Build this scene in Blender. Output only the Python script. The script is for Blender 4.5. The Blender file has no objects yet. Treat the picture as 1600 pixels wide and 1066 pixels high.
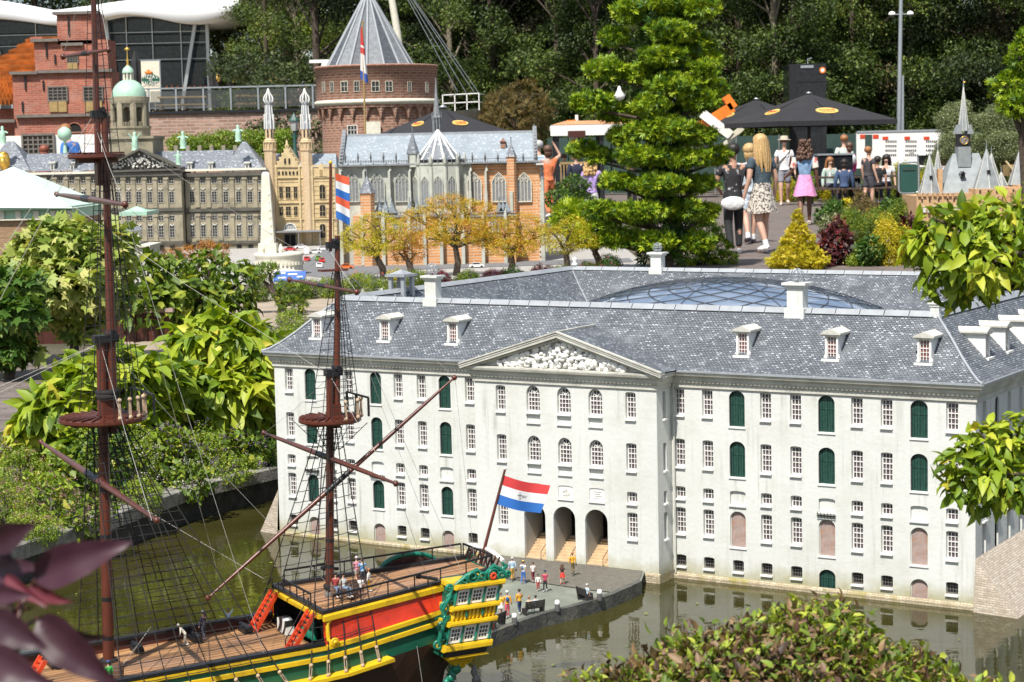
import bpy, bmesh, math, random
import numpy as np
from mathutils import Vector, Matrix, Euler
random.seed(7); RNG = np.random.default_rng(7)
R = math.radians; PI = math.pi
S = bpy.context.scene; COL = S.collection
# ------------------------------------------------------------------ camera
F, TH, RO, H = 2981.8, 0.1007, 0.0221, 1.55
cd = bpy.data.cameras.new('camera'); cam = bpy.data.objects.new('camera', cd); COL.objects.link(cam)
cd.sensor_width = 36; cd.lens = 36 * F / 1600; cd.clip_end = 2000; cd.clip_start = .05
cam.location = (0, 0, H)
cam.rotation_euler = (Euler((PI/2 - TH, 0, 0)).to_matrix() @ Euler((0, 0, -RO)).to_matrix()).to_euler()
cd.dof.use_dof = True; cd.dof.focus_distance = 7.2; cd.dof.aperture_fstop = 16
S.camera = cam
# ------------------------------------------------------------------ light
SUN_TO = Vector((-.391, -.92, 0)).normalized(); EL = R(57)
SUN_DIR = Vector((SUN_TO.x*math.cos(EL), SUN_TO.y*math.cos(EL), math.sin(EL)))
w = bpy.data.worlds.new('World'); S.world = w; w.use_nodes = True
nt = w.node_tree; bg = nt.nodes['Background']
sky = nt.nodes.new('ShaderNodeTexSky'); sky.sky_type = 'NISHITA'; sky.sun_disc = False
sky.sun_elevation = EL; sky.sun_rotation = math.atan2(SUN_TO.x, SUN_TO.y); sky.dust_density = 1.2
tc = nt.nodes.new('ShaderNodeTexCoord'); mp = nt.nodes.new('ShaderNodeMapping'); mp.inputs['Scale'].default_value = (1, 1, 2.6)
cn = nt.nodes.new('ShaderNodeTexNoise'); cn.inputs['Scale'].default_value = 2.3; cn.inputs['Detail'].default_value = 7; cn.inputs['Roughness'].default_value = .58
cr = nt.nodes.new('ShaderNodeValToRGB'); cr.color_ramp.elements[0].position = .5; cr.color_ramp.elements[1].position = .66
mx = nt.nodes.new('ShaderNodeMix'); mx.data_type = 'RGBA'; mx.inputs[7].default_value = (9.5, 9.8, 10.2, 1)
L_ = nt.links.new
L_(tc.outputs['Generated'], mp.inputs[0]); L_(mp.outputs[0], cn.inputs['Vector']); L_(cn.outputs['Fac'], cr.inputs[0])
L_(cr.outputs[0], mx.inputs[0]); L_(sky.outputs[0], mx.inputs[6]); L_(mx.outputs[2], bg.inputs[0]); bg.inputs[1].default_value = .09
sd = bpy.data.lights.new('sun', 'SUN'); sd.energy = 4.6; sd.angle = R(.53); sd.color = (1, .955, .88)
so = bpy.data.objects.new('sun', sd); COL.objects.link(so); so.rotation_euler = SUN_DIR.to_track_quat('Z', 'Y').to_euler()
S.view_settings.view_transform = 'Standard'; S.view_settings.look = 'None'; S.view_settings.exposure = .5; S.view_settings.gamma = 1
S.view_settings.use_curve_mapping = False
S.cycles.max_bounces = 6; S.cycles.diffuse_bounces = 3; S.cycles.transparent_max_bounces = 6
S.cycles.sample_clamp_indirect = 6; S.cycles.caustics_reflective = False; S.cycles.caustics_refractive = False
# ------------------------------------------------------------------ rays: a pixel of the photo to a point of the place
def ray(px, py):
    x, y = px-800, py-533; c, s = math.cos(RO), math.sin(RO)
    X = (c*x - s*y)/F; Y = -(s*x + c*y)/F
    return Vector((X, math.cos(TH) + Y*math.sin(TH), -math.sin(TH) + Y*math.cos(TH)))
CAM = Vector((0, 0, H))
def at(px, py, z=0.):
    d = ray(px, py); return CAM + d*((z-H)/d.z)
def atY(px, py, Y):
    d = ray(px, py); return CAM + d*(Y/d.y)
# ------------------------------------------------------------------ mesh builder
class MB:
    def __init__(s): s.v = []; s.f = []; s.m = []; s.s = []
    def add(s, vs, fs, mi=0, sm=False):
        o = len(s.v); s.v += [tuple(p) for p in vs]
        for f in fs: s.f.append(tuple(i+o for i in f)); s.m.append(mi); s.s.append(sm)
    def box(s, x0, x1, y0, y1, z0, z1, mi=0):
        s.add([(x0,y0,z0),(x1,y0,z0),(x1,y1,z0),(x0,y1,z0),(x0,y0,z1),(x1,y0,z1),(x1,y1,z1),(x0,y1,z1)],
              [(3,2,1,0),(4,5,6,7),(0,1,5,4),(1,2,6,5),(2,3,7,6),(3,0,4,7)], mi)
    def bar(s, a, b, wx, wz, mi=0, up=(0,0,1)):
        a = Vector(a); b = Vector(b); d = (b-a).normalized(); u = Vector(up)
        t = d.cross(u)
        if t.length < 1e-4: t = Vector((1,0,0))
        t.normalize(); n = t.cross(d); vs = []
        for p in (a, b):
            for i, j in ((-1,-1),(1,-1),(1,1),(-1,1)): vs.append(p + t*(i*wx/2) + n*(j*wz/2))
        s.add(vs, [(3,2,1,0),(4,5,6,7),(0,1,5,4),(1,2,6,5),(2,3,7,6),(3,0,4,7)], mi)
    def tube(s, pts, rad, n=8, mi=0, sm=True, cap=True):
        pts = [Vector(p) for p in pts]; k = len(pts)
        if not hasattr(rad, '__len__'): rad = [rad]*k
        vs = []; u = None
        for i, p in enumerate(pts):
            d = (pts[min(i+1,k-1)] - pts[max(i-1,0)])
            d = d.normalized() if d.length > 1e-9 else Vector((0,0,1))
            if u is None:
                u = d.cross(Vector((0,0,1)))
                if u.length < .05: u = d.cross(Vector((0,1,0)))
            u = (u - d*u.dot(d)).normalized(); w_ = d.cross(u)
            for j in range(n):
                a = 2*PI*j/n; vs.append(p + (u*math.cos(a) + w_*math.sin(a))*rad[i])
        fs = [(i*n+j, i*n+(j+1)%n, (i+1)*n+(j+1)%n, (i+1)*n+j) for i in range(k-1) for j in range(n)]
        s.add(vs, fs, mi, sm)
        if cap: s.add(vs[:n], [tuple(range(n))[::-1]], mi); s.add(vs[-n:], [tuple(range(n))], mi)
    def lathe(s, prof, n=16, c=(0,0,0), mi=0, sm=True, a0=0, ex=1, ey=1):
        vs = []; k = len(prof)
        for r, z in prof:
            for j in range(n):
                a = a0 + 2*PI*j/n; vs.append((c[0]+r*math.cos(a)*ex, c[1]+r*math.sin(a)*ey, c[2]+z))
        s.add(vs, [(i*n+j, i*n+(j+1)%n, (i+1)*n+(j+1)%n, (i+1)*n+j) for i in range(k-1) for j in range(n)], mi, sm)
        if prof[-1][0] > 1e-5: s.add(vs[-n:], [tuple(range(n))], mi)
    def prism(s, poly, y0, y1, mi=0, ax='y'):
        n = len(poly)
        T = {'y': lambda a,b,h: (a,h,b), 'z': lambda a,b,h: (a,b,h), 'x': lambda a,b,h: (h,a,b)}[ax]
        vs = [T(a,b,y0) for a,b in poly] + [T(a,b,y1) for a,b in poly]
        s.add(vs, [tuple(range(n)), tuple(range(n,2*n))[::-1]] + [(i, i+n, (i+1)%n+n, (i+1)%n) for i in range(n)], mi)
    def blob(s, c, r, mi=0, seed=0, nz=.25, seg=8, rings=6):
        rr = np.random.default_rng(seed); vs = []; rx, ry, rz = (r if hasattr(r,'__len__') else (r,r,r))
        for i in range(rings+1):
            t = PI*i/rings
            for j in range(seg):
                a = 2*PI*j/seg; k = 1 + nz*(rr.random()-.5) if 0 < i < rings else 1
                vs.append((c[0]+rx*k*math.sin(t)*math.cos(a), c[1]+ry*k*math.sin(t)*math.sin(a), c[2]+rz*k*math.cos(t)))
        s.add(vs, [(i*seg+j, (i+1)*seg+j, (i+1)*seg+(j+1)%seg, i*seg+(j+1)%seg) for i in range(rings) for j in range(seg)], mi, True)
    def mesh(s, name, mats, k=1.):
        me = bpy.data.meshes.new(name)
        v = np.array(s.v, float).reshape(-1,3)*k
        me.from_pydata(v.tolist(), [], s.f)
        for m in (mats if isinstance(mats, (list,tuple)) else [mats]): me.materials.append(m)
        me.polygons.foreach_set('material_index', s.m); me.polygons.foreach_set('use_smooth', s.s)
        nl = len(me.loops); li = np.empty(nl, np.int32); me.loops.foreach_get('vertex_index', li)
        nP = len(me.polygons); nr = np.empty(nP*3); me.polygons.foreach_get('normal', nr); nr = nr.reshape(-1,3)
        tot = np.empty(nP, np.int32); me.polygons.foreach_get('loop_total', tot)
        N = np.repeat(nr, tot, 0); P = v[li]
        t = np.cross(np.array([0,0,1.]), N); ln = np.linalg.norm(t, axis=1); flat = ln < .12
        t[flat] = (1,0,0); t /= np.maximum(np.linalg.norm(t, axis=1), 1e-9)[:,None]
        b = np.cross(N, t); uv = np.stack([(P*t).sum(1), (P*b).sum(1)], 1)
        me.uv_layers.new(name='uv').data.foreach_set('uv', uv.astype(np.float32).ravel())
        me.update(); return me
def setp(o, label=None, cat=None, group=None, kind=None):
    if label: o['label'] = label
    if cat: o['category'] = cat
    if group: o['group'] = group
    if kind: o['kind'] = kind
    return o
def thing(name, label, cat, loc=(0,0,0), rz=0, group=None):
    o = bpy.data.objects.new(name, None); COL.objects.link(o); o.location = loc; o.rotation_euler = (0,0,rz)
    o.empty_display_size = .05
    return setp(o, label, cat, group)
def obj(name, me, parent=None, loc=(0,0,0), rot=(0,0,0), sc=(1,1,1)):
    o = bpy.data.objects.new(name, me); COL.objects.link(o); o.parent = parent
    o.location = loc; o.rotation_euler = rot; o.scale = sc if hasattr(sc,'__len__') else (sc,)*3
    return o
def part(mb, name, mats, parent=None, k=1., **kw): return obj(name, mb.mesh(name, mats, k), parent, **kw)
def copy_tree(o, parent=None):
    c = o.copy(); COL.objects.link(c); c.parent = parent
    for ch in list(o.children): copy_tree(ch, c)
    return c
# ------------------------------------------------------------------ materials
def nodes(name):
    m = bpy.data.materials.new(name); m.use_nodes = True; t = m.node_tree
    return m, t, t.nodes['Principled BSDF'], t.nodes.new, t.links.new
def val(t, op, a, b=None):
    n = t.nodes.new('ShaderNodeMath'); n.operation = op
    for i, x in enumerate((a, b)):
        if x is None: continue
        if isinstance(x, (int, float)): n.inputs[i].default_value = x
        else: t.links.new(x, n.inputs[i])
    return n.outputs[0]
def mixc(t, fac, a, b, mode='MIX'):
    n = t.nodes.new('ShaderNodeMix'); n.data_type = 'RGBA'; n.blend_type = mode
    for i, x in ((0, fac), (6, a), (7, b)):
        if isinstance(x, (int, float)): n.inputs[i].default_value = x
        elif isinstance(x, (tuple, list)): n.inputs[i].default_value = tuple(x[:3]) + (1,)
        else: t.links.new(x, n.inputs[i])
    return n.outputs[2]
def noise(t, scale, detail=4, coord='Object', rough=.55, mscale=None):
    tc = t.nodes.new('ShaderNodeTexCoord'); n = t.nodes.new('ShaderNodeTexNoise'); n.inputs['Scale'].default_value = scale
    n.inputs['Detail'].default_value = detail; n.inputs['Roughness'].default_value = rough; src = tc.outputs[coord]
    if mscale:
        mp = t.nodes.new('ShaderNodeMapping'); mp.inputs['Scale'].default_value = mscale; t.links.new(src, mp.inputs[0]); src = mp.outputs[0]
    t.links.new(src, n.inputs['Vector']); return n.outputs['Fac']
def ramp(t, fac, stops):
    n = t.nodes.new('ShaderNodeValToRGB'); e = n.color_ramp.elements
    while len(e) < len(stops): e.new(.5)
    for el, (p, c) in zip(e, stops): el.position = p; el.color = (tuple(c) if hasattr(c,'__len__') else (c,c,c)) + (1,)
    t.links.new(fac, n.inputs[0]); return n.outputs[0]
def bump(t, bs, h, strength=.3, dist=.01):
    n = t.nodes.new('ShaderNodeBump'); n.inputs['Strength'].default_value = strength; n.inputs['Distance'].default_value = dist
    t.links.new(h, n.inputs['Height']); t.links.new(n.outputs[0], bs.inputs['Normal'])
def pmat(name, col, rough=.6, var=.18, sc=12, bmp=0, bsc=60, metal=0, spec=.5, coord='Object', dirt=None, dsc=4):
    m, t, b, N, K = nodes(name)
    dark = tuple(c*(1-var) for c in col); lite = tuple(min(1, c*(1+var)) for c in col)
    c = ramp(t, noise(t, sc, 5, coord), [(.3, dark), (.7, lite)])
    if dirt:
        f = ramp(t, noise(t, dsc, 7, coord, .68), [(.5, 0), (.68, 1)]); f = val(t, 'MULTIPLY', f, dirt[3] if len(dirt) > 3 else .6); c = mixc(t, f, c, dirt[:3])
    K(c, b.inputs['Base Color']); b.inputs['Roughness'].default_value = rough; b.inputs['Metallic'].default_value = metal
    b.inputs['Specular IOR Level'].default_value = spec
    if bmp: bump(t, b, noise(t, bsc, 4, coord), bmp, .5/bsc)
    return m
def brickmat(name, c1, c2, mortar, w, h, ms=.12, rough=.85, bmp=.5, var=.25, spots=None, spot_p=.8, sq=False, dirt=None, nsc=None):
    m, t, b, N, K = nodes(name); tc = N('ShaderNodeTexCoord')
    br = N('ShaderNodeTexBrick'); K(tc.outputs['UV'], br.inputs['Vector'])
    br.inputs['Scale'].default_value = 1; br.inputs['Brick Width'].default_value = w; br.inputs['Row Height'].default_value = h
    br.inputs['Mortar Size'].default_value = h*ms; br.inputs['Mortar Smooth'].default_value = .3; br.inputs['Bias'].default_value = 0
    br.inputs['Color1'].default_value = (0,0,0,1); br.inputs['Color2'].default_value = (1,1,1,1); br.inputs['Mortar'].default_value = (.5,.5,.5,1)
    if sq: br.offset = 0
    rnd = br.outputs['Color']
    c = ramp(t, rnd, [(0, c1), (.95, c2)])
    if spots: c = mixc(t, ramp(t, rnd, [(spot_p, 0), (spot_p+.06, 1)]), c, spots)
    ns = noise(t, nsc or .35/h, 5, 'UV'); c = mixc(t, 1, c, ramp(t, ns, [(.3, 1-var), (.7, 1+var*.4)]), 'MULTIPLY')
    c = mixc(t, br.outputs['Fac'], c, mortar)
    if dirt: c = mixc(t, val(t, 'MULTIPLY', ramp(t, noise(t, dirt[4], 7, 'Object', .7), [(.5,0),(.66,1)]), dirt[3]), c, dirt[:3])
    K(c, b.inputs['Base Color']); b.inputs['Roughness'].default_value = rough
    hgt = val(t, 'ADD', val(t, 'MULTIPLY', val(t, 'SUBTRACT', 1, br.outputs['Fac']), 1), val(t, 'MULTIPLY', rnd, .5))
    bump(t, b, hgt, bmp, h*.25)
    return m
def leafmat(name, stops, rough=.5, trans=.3, spec=.4):
    m, t, b, N, K = nodes(name)
    a = N('ShaderNodeAttribute'); a.attribute_name = 'tint'; oi = N('ShaderNodeObjectInfo')
    g = N('ShaderNodeNewGeometry')
    f = val(t, 'FRACT', val(t, 'ADD', a.outputs['Fac'], 0.0))
    c = ramp(t, f, stops)
    c = mixc(t, .5, c, ramp(t, noise(t, 25, 3), [(.3, .72), (.7, 1.25)]), 'MULTIPLY')
    K(c, b.inputs['Base Color']); b.inputs['Roughness'].default_value = rough; b.inputs['Specular IOR Level'].default_value = spec
    tr = N('ShaderNodeBsdfTranslucent'); K(mixc(t, 1, c, (1.3, 1.25, .55), 'MULTIPLY'), tr.inputs['Color'])
    ms = N('ShaderNodeMixShader'); ms.inputs[0].default_value = trans
    K(b.outputs[0], ms.inputs[1]); K(tr.outputs[0], ms.inputs[2]); K(ms.outputs[0], t.nodes['Material Output'].inputs[0])
    return m
def flatglass(name, col, rough=.08, spec=.6):
    m, t, b, N, K = nodes(name); K(ramp(t, noise(t, 9, 3), [(.35, tuple(c*.6 for c in col)), (.7, tuple(c*1.3 for c in col))]), b.inputs['Base Color'])
    b.inputs['Roughness'].default_value = rough; b.inputs['Specular IOR Level'].default_value = spec; return m
M = {}
def wallmat():
    m, t, b, N, K = nodes('white_wall'); c = ramp(t, noise(t, 3, 6, 'Object', .6), [(.3, (.61,.62,.585)), (.7, (.67,.68,.65))])
    c = mixc(t, val(t, 'MULTIPLY', ramp(t, noise(t, 5, 7, 'Object', .68), [(.5,0),(.66,1)]), .30), c, (.44,.42,.34))
    st = val(t, 'MULTIPLY', ramp(t, noise(t, 1, 6, 'Object', .65, (55,55,2.2)), [(.52,0),(.70,1)]), ramp(t, noise(t, 4, 3), [(.4,0),(.65,1)])); c = mixc(t, val(t, 'MULTIPLY', st, .75), c, (.34,.33,.28))
    tc = N('ShaderNodeTexCoord'); sp = N('ShaderNodeSeparateXYZ'); K(tc.outputs['Object'], sp.inputs[0])
    z = val(t, 'ADD', sp.outputs[2], val(t, 'MULTIPLY', val(t, 'SUBTRACT', noise(t, 9, 6, 'Object', .7), .5), .14)); c = mixc(t, ramp(t, z, [(.012,.9),(.085,0)]), c, (.37,.35,.19))
    K(c, b.inputs['Base Color']); b.inputs['Roughness'].default_value = .85; bump(t, b, noise(t, 60, 5), .2, .006); return m
M['white_wall'] = wallmat()
M['white'] = pmat('white_paint', (.78,.77,.73), .5, .05, 8)
M['stone_trim'] = pmat('stone_trim', (.55,.54,.48), .8, .15, 14, .2, 80, dirt=(.25,.24,.2,.5), dsc=9)
M['slate'] = brickmat('slate', (.115,.132,.155), (.215,.24,.27), (.045,.05,.058), .0135, .0082, .20, .6, 1., .32, spots=(.40,.435,.465), spot_p=.84, nsc=14, dirt=(.32,.345,.365,.28,11))
M['lead'] = pmat('lead', (.30,.32,.34), .55, .12, 20, .15, 60)
M['green_door'] = pmat('green_door', (.012,.055,.04), .5, .35, 70, .2, 200, dirt=(.05,.10,.08,.5), dsc=45)
M['rust'] = pmat('rust_panel', (.36,.27,.24), .75, .18, 40, .1, 60, dirt=(.34,.13,.035,.9), dsc=26)
M['pane'] = flatglass('pane', (.13,.10,.115), .12)
M['pane_dark'] = flatglass('pane_dark', (.03,.03,.032), .1)
M['algae_brick'] = brickmat('algae_brick', (.42,.34,.22), (.58,.50,.36), (.27,.23,.15), .022, .0075, .16, .9, .6, .3, dirt=(.28,.24,.03,.8,9))
M['brick_base'] = brickmat('brick_base', (.44,.36,.27), (.62,.54,.44), (.36,.31,.25), .022, .0075, .16, .9, .6, .25)
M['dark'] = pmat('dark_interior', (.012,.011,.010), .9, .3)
M['step'] = pmat('sand_steps', (.55,.40,.24), .85, .15, 40)
M['black'] = pmat('black_paint', (.012,.012,.014), .45, .3, 30)
M['steel'] = pmat('grey_steel', (.42,.45,.47), .35, .08, 8, metal=.6)
# ================================================================== ground and water
def watermat():
    m, t, b, N, K = nodes('canal_water')
    K(ramp(t, noise(t, 2.5, 5, 'Object'), [(.3, (.026,.025,.006)), (.7, (.050,.046,.012))]), b.inputs['Base Color'])
    b.inputs['Roughness'].default_value = .035; b.inputs['IOR'].default_value = 1.33; b.inputs['Specular IOR Level'].default_value = .5
    h = val(t, 'ADD', noise(t, 7, 3, 'Object', .5, (1,1.8,1)), val(t, 'MULTIPLY', noise(t, 30, 2), .2))
    bump(t, b, h, .022, .05); return m
M['water'] = watermat()
M['earth'] = pmat('earth', (.06,.047,.03), .95, .4, 6, .5, 40)
def groundmat():
    m, t, b, N, K = nodes('ground')
    c = ramp(t, noise(t, 1.6, 8, 'Object', .7), [(.35, (.045,.05,.02)), (.55, (.09,.075,.05)), (.7, (.06,.085,.025))])
    K(c, b.inputs['Base Color']); b.inputs['Roughness'].default_value = .95; bump(t, b, noise(t, 9, 6), .6, .05); return m
M['ground'] = groundmat()
M['paver'] = brickmat('paver', (.13,.10,.085), (.20,.165,.145), (.085,.07,.06), .2, .07, .07, .85, .5, .2)
M['plaza'] = brickmat('plaza', (.36,.34,.31), (.44,.42,.39), (.30,.29,.27), .06, .03, .06, .85, .3, .2)
M['asphalt'] = pmat('asphalt', (.16,.16,.165), .9, .15, 8, .3, 120)
M['sandy'] = pmat('sandy_path', (.33,.27,.20), .9, .15, 5, .3, 60)
BZ = .13
g = MB(); g.add([(-300,-60,0),(300,-60,0),(300,300,0),(-300,300,0)], [(0,1,2,3)])
setp(part(g, 'water', M['water']), 'olive green canal water around the white warehouse', None, None, 'structure')
q = [at(0,868,BZ), at(150,820,BZ), at(300,766,BZ), at(430,736,BZ)]
QL = [Vector((-3.2,3.6,BZ)), Vector((-2.35,5.6,BZ))] + q + [Vector((-.72,8.95,BZ)), Vector((-.1,9.35,BZ))]
out = [(-400,900,BZ), (-400,3.6,BZ)] + [tuple(p) for p in QL] + [(1.0,9.0,BZ), (2.6,8.05,BZ), (3.4,7.9,BZ), (400,7.9,BZ), (400,900,BZ)]
g = MB(); g.add(out, [tuple(range(len(out)))]); setp(part(g, 'ground', M['ground']), 'planted garden ground beyond the canal', None, None, 'structure')
g = MB(); nb = [(-300,-60,BZ),(300,-60,BZ),(300,4.3,BZ),(1.2,4.55,BZ),(-.2,4.2,BZ),(-3.2,3.6,BZ),(-300,3.6,BZ)]
g.add(nb, [tuple(range(len(nb)))]); setp(part(g, 'near_bank_ground', M['ground']), 'planted bank in front of the canal', None, None, 'structure')
g = MB(); pts = [(-3.2,3.6),(-.2,4.2),(1.2,4.55),(300,4.3)]
for a, b2 in zip(pts, pts[1:]): g.add([(a[0],a[1]+.002,-.3),(b2[0],b2[1]+.002,-.3),(b2[0],b2[1]+.002,BZ-.004),(a[0],a[1]+.002,BZ-.004)], [(0,1,2,3)])
setp(part(g, 'near_bank_wall', M['stone_trim']), 'low wall of the near bank', None, None, 'structure')
def sheet(name, poly, m, z, label):
    g = MB(); g.add([(p[0],p[1],z) for p in poly], [tuple(range(len(poly)))])
    return setp(part(g, name, m), label, None, None, 'structure')
sheet('path', [(-14,8.2),(-3.1,8.2),(-2.35,9.3),(-1.9,10.6),(-2.2,13),(-4.5,14.5),(-14,14.5)], M['paver'], BZ+.004, 'brown brick path behind the flower bed')
sheet('footpath', [at(150,548,BZ),at(235,560,BZ),at(420,515,BZ),at(560,500,BZ),at(560,462,BZ),at(380,468,BZ),at(300,500,BZ),at(180,515,BZ)], M['sandy'], BZ+.004, 'pale sandy path between the clipped shrubs')
sheet('square', [(-12,20.6),(-1.2,20.6),(1.6,22),(1.6,31),(-12,31)], M['plaza'], BZ+.008, 'pale paved town square in front of the palace')
sheet('road', [(-1.95,21.2),(-1.2,22.6),(1.5,23.2),(1.5,24),(-1.5,23.7),(-2.0,29),(-2.75,29),(-2.6,22.4)], M['asphalt'], BZ+.012, 'grey asphalt street between palace and church')
sheet('pavement', [(2.0,20),(5.0,20),(7.0,32),(12,44),(30,60),(-8,60),(-8,46),(2,40),(2.1,30)], M['paver'], BZ+.006, 'grey brown brick pavement where the visitors walk')
# ------------------------------------------------------------------ quay wall with coping stones
qw = thing('quay_wall', 'dark stone quay wall with grey coping stones along the left bank', 'wall')
M['quay'] = pmat('quay_stone', (.035,.035,.033), .8, .4, 14, .6, 60, dirt=(.12,.12,.10,.5), dsc=18)
M['coping'] = pmat('coping_stone', (.24,.23,.205), .85, .25, 12, .5, 50, dirt=(.06,.06,.05,.8), dsc=10)
g = MB()
for a, b2 in zip(QL, QL[1:]): g.add([(a.x,a.y,-.4),(b2.x,b2.y,-.4),(b2.x,b2.y,BZ-.035),(a.x,a.y,BZ-.035)], [(0,1,2,3)])
part(g, 'wall_face', M['quay'], qw)
acc = 0
for a, b2 in zip(QL, QL[1:]):
    L0 = (b2-a).length; d = (b2-a)/L0; nrm = Vector((d.y,-d.x,0)); n_ = max(1, round(L0/.16))
    for i in range(n_):
        p0 = a + d*(L0*i/n_ + .003); p1 = a + d*(L0*(i+1)/n_ - .003); j = random.uniform(-.003,.003)
        g = MB(); vs = []
        for z in (BZ-.034, BZ+.018+j):
            vs += [p0+nrm*(.022+j), p1+nrm*(.022+j), p1-nrm*.065, p0-nrm*.065]
            for v in vs[-4:]: v.z = z
        ch = .006
        vs += [p0+nrm*(.022+j-ch)+d*ch, p1+nrm*(.022+j-ch)-d*ch, p1-nrm*.065, p0-nrm*.065]
        for v in vs[-4:]: v.z = BZ+.018+j+ch
        g.add(vs, [(0,1,5,4),(1,2,6,5),(3,0,4,7),(4,5,9,8),(5,6,10,9),(7,4,8,11),(8,9,10,11)])
        part(g, 'coping_stone', M['coping'], qw)
# ================================================================== the white warehouse
AW = Vector((-.9673, 7.6966, 0)); WANG = -.5534; LW, DW, HW_, ZE, ZR, OFF = 2.909, 2.28, .2065, .745, .962, .033
wh = thing('warehouse_building', 'large white canal warehouse with slate roof, glass dome and green shutters', 'building', AW, WANG)
WM = Matrix.Translation(AW) @ Matrix.Rotation(WANG, 4, 'Z')
def wall_holes(g, x0, x1, z0, z1, holes, depth=.014, mi=0, rmi=0, y=0):
    """wall in the plane y facing -y; holes (xa,xb,za,zb,rise)"""
    xs = sorted({x0, x1} | {h for q in holes for h in q[:2]}); zs = sorted({z0, z1} | {h for q in holes for h in (q[2], q[3])})
    for i in range(len(xs)-1):
        for j in range(len(zs)-1):
            cx, cz = (xs[i]+xs[i+1])/2, (zs[j]+zs[j+1])/2
            if any(h[0] < cx < h[1] and h[2] < cz < h[3] for h in holes): continue
            g.add([(xs[i],y,zs[j]),(xs[i+1],y,zs[j]),(xs[i+1],y,zs[j+1]),(xs[i],y,zs[j+1])], [(0,1,2,3)], mi)
    for xa, xb, za, zb, rise in holes:
        xc = (xa+xb)/2; hw = (xb-xa)/2; n = 10 if rise > .01 else 4
        arc = [(xc - hw*math.cos(PI*k/n), zb-rise + rise*math.sin(PI*k/n)) for k in range(n+1)]
        for k in range(n):
            (a0,c0),(a1,c1) = arc[k], arc[k+1]
            g.add([(a0,y,c0),(a1,y,c1),(a1,y,zb),(a0,y,zb)], [(0,1,2,3)], mi)
            g.add([(a0,y,c0),(a0,y+depth,c0),(a1,y+depth,c1),(a1,y,c1)], [(0,1,2,3)], rmi)
        g.add([(xa,y,za),(xa,y+depth,za),(xa,y+depth,zb-rise),(xa,y,zb-rise)], [(0,1,2,3)], rmi)
        g.add([(xb,y,za),(xb,y,zb-rise),(xb,y+depth,zb-rise),(xb,y+depth,za)], [(0,1,2,3)], rmi)
        g.add([(xa,y,za),(xb,y,za),(xb,y+depth,za),(xa,y+depth,za)], [(0,1,2,3)], rmi)
_wc = {}
def win_mesh(w, h, nx, nz, rise, fr=.0035, bar=.0022):
    k = (round(w,4), round(h,4), nx, nz, round(rise,4), fr)
    if k in _wc: return _wc[k]
    def arcz(x): # top height at x
        if rise <= 0: return h
        t = min(1, abs(x)/(w/2)); return h - rise + rise*math.sqrt(max(0, 1-t*t))
    g = MB(); hw = w/2
    n = 10 if rise > 0 else 1
    xs = [-hw + w*i/n for i in range(n+1)]
    outer = [(x, arcz(x)) for x in xs]
    inner = [(x*(hw-fr)/hw, arcz(x)-fr) for x in xs]
    lo = fr*1.6
    for (a, b2), (c, d) in zip(zip(outer, outer[1:]), zip(inner, inner[1:])):
        g.add([(c[0],0,c[1]),(d[0],0,d[1]),(b2[0],0,b2[1]),(a[0],0,a[1])], [(0,1,2,3)])
        g.add([(c[0],0,c[1]),(c[0],.004,c[1]),(d[0],.004,d[1]),(d[0],0,d[1])], [(0,1,2,3)])
    g.box(-hw, -hw+fr, 0, .005, 0, outer[0][1]); g.box(hw-fr, hw, 0, .005, 0, outer[-1][1])
    g.box(-hw+fr, hw-fr, -.0005, .005, 0, lo)
    for i in range(1, nx):
        x = -hw + w*i/nx; g.box(x-bar/2, x+bar/2, .001, .004, lo, arcz(x)-fr*.9)
    top = h - rise
    for j in range(1, nz + (1 if rise else 0)):
        z = lo + (top-lo)*j/nz; b3 = bar*(1.5 if j == nz//2+1 else 1); g.box(-hw+fr, hw-fr, .0014, .0036, z-b3/2, z+b3/2)
    if rise > .015:
        for a in (PI*.25, PI*.5, PI*.75):
            g.bar((0,.0025,top), (math.cos(a)*(hw-fr),.0025,top+math.sin(a)*(rise-fr)), bar, .003)
    fm = g.mesh('window', M['white'])
    g = MB(); pts = [(-hw+.001,.005,.001),(hw-.001,.005,.001)] + [(x,.005,z-.001) for x, z in reversed(outer)]
    g.add(pts, [tuple(range(len(pts)))]); pm = g.mesh('pane', M['pane'])
    g = MB(); g.box(-hw-.0025, hw+.0025, -.019, .0045, -.006, -.0005); sm = g.mesh('sill', M['white'])
    _wc[k] = (fm, pm, sm); return _wc[k]
def window(parent, x, z, w, h, nx, nz, rise=0, y=0, rz=0, sill=True, rec=.011, fr=.0035, bar=.0022):
    fm, pm, sm = win_mesh(w, h, nx, nz, rise, fr, bar)
    p = Vector((x, y, z)) + Vector((-math.sin(rz), math.cos(rz), 0))*rec
    o = obj('window', fm, parent, p, (0,0,rz)); obj('pane', pm, o)
    if sill: obj('sill', sm, o)
    return o
_dc = {}
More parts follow.
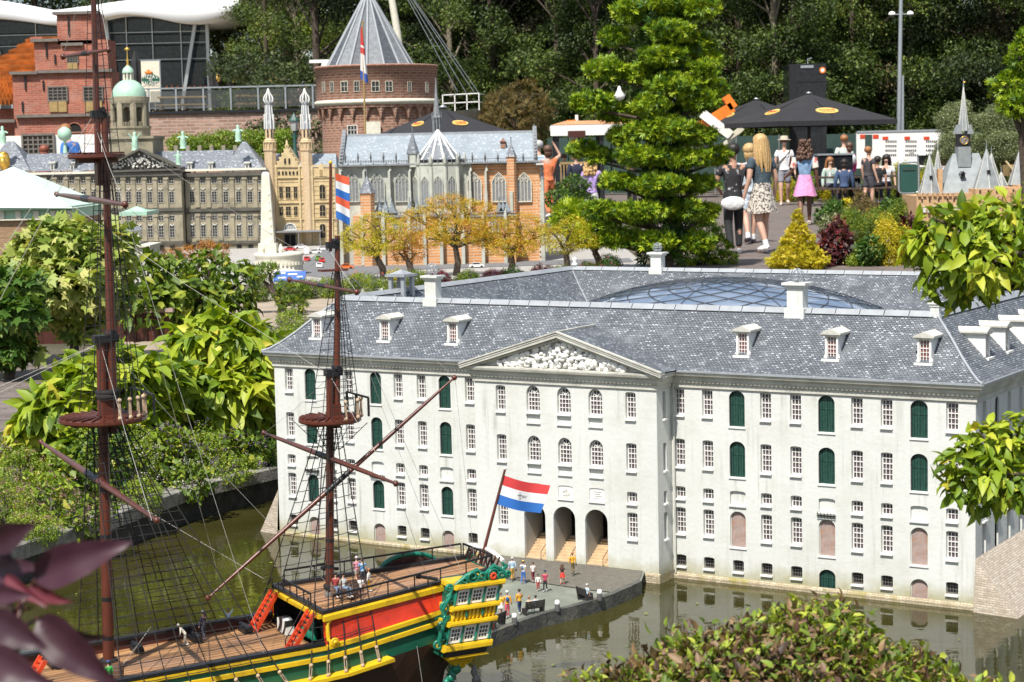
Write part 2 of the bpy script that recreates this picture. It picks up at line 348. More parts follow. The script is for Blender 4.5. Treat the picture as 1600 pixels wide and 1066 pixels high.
def shutter(parent, x, z, w, h, rise, mat, y=0, rz=0, boards=True, rec=.010):
    k = (round(w,3), round(h,3), mat)
    if k not in _dc:
        g = MB(); hw = w/2; n = 6 if boards else 1
        for i in range(n):
            a, b2 = -hw + w*i/n + (.0006 if boards else 0), -hw + w*(i+1)/n - (.0006 if boards else 0)
            ms = 4 if boards else 12
            def tz(xx): return h - rise + rise*math.sqrt(max(0, 1-min(1,(xx/hw)**2)))
            top = [(a+(b2-a)*q/ms, tz(a+(b2-a)*q/ms)) for q in range(ms+1)]
            g.prism([(a,0),(b2,0)] + top[::-1], .001*(i%2), .006)
        if boards: g.box(-hw, hw, -.0012, .002, h*.62, h*.62+.003)
        g2 = MB(); g2.box(-hw-.004, hw+.004, -.014, .004, -.006, -.0005)
        g3 = MB(); pr = None
        for q in range(13):
            a = PI*q/12; pp = (-hw*math.cos(a), -.002, h-rise+rise*math.sin(a))
            if pr: g3.bar(pr, pp, .004, .0035)
            pr = pp
        g3.bar((-hw,-.002,0), (-hw,-.002,h-rise), .004, .003); g3.bar((hw,-.002,0), (hw,-.002,h-rise), .004, .003)
        _dc[k] = (g.mesh('shutter', M[mat]), g2.mesh('sill', M['white']), g3.mesh('frame', M['black'] if boards else M['stone_trim']))
    a, b2, c2 = _dc[k]
    o = obj('shutter_door' if boards else 'blind_panel', a, parent, Vector((x,y,z)) + Vector((-math.sin(rz), math.cos(rz),0))*rec, (0,0,rz))
    obj('sill', b2, o); obj('frame', c2, o); return o
WW, WH = .041, .096
R1, R2, R3, R4, R5 = .592, .406, .291, .163, .045
Lcol = [('w',.074),('g',.181),('w',.372),('g',.503),('w',.611),('w',.720),('g',.828),('w',.942)]
Lcol.insert(2, ('w',.279))
Rcol = [('w',1.83),('w',1.941),('g',2.055),('w',2.164),('w',2.276),('g',2.389),('w',2.499),('w',2.604),('g',2.717),('w',2.83)]
def facade(cols, x0, x1, right):
    holes = []; todo = []
    for k, x in cols:
        if k == 'w':
            for z, h, nz in ((R1,WH,5),(R2,WH+.005,5),(R3,.044,2),(R4,WH,5)): holes.append((x-WW/2,x+WW/2,z,z+h,.004)); todo.append(('w',x,z,h,nz))
            holes.append((x-.021,x+.021,R5,R5+.042,.004)); todo.append(('d',x,R5,.042,2))
        else:
            gw = .060 if right else .054
            for z, h, m_ in ((.562,.127,'green_door'),(.383,.127,'green_door'),((.133 if right else .145),(.128 if right else .113),'rust' if right else 'green_door')):
                holes.append((x-gw/2,x+gw/2,z,z+h,gw*.42)); todo.append(('g',x,z,h,m_,gw))
            holes.append((x-.03,x+.03,.282,.334,.005)); todo.append(('n',x,.282,.052))
            if not right or x > 2.2:
                m_ = 'green_door' if right and x < 2.5 else 'rust'
                holes.append((x-gw/2,x+gw/2,.004,.086,gw*.4)); todo.append(('g',x,.004,.082,m_,gw))
            else: holes.append((x-.021,x+.021,R5,R5+.042,.004)); todo.append(('d',x,R5,.042,2))
    g = MB(); wall_holes(g, x0, x1, -.1, ZE-.005, holes); part(g, 'wall', [M['white_wall']], wh)
    g = MB()
    for t_ in todo:
        if t_[0] == 'w': window(wh, t_[1], t_[2], WW-.002, t_[3]-.003, 3 if t_[4] < 3 else 3, t_[4])
        elif t_[0] == 'd':
            o = window(wh, t_[1], t_[2], .040, .039, 4, 3, bar=.0012, fr=.0025)
            for c in o.children:
                if c.name.startswith('pane'):
                    c.data = dkpane(c.data)
            o.data = dkframe(o.data)
        elif t_[0] == 'g': shutter(wh, t_[1], t_[2], t_[5]-.002, t_[3]-.002, t_[5]*.40, t_[4], boards=t_[4]=='green_door')
        else:
            x, z, h = t_[1:]; g = MB(); g.box(x-.033,x+.033,-.006,.012,z-.005,z-.0005); g.box(x-.0295,x+.0295,.008,.012,z,z+h-.001); part(g, 'niche', M['white_wall'], wh)
_dk = {}
def dkpane(me):
    if me.name not in _dk: c = me.copy(); c.materials[0] = M['pane_dark']; _dk[me.name] = c
    return _dk[me.name]
def dkframe(me):
    if me.name not in _dk: c = me.copy(); c.materials[0] = M['stone_dk']; _dk[me.name] = c
    return _dk[me.name]
M['stone_dk'] = pmat('window_bars', (.16,.15,.14), .6, .2, 20)
RX0, RX1, RY = 1.040, 1.800, -.115
facade(Lcol, 0, RX0, False); facade(Rcol, RX1, LW, True)
# iron brackets in two niches
for x in (.181, .503, 2.389):
    g = MB()
    for z in (.274, .281): g.bar((x-.034,-.010,z), (x+.034,-.010,z), .002, .002)
    for k in range(6): g.bar((x-.03+k*.012,-.010,.268), (x-.03+k*.012,-.010,.288), .0016, .0016); g.bar((x-.03+k*.012,-.011,.274), (x-.03+k*.012,.004,.274), .0014, .0014)
    part(g, 'iron_bracket', M['black'], wh)
# the projecting middle with the arches and the pediment
holes = []; rw = []
for x in (1.153, 1.696):
    for z, h, nz in ((.585,WH,5),(.399,WH+.003,5),(.281,.042,2),(.152,WH,5)):
        if nz == 2 and x < 1.3: continue
        holes.append((x-WW/2,x+WW/2,z,z+h,.004)); rw.append((x,z,h,nz,0))
for x in (1.293, 1.423, 1.553):
    for z in (.588, .403): holes.append((x-.028,x+.028,z,z+.098,.028)); rw.append((x,z,.098,4,.027))
    for z in (.549, .365): holes.append((x-.028,x+.028,z,z+.026,.0))
    holes.append((x-.031,x+.031,.276,.325,.004))
AR = [(1.244,1.335),(1.369,1.461),(1.502,1.595)]
JZ = .038
for a, b2 in AR: holes.append((a,b2,-.1,.247,.044))
g = MB()
wall_holes(g, RX0, RX1, -.1, .737, holes, .014, 0, 0, RY)
part(g, 'wall', [M['white_wall']], wh)
for x, z, h, nz, rise in rw: window(wh, x, z, (WW if not rise else .056)-.002, h-.003, 3 if not rise else 4, nz, rise, RY)
g = MB()
for x in (1.293, 1.423, 1.553):
    for z in (.549, .365):
        g = MB(); g.box(x-.0275,x+.0275,RY+.004,RY+.012,z,z+.0255); g.box(x-.03,x+.03,RY-.006,RY+.004,z-.004,z-.0005); part(g, 'panel', M['white_wall'], wh)
def plaque(x, marks):
    g = MB(); g.box(x-.0305,x+.0305,RY+.003,RY+.012,.2765,.3235); g.box(x-.033,x+.033,RY-.005,RY+.003,.2715,.276)
    o = part(g, 'plaque', M['white'], wh); g = MB()
    for a, b2 in marks: g.bar((x+a[0], RY+.0022, .278+a[1]), (x+b2[0], RY+.0022, .278+b2[1]), .0016, .0013, 0, (0,1,0))
    if marks: part(g, 'engraving', M['stone_trim'], o)
plaque(1.293, [])
plaque(1.423, [((0,.012),(.003,.034)),((.003,.034),(.012,.016)),((-.012,.020),(.0,.030)),((-.016,.012),(.014,.012)),((.012,.010),(.016,.020)),((-.010,.006),(.010,.006)),((-.014,.028),(-.004,.024))])
plaque(1.553, [((-.016,.034),(.016,.034)),((-.012,.026),(.012,.026)),((-.008,.018),(.018,.020)),((-.014,.011),(.006,.011))])
# side walls of the projection
g = MB(); hs = [(.045,.070,.585,.683,.004),(.045,.070,.399,.498,.004),(.045,.070,.281,.325,.004),(.045,.070,.152,.248,.004)]
g2 = MB(); wall_holes(g2, 0, -RY, -.1, .737, hs, .012)
o = part(g2, 'wall', M['white_wall'], wh, loc=(RX1, RY, 0), rot=(0,0,PI/2))
for a, b2, c, d, e in hs: window(wh, RX1, c, .023, d-c-.003, 2, 5 if d-c > .06 else 2, 0, RY+(a+b2)/2, PI/2)
g2 = MB(); g2.add([(RX0,0,-.1),(RX0,RY,-.1),(RX0,RY,.737),(RX0,0,.737)], [(0,1,2,3)]); part(g2, 'wall', M['white_wall'], wh)
# passages and steps
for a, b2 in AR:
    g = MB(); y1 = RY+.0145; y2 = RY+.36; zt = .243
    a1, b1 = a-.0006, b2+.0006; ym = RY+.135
    for ya, yb_, mi in ((y1,ym,0),(ym,y2,1)): g.add([(a1,ya,JZ-.02),(a1,yb_,JZ-.02),(a1,yb_,zt),(a1,ya,zt)], [(0,1,2,3)], mi); g.add([(b1,ya,JZ-.02),(b1,ya,zt),(b1,yb_,zt),(b1,yb_,JZ-.02)], [(0,1,2,3)], mi)  # walls past the entrance coloured near black to stand for shade
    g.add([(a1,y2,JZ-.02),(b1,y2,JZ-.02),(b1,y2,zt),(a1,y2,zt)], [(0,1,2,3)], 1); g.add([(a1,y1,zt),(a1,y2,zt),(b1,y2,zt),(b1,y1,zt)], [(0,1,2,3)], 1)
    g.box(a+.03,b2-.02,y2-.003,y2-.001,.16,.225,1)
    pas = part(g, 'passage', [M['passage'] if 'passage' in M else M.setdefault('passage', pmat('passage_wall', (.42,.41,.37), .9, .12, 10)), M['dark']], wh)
    for i in range(9):
        g = MB(); z0 = JZ + .0085*i; g.box(a+.001, b2-.001, RY+.004+i*.0135, RY+.0165+i*.0135+.0125, z0 if i else JZ-.03, z0+.0083)
        part(g, 'step', M['step'], pas)
    g = MB(); g.box(a+.001,b2-.001,RY+.02,y2-.004,-.05,JZ+.005); g.box(a+.001,b2-.001,RY+.125,y2-.004,JZ-.02,JZ+.0755); part(g, 'landing', M['step'], pas)
    g = MB(); xr = b2-.02
    for yy, zz in ((RY-.004,JZ-.002),(RY+.055,JZ+.037),(RY+.125,JZ+.08)):
        g.tube([(xr,yy,zz),(xr,yy,zz+.034)], .0011, 5)
    g.tube([(xr,RY-.004,JZ+.032),(xr,RY+.125,JZ+.112),(xr,RY+.17,JZ+.112)], .0012, 5); part(g, 'handrail', M['black'], pas)
# stone base course
g = MB()
def strip(g, x0, x1, y, z0, z1, o, mi=0):
    g.add([(x0,y-o,z0),(x1,y-o,z0),(x1,y-o,z1),(x0,y-o,z1)], [(0,1,2,3)], mi); g.add([(x0,y-o,z1),(x1,y-o,z1),(x1,y,z1+o),(x0,y,z1+o)], [(0,1,2,3)], mi)
for q_ in ((-.02, RX0+.01, 0, -.1, .008, .007), (RX1-.005, LW+.0, 0, -.1, .014, .009), (RX0-.005, AR[0][0]-.002, RY, -.1, .018, .006)): strip(g, *q_); part(g, 'base_course', M['algae_brick'], wh); g = MB()
strip(g, AR[2][1]+.002, RX1+.006, RY, -.1, .030, .006)
g.add([(RX1+.006,RY-.006,-.1),(RX1+.006,0,-.1),(RX1+.006,0,.03),(RX1+.006,RY-.006,.03)], [(0,1,2,3)])
part(g, 'base_course', M['algae_brick'], wh)
# side and back walls
hs = []; 
for k in range(16):
    y = .09 + k*.135
    for z, h in ((.585,.10),(.40,.105),(.163,.125)): hs.append((y-.02,y+.02,z,z+h,.02 if k%3 == 1 else .004))
    hs.append((y-.02,y+.02,.285,.33,.003))
g2 = MB(); wall_holes(g2, 0, DW, -.1, ZE-.005, hs, .014); part(g2, 'wall', M['white_wall'], wh, loc=(LW,0,0), rot=(0,0,PI/2))
for a, b2, c, d, e in hs:
    if e > .01: shutter(wh, LW, c, .038, d-c-.002, .016, 'green_door', (a+b2)/2, PI/2)
    else: window(wh, LW, c, .038, d-c-.003, 3, 5 if d-c > .06 else 2, 0, (a+b2)/2, PI/2)
g = MB(); g.add([(0,0,-.1),(0,0,ZE),(0,DW,ZE),(0,DW,-.1)], [(0,1,2,3)]); g.add([(0,DW,-.1),(0,DW,ZE),(LW,DW,ZE),(LW,DW,-.1)], [(0,1,2,3)])
part(g, 'wall', M['white_wall'], wh)
# cornice: stepped profile round the building
g = MB()
def cornice(g, path, closed=False):
    prof = [(.002,.690),(.006,.693),(.006,.708),(.010,.711),(.016,.722),(.016,.732),(.030,.738),(.033,.746),(.033,.752),(.0,.753)]
    for (a, b2), na, nb_ in path:
        for (o0,z0),(o1,z1) in zip(prof, prof[1:]):
            P = lambda p, n_, o, z: (p[0]+n_[0]*o, p[1]+n_[1]*o, z)
            g.add([P(a,na,o0,z0),P(b2,nb_,o0,z0),P(b2,nb_,o1,z1),P(a,na,o1,z1)], [(0,1,2,3)])
cornice(g, [(((0,DW),(0,0)),(-1,1),(-1,-1)), (((0,0),(RX0,0)),(-1,-1),(-1,-1)), (((RX0,0),(RX0,RY)),(-1,-1),(-1,-1)), (((RX0,RY),(RX1,RY)),(-1,-1),(1,-1)),
            (((RX1,RY),(RX1,0)),(1,-1),(1,-1)), (((RX1,0),(LW,0)),(1,-1),(1,-1)), (((LW,0),(LW,DW)),(1,-1),(1,1))])
part(g, 'cornice', M['stone_trim'], wh)
g = MB()
for x0, x1, y in ((0,RX0-.02,0),(RX0,RX1,RY),(RX1+.02,LW,0)):
    for k in range(int((x1-x0)/.016)): x = x0+.008+k*.016; g.box(x-.004,x+.004,y-.014,y-.0055,.712,.720)
part(g, 'dentils', M['stone_trim'], wh)['kind'] = 'stuff'
# main roof: loops inset from the eave
prof = [(-OFF-.002,.7545),(-.012,.762),(.022,.786),(.065,.824),(.135,.896),(HW_,ZR),(.29,.895),(.42,.80)]
def loop(d, z): return [(d,d,z),(LW-d,d,z),(LW-d,DW-d,z),(d,DW-d,z)]
g = MB()
for (d0,z0),(d1,z1) in zip(prof, prof[1:]):
    A_, B_ = loop(d0,z0), loop(d1,z1)
    for i in range(4): g.add([A_[i],A_[(i+1)%4],B_[(i+1)%4],B_[i]], [(0,1,2,3)])
part(g, 'roof', M['slate'], wh)
g = MB(); lp = loop(HW_, ZR)
for i in range(4):                                 # ridge capping in lead lengths
    a, b2 = Vector(lp[i]), Vector(lp[(i+1)%4]); n_ = round((b2-a).length/.09)
    for k in range(n_):
        p0, p1 = a.lerp(b2, k/n_+.0006), a.lerp(b2, (k+1)/n_-.0006); t = (b2-a).normalized(); s_ = Vector((-t.y,t.x,0))
        vs = []
        for p in (p0,p1): vs += [p+s_*-.020+Vector((0,0,-.012)), p+s_*-.006+Vector((0,0,.006)), p+s_*.006+Vector((0,0,.006)), p+s_*.020+Vector((0,0,-.010))]
        g.add(vs, [(0,4,5,1),(1,5,6,2),(2,6,7,3),(0,1,2,3),(7,6,5,4)])
part(g, 'ridge_capping', M['lead'], wh)
g = MB()
for i in range(4):
    pts = []
    for d, z in prof[:6]: pts.append(Vector(loop(d, z)[i]) + Vector((0,0,.002)))
    g.tube(pts, .0055, 5); part(g, 'hip_capping', M['lead'], wh); g = MB()
    g.tube([Vector(loop(d,z)[i]) for d,z in prof[5:]], .004, 5); part(g, 'valley_lead', M['lead'], wh); g = MB()
g = MB(); lp = loop(-OFF-.001,.7535)
for i in range(4):
    if i == 0: g.bar(lp[0], (RX0-.04,lp[0][1],lp[0][2]), .006, .007); g.bar((RX1+.04,lp[0][1],lp[0][2]), lp[1], .006, .007)
    else: g.bar(lp[i], lp[(i+1)%4], .006, .007)
part(g, 'gutter', M['lead'], wh)
# pediment
PX0, PX1, PXC, PZ = RX0-.04, RX1+.04, (RX0+RX1)/2, .888
g = MB(); yb = .14
for sgn, xe in ((-1,PX0),(1,PX1)):
    g.add([(xe,RY-OFF-.006,.758),(PXC,RY-OFF-.006,PZ),(PXC,yb,PZ),(xe,yb*.2-.02,.758)], [(0,1,2,3) if sgn > 0 else (3,2,1,0)])
part(g, 'pediment_roof', M['slate'], wh)
g = MB()
for xe in (PX0, PX1):
    yy = RY-OFF
    g.bar((xe,yy+.006,.748), (PXC,yy+.006,PZ-.012), .030, .013, 0, (0,0,1)); g.bar((xe,yy-.006,.754), (PXC,yy-.006,PZ-.002), .010, .010)
    g.bar((xe,yy+.02,.738), (PXC,yy+.02,PZ-.026), .03, .010)
    g.bar((xe,RY-OFF-.008,.760), (PXC,RY-OFF-.008,PZ+.003), .012, .005)
g.bar((PXC,RY-OFF-.01,PZ+.002), (PXC,yb,PZ+.002), .010, .006)
part(g, 'pediment_frame', M['stone_trim'], wh)
g = MB(); g.add([(RX0-.01,RY-.004,.745),(RX1+.01,RY-.004,.745),(PXC,RY-.004,PZ-.02)], [(0,1,2)]); part(g, 'tympanum', M['white_wall'], wh)
g = MB(); rr = random.Random(3)
for k in range(330):
    u = rr.uniform(-.88,.88); mz = (1-abs(u))*.112; z = rr.uniform(0, max(.008, mz)); x = PXC + u*.30
    s_ = rr.uniform(.0045,.011)
    g.blob((x, RY-.008-rr.uniform(0,.010), .756+z), (s_*rr.uniform(.7,1.7), s_, s_*rr.uniform(.6,1.6)), 0, k, .5, 6, 5)
part(g, 'relief', M['white'], wh)['kind'] = 'stuff'
# dormers
def roofz(d):
    for (d0,z0),(d1,z1) in zip(prof, prof[1:]):
        if d0 <= d <= d1: return z0+(z1-z0)*(d-d0)/(d1-d0)
g = MB(); W2 = .024
y0, y1 = .050, .150; zb = roofz(.05)-.006; zt = zb+.088
g.box(-W2, -W2+.007, y0, y1, zb, zt); g.box(W2-.007, W2, y0, y1, zb, zt); g.box(-W2+.007, W2-.007, y0+.012, y1, zb, zt-.002)
g.prism([(-W2-.009,zb),(-W2,zb),(-W2,zb+.022)], y0+.002, y0+.010); g.prism([(W2,zb),(W2+.009,zb),(W2,zb+.022)], y0+.002, y0+.010)
g.box(-W2-.008, W2+.008, y0-.014, y0+.006, zb-.004, zb+.004)
dm = g.mesh('dormer', M['white'])
g = MB(); g.prism([(-W2-.012,zt),(W2+.012,zt),(W2+.012,zt+.006),(0,zt+.020),(-W2-.012,zt+.006)], y0-.010, y1+.012); g.box(-W2-.009,W2+.009,y0-.007,y1,zt-.005,zt-.0005)
dr = g.mesh('dormer_roof', M['stone_trim'])
def dormer(x, y, rz):
    o = obj('dormer', dm, wh, (x,y,0), (0,0,rz)); obj('dormer_roof', dr, o)
    fm, pm, sm = win_mesh(.033, .074, 3, 5, 0, .002, .0018)
    q_ = obj('window', fm, o, (0,y0+.005,zb+.006)); obj('pane', dpane(pm), o, (0,y0+.005,zb+.006))
def dpane(me):
    k = me.name+'r'
    if k not in _dk: c = me.copy(); c.materials[0] = M.setdefault('pane_red', flatglass('pane_red', (.30,.12,.12), .15)); _dk[k] = c
    return _dk[k]
def locw(px, py, y): # building coordinates of a pixel on the plane at depth y
    n_ = Vector((math.sin(WANG)*-1, math.cos(WANG), 0)); p0 = AW + n_*y; d = ray(px,py); t = (p0-CAM).dot(n_)/d.dot(n_); p = CAM+d*t
    return WM.inverted() @ p
for px, py in ((496,513),(602,515),(708,519),(1161,540),(1300,544),(1445,549)): dormer(locw(px,py,.055).x, 0, 0)
for y in (.28,.50,.72,.96,1.3,1.6): dormer(LW, y, PI/2)
def chimney(x, y, z, w_=.052, h=.086):
    g = MB(); g.box(x-w_/2,x+w_/2,y-w_*.4,y+w_*.4,z-.05,z+h); g.box(x-w_*.75,x+w_*.75,y-w_*.62,y+w_*.62,z+h+.0005,z+h+.009); g.box(x-w_*.6,x+w_*.6,y-w_*.5,y+w_*.5,z+h-.008,z+h)
    g.box(x-w_*.62,x+w_*.62,y-w_*.55,y+w_*.55,z-.03,z+.004)
    o = part(g, 'chimney', M['white_wall'], wh); return o
def wire_ball(x, y, z, r_, parent):
    g = MB()
    for k in range(5):
        a = PI*k/5
        g.tube([(x+r_*math.cos(t)*math.cos(a), y+r_*math.cos(t)*math.sin(a), z+r_+r_*math.sin(t)) for t in [2*PI*i/14 for i in range(15)]], .0012, 4, cap=False)
    for zz in (-.5,0,.5):
        q_ = r_*math.sqrt(1-zz*zz); g.tube([(x+q_*math.cos(t), y+q_*math.sin(t), z+r_+r_*zz) for t in [2*PI*i/14 for i in range(15)]], .0012, 4, cap=False)
    part(g, 'wire_finial', M['steel'], parent)
p = locw(677,470,HW_); c = chimney(p.x, HW_, ZR); wire_ball(p.x, HW_, ZR+.096, .024, c)
p = locw(1246,478,HW_); c = chimney(p.x, HW_, ZR, .06); wire_ball(p.x, HW_, ZR+.096, .024, c)
p = locw(1462,487,HW_); chimney(p.x, HW_, ZR-.01, .03, .04)
p = locw(1028,424,DW-HW_); c = chimney(p.x, DW-HW_, ZR, .055, .07); wire_ball(p.x, DW-HW_, ZR+.08, .022, c)
g = MB(); p = loop(HW_, ZR)[3]; g.lathe([(.014,-.02),(.014,.012),(.018,.014),(.012,.02),(.006,.026),(.013,.036),(.012,.046),(.0,.052)], 10, (p[0]+.02,p[1],ZR)); part(g, 'finial', M['white'], wh)
# open lantern turret beside the left ridge
g = MB(); p = locw(655,458,.62); x, y, z = HW_, p.y, ZR
for sx in (-1,1):
    for sy in (-1,1): g.box(x+sx*.032-.008,x+sx*.032+.008,y+sy*.032-.008,y+sy*.032+.008,z-.03,z+.055)
g.box(x-.05,x+.05,y-.05,y+.05,z+.0555,z+.066); g.lathe([(.052,.067),(.0,.085)], 4, (x,y,z), 0, False, PI/4)
part(g, 'roof_lantern', M['lead'], wh)
# glass dome over the courtyard
dome = thing('dome', None, None); dome.parent = wh; dome.location = (LW/2+.02, DW/2, 0); del_ = None
RXD, RYD, HD, ZD = .66, .52, .125, .868
def dpt(u, a): # u 0 centre .. 1 rim
    zz = HD*(1-u**2.1); return (RXD*u*math.cos(a), RYD*u*math.sin(a), ZD+zz)
M['dome_glass'] = (lambda: (lambda m, t, b, N, K: (b.inputs['Base Color'].__setattr__('default_value', (.20,.27,.38,1)), b.inputs['Roughness'].__setattr__('default_value', .03), b.inputs['Specular IOR Level'].__setattr__('default_value', 1.0), b.inputs['Coat Weight'].__setattr__('default_value', .6), b.inputs['Transmission Weight'].__setattr__('default_value', .25), m)[-1])(*nodes('dome_glass')))()
us = [0,.28,.52,.76,1.0]; NA = 24
for i in range(4):
    for j in range(NA):
        g = MB(); a0, a1 = 2*PI*j/NA, 2*PI*(j+1)/NA; am = (a0+a1)/2
        vs = [dpt(us[i],a0), dpt(us[i+1],a0), dpt(us[i+1],am), dpt(us[i+1],a1), dpt(us[i],a1), dpt(us[i],am)]
        g.add(vs, [(0,1,2,5),(5,2,3,4)] if i else [(0,1,2),(0,2,3)], 0, True); part(g, 'pane', M['dome_glass'], dome)
g = MB()
for j in range(16):
    a = 2*PI*j/16
    for sgn in (-1,1): g.tube([Vector(dpt(u, a+sgn*(1-u)*1.25*2)) + Vector((0,0,.003)) for u in np.linspace(.16,1,10)], .0019, 4, cap=False)
    if j % 2 == 0: g.tube([Vector(dpt(u, a)) + Vector((0,0,.003)) for u in np.linspace(0,1,8)], .0015, 4, cap=False)
g.tube([Vector(dpt(1, a)) for a in np.linspace(0,2*PI,40)], .005, 5, cap=False)
part(g, 'rib', M['steel_dk'] if 'steel_dk' in M else M.setdefault('steel_dk', pmat('dark_steel', (.06,.065,.075), .5, .1)), dome)
g = MB(); g.add(loop(.425,.795), [(0,1,2,3)]); part(g, 'courtyard_floor', M['stone_trim'], wh)
g = MB(); g.lathe([(1.0,.80),(1.0,ZD-.004)], 40, (LW/2+.02,DW/2,0), 0, True, 0, RXD, RYD); part(g, 'dome_kerb', M['lead'], wh)
# drain pipes
g = MB()
g.tube([(RX1+.012,-.008,.73),(RX1+.012,-.008,.02)], .0035, 6); part(g, 'drain_pipe', M['stone_trim'], wh)
# sloping brick revetments against both ends
g = MB()
g.add([(LW+.001,-.004,.175),(LW+.20,-.06,-.05),(LW+.20,DW,-.05),(LW+.001,DW,.175)], [(0,1,2,3)])
g.add([(LW+.001,-.004,.175),(LW+.001,-.03,-.05),(LW+.20,-.06,-.05)], [(0,1,2)])
part(g, 'revetment', M['brick_base'], wh)
g = MB(); g.add([(-.001,.0,.185),(-.001,DW,.185),(-.13,DW,-.05),(-.13,-.0,-.05)], [(0,1,2,3)]); g.add([(-.001,.0,.185),(-.13,0,-.05),(-.001,-.02,-.05)], [(0,1,2)])
part(g, 'revetment', M['brick_base'], wh)
# ================================================================== jetty in front of the arches
M['jetty'] = pmat('jetty_stone', (.17,.185,.15), .85, .15, 14, .3, 90, dirt=(.33,.34,.27,.4), dsc=8)
M['jetty_brick'] = brickmat('jetty_brick', (.13,.12,.095), (.19,.17,.14), (.08,.075,.06), .014, .007, .12, .85, .5, .2)
M['jetty_edge'] = pmat('jetty_edge', (.075,.075,.068), .75, .25, 20, .4, 60, dirt=(.22,.21,.15,.6), dsc=14)
jet = thing('jetty', 'grey paved landing jetty in front of the three arches', 'jetty', (0,0,0))
edge = [at(px, py, JZ) for px, py in ((1001,911),(982,920),(955,932),(900,949),(854,960),(815,973),(772,990),(740,1004),(722,990))]
inner = [WM @ Vector((x, RY+.03, JZ)) for x in (RX1-.07, 1.5, 1.25, RX0+.03)]
poly = edge + inner[::-1]
for p in poly: p.z = JZ
g = MB(); g.add(poly, [tuple(range(len(poly)))[::-1]]); part(g, 'deck', M['jetty'], jet)
sp = [at(998,911,JZ), at(962,927,JZ), at(930,924,JZ), at(860,914,JZ), at(790,905,JZ), at(752,905,JZ)]
bp = [WM @ Vector((RX1-.075, RY+.02, JZ)), WM @ Vector((1.5, RY+.02, JZ)), WM @ Vector((1.2, RY+.02, JZ)), WM @ Vector((RX0+.0, RY+.02, JZ))]
g = MB(); vv = [Vector((p.x,p.y,JZ+.003)) for p in sp+bp[::-1]]; g.add(vv, [tuple(range(len(vv)))[::-1]]); part(g, 'brick_paving', M['jetty_brick'], jet)
g = MB()
for a, b2 in zip(edge, edge[1:]):
    d = (b2-a).normalized(); n_ = Vector((-d.y,d.x,0)) * (1 if (Vector((-d.y,d.x,0)).y < 0) else -1)
    A1, B1, A2, B2 = a+n_*.006, b2+n_*.006, a-n_*.016, b2-n_*.016
    f = lambda p, z: (p.x,p.y,z)
    g.add([f(A1,-.2),f(B1,-.2),f(B1,JZ+.008),f(A1,JZ+.008)], [(0,1,2,3)]); g.add([f(A1,JZ+.008),f(B1,JZ+.008),f(B2,JZ+.008),f(A2,JZ+.008)], [(0,1,2,3)])
    g.add([f(A2,JZ+.008),f(B2,JZ+.008),f(B2,JZ-.01),f(A2,JZ-.01)], [(0,1,2,3)])
part(g, 'edge_wall', M['jetty_edge'], jet)
# ================================================================== the sailing ship
SO, SPHI = Vector((-1.045, 4.732, 0)), R(27.5)
SM = Matrix.Translation(SO) @ Matrix.Rotation(SPHI, 4, 'Z')
ship = thing('sailing_ship', 'old three-deck sailing ship model with red, green and yellow hull moored in the canal', 'ship', SO, SPHI)
def X(s, v, z): return Vector((s, -v, z))          # v counts towards the viewer
def shipat(px, py, z): return SM.inverted() @ at(px, py, z)
def paint(name, col, rough=.38, var=.12): return pmat(name, col, rough, var, 25, .08, 160, dirt=tuple(c*.35+.015 for c in col)+(.7,), dsc=11)
M['yellow'] = paint('yellow_paint', (.72,.46,.015)); M['red'] = paint('red_paint', (.55,.035,.012)); M['sgreen'] = paint('green_paint', (.008,.095,.055))
M['hull_brown'] = paint('hull_brown', (.05,.022,.016)); M['teal'] = pmat('carved_green', (.01,.16,.10), .35, .35, 60, .3, 200); M['mast'] = paint('mast_red_brown', (.105,.028,.016), .32)
M['bulwark'] = paint('bulwark_brown', (.07,.018,.012)); M['rope'] = pmat('tarred_rope', (.018,.016,.016), .8, .3, 60); M['line'] = pmat('grey_line', (.45,.43,.40), .7, .2, 60)
M['ladder'] = paint('ladder_red', (.62,.06,.015)); M['cordage'] = pmat('pale_cordage', (.45,.33,.22), .8, .2, 90)
def plankmat():
    m, t, b, N, K = nodes('deck_plank'); oi = N('ShaderNodeObjectInfo')
    c = ramp(t, noise(t, 14, 8, 'Object', .7, (1,9,4)), [(.3, (.17,.080,.035)), (.5, (.34,.175,.075)), (.7, (.50,.30,.14))])
    c = mixc(t, 1, c, ramp(t, oi.outputs['Random'], [(0,.52),(.5,.95),(1,1.25)]), 'MULTIPLY')
    c = mixc(t, val(t, 'MULTIPLY', ramp(t, noise(t, 5, 5, 'Object'), [(.45,0),(.65,1)]), .45), c, (.27,.17,.14))
    K(c, b.inputs['Base Color']); b.inputs['Roughness'].default_value = .6; bump(t, b, noise(t, 60, 4, 'Object', .6, (.2,3,1)), .3, .004); return m
M['plank'] = plankmat()
Z1 = lambda s: .268+.032*s + .075*max(0, s-.54)
Z2 = lambda s: Z1(s)-.025
QZ = lambda s: .367+.06*(s-.52)
WZ = lambda s: .250+.038*s
def fwd(s): # breadth factor
    if s < -.75: return max(.08, math.sqrt(max(0, 1-((-.75-s)/.42)**2)))
    return 1
def hbm(s): return .200*fwd(s)*(1 - .0*max(0,s-.6)) if s < .55 else .200 - .15*(s-.55)          # at the wale
def hbq(s): return .185 - .165*(s-.52)                                                    # at the quarterdeck
SS = [-1.15,-1.08,-1.0,-.9,-.78,-.6,-.4,-.2,0,.15,.3,.42,.515]
SQ = [.515,.6,.68,.76,.84,.92,1.0,1.06]
def lower(s):
    k = 1 if s < .5 else max(.06, 1-((s-.5)/.56)**1.6)
    return k
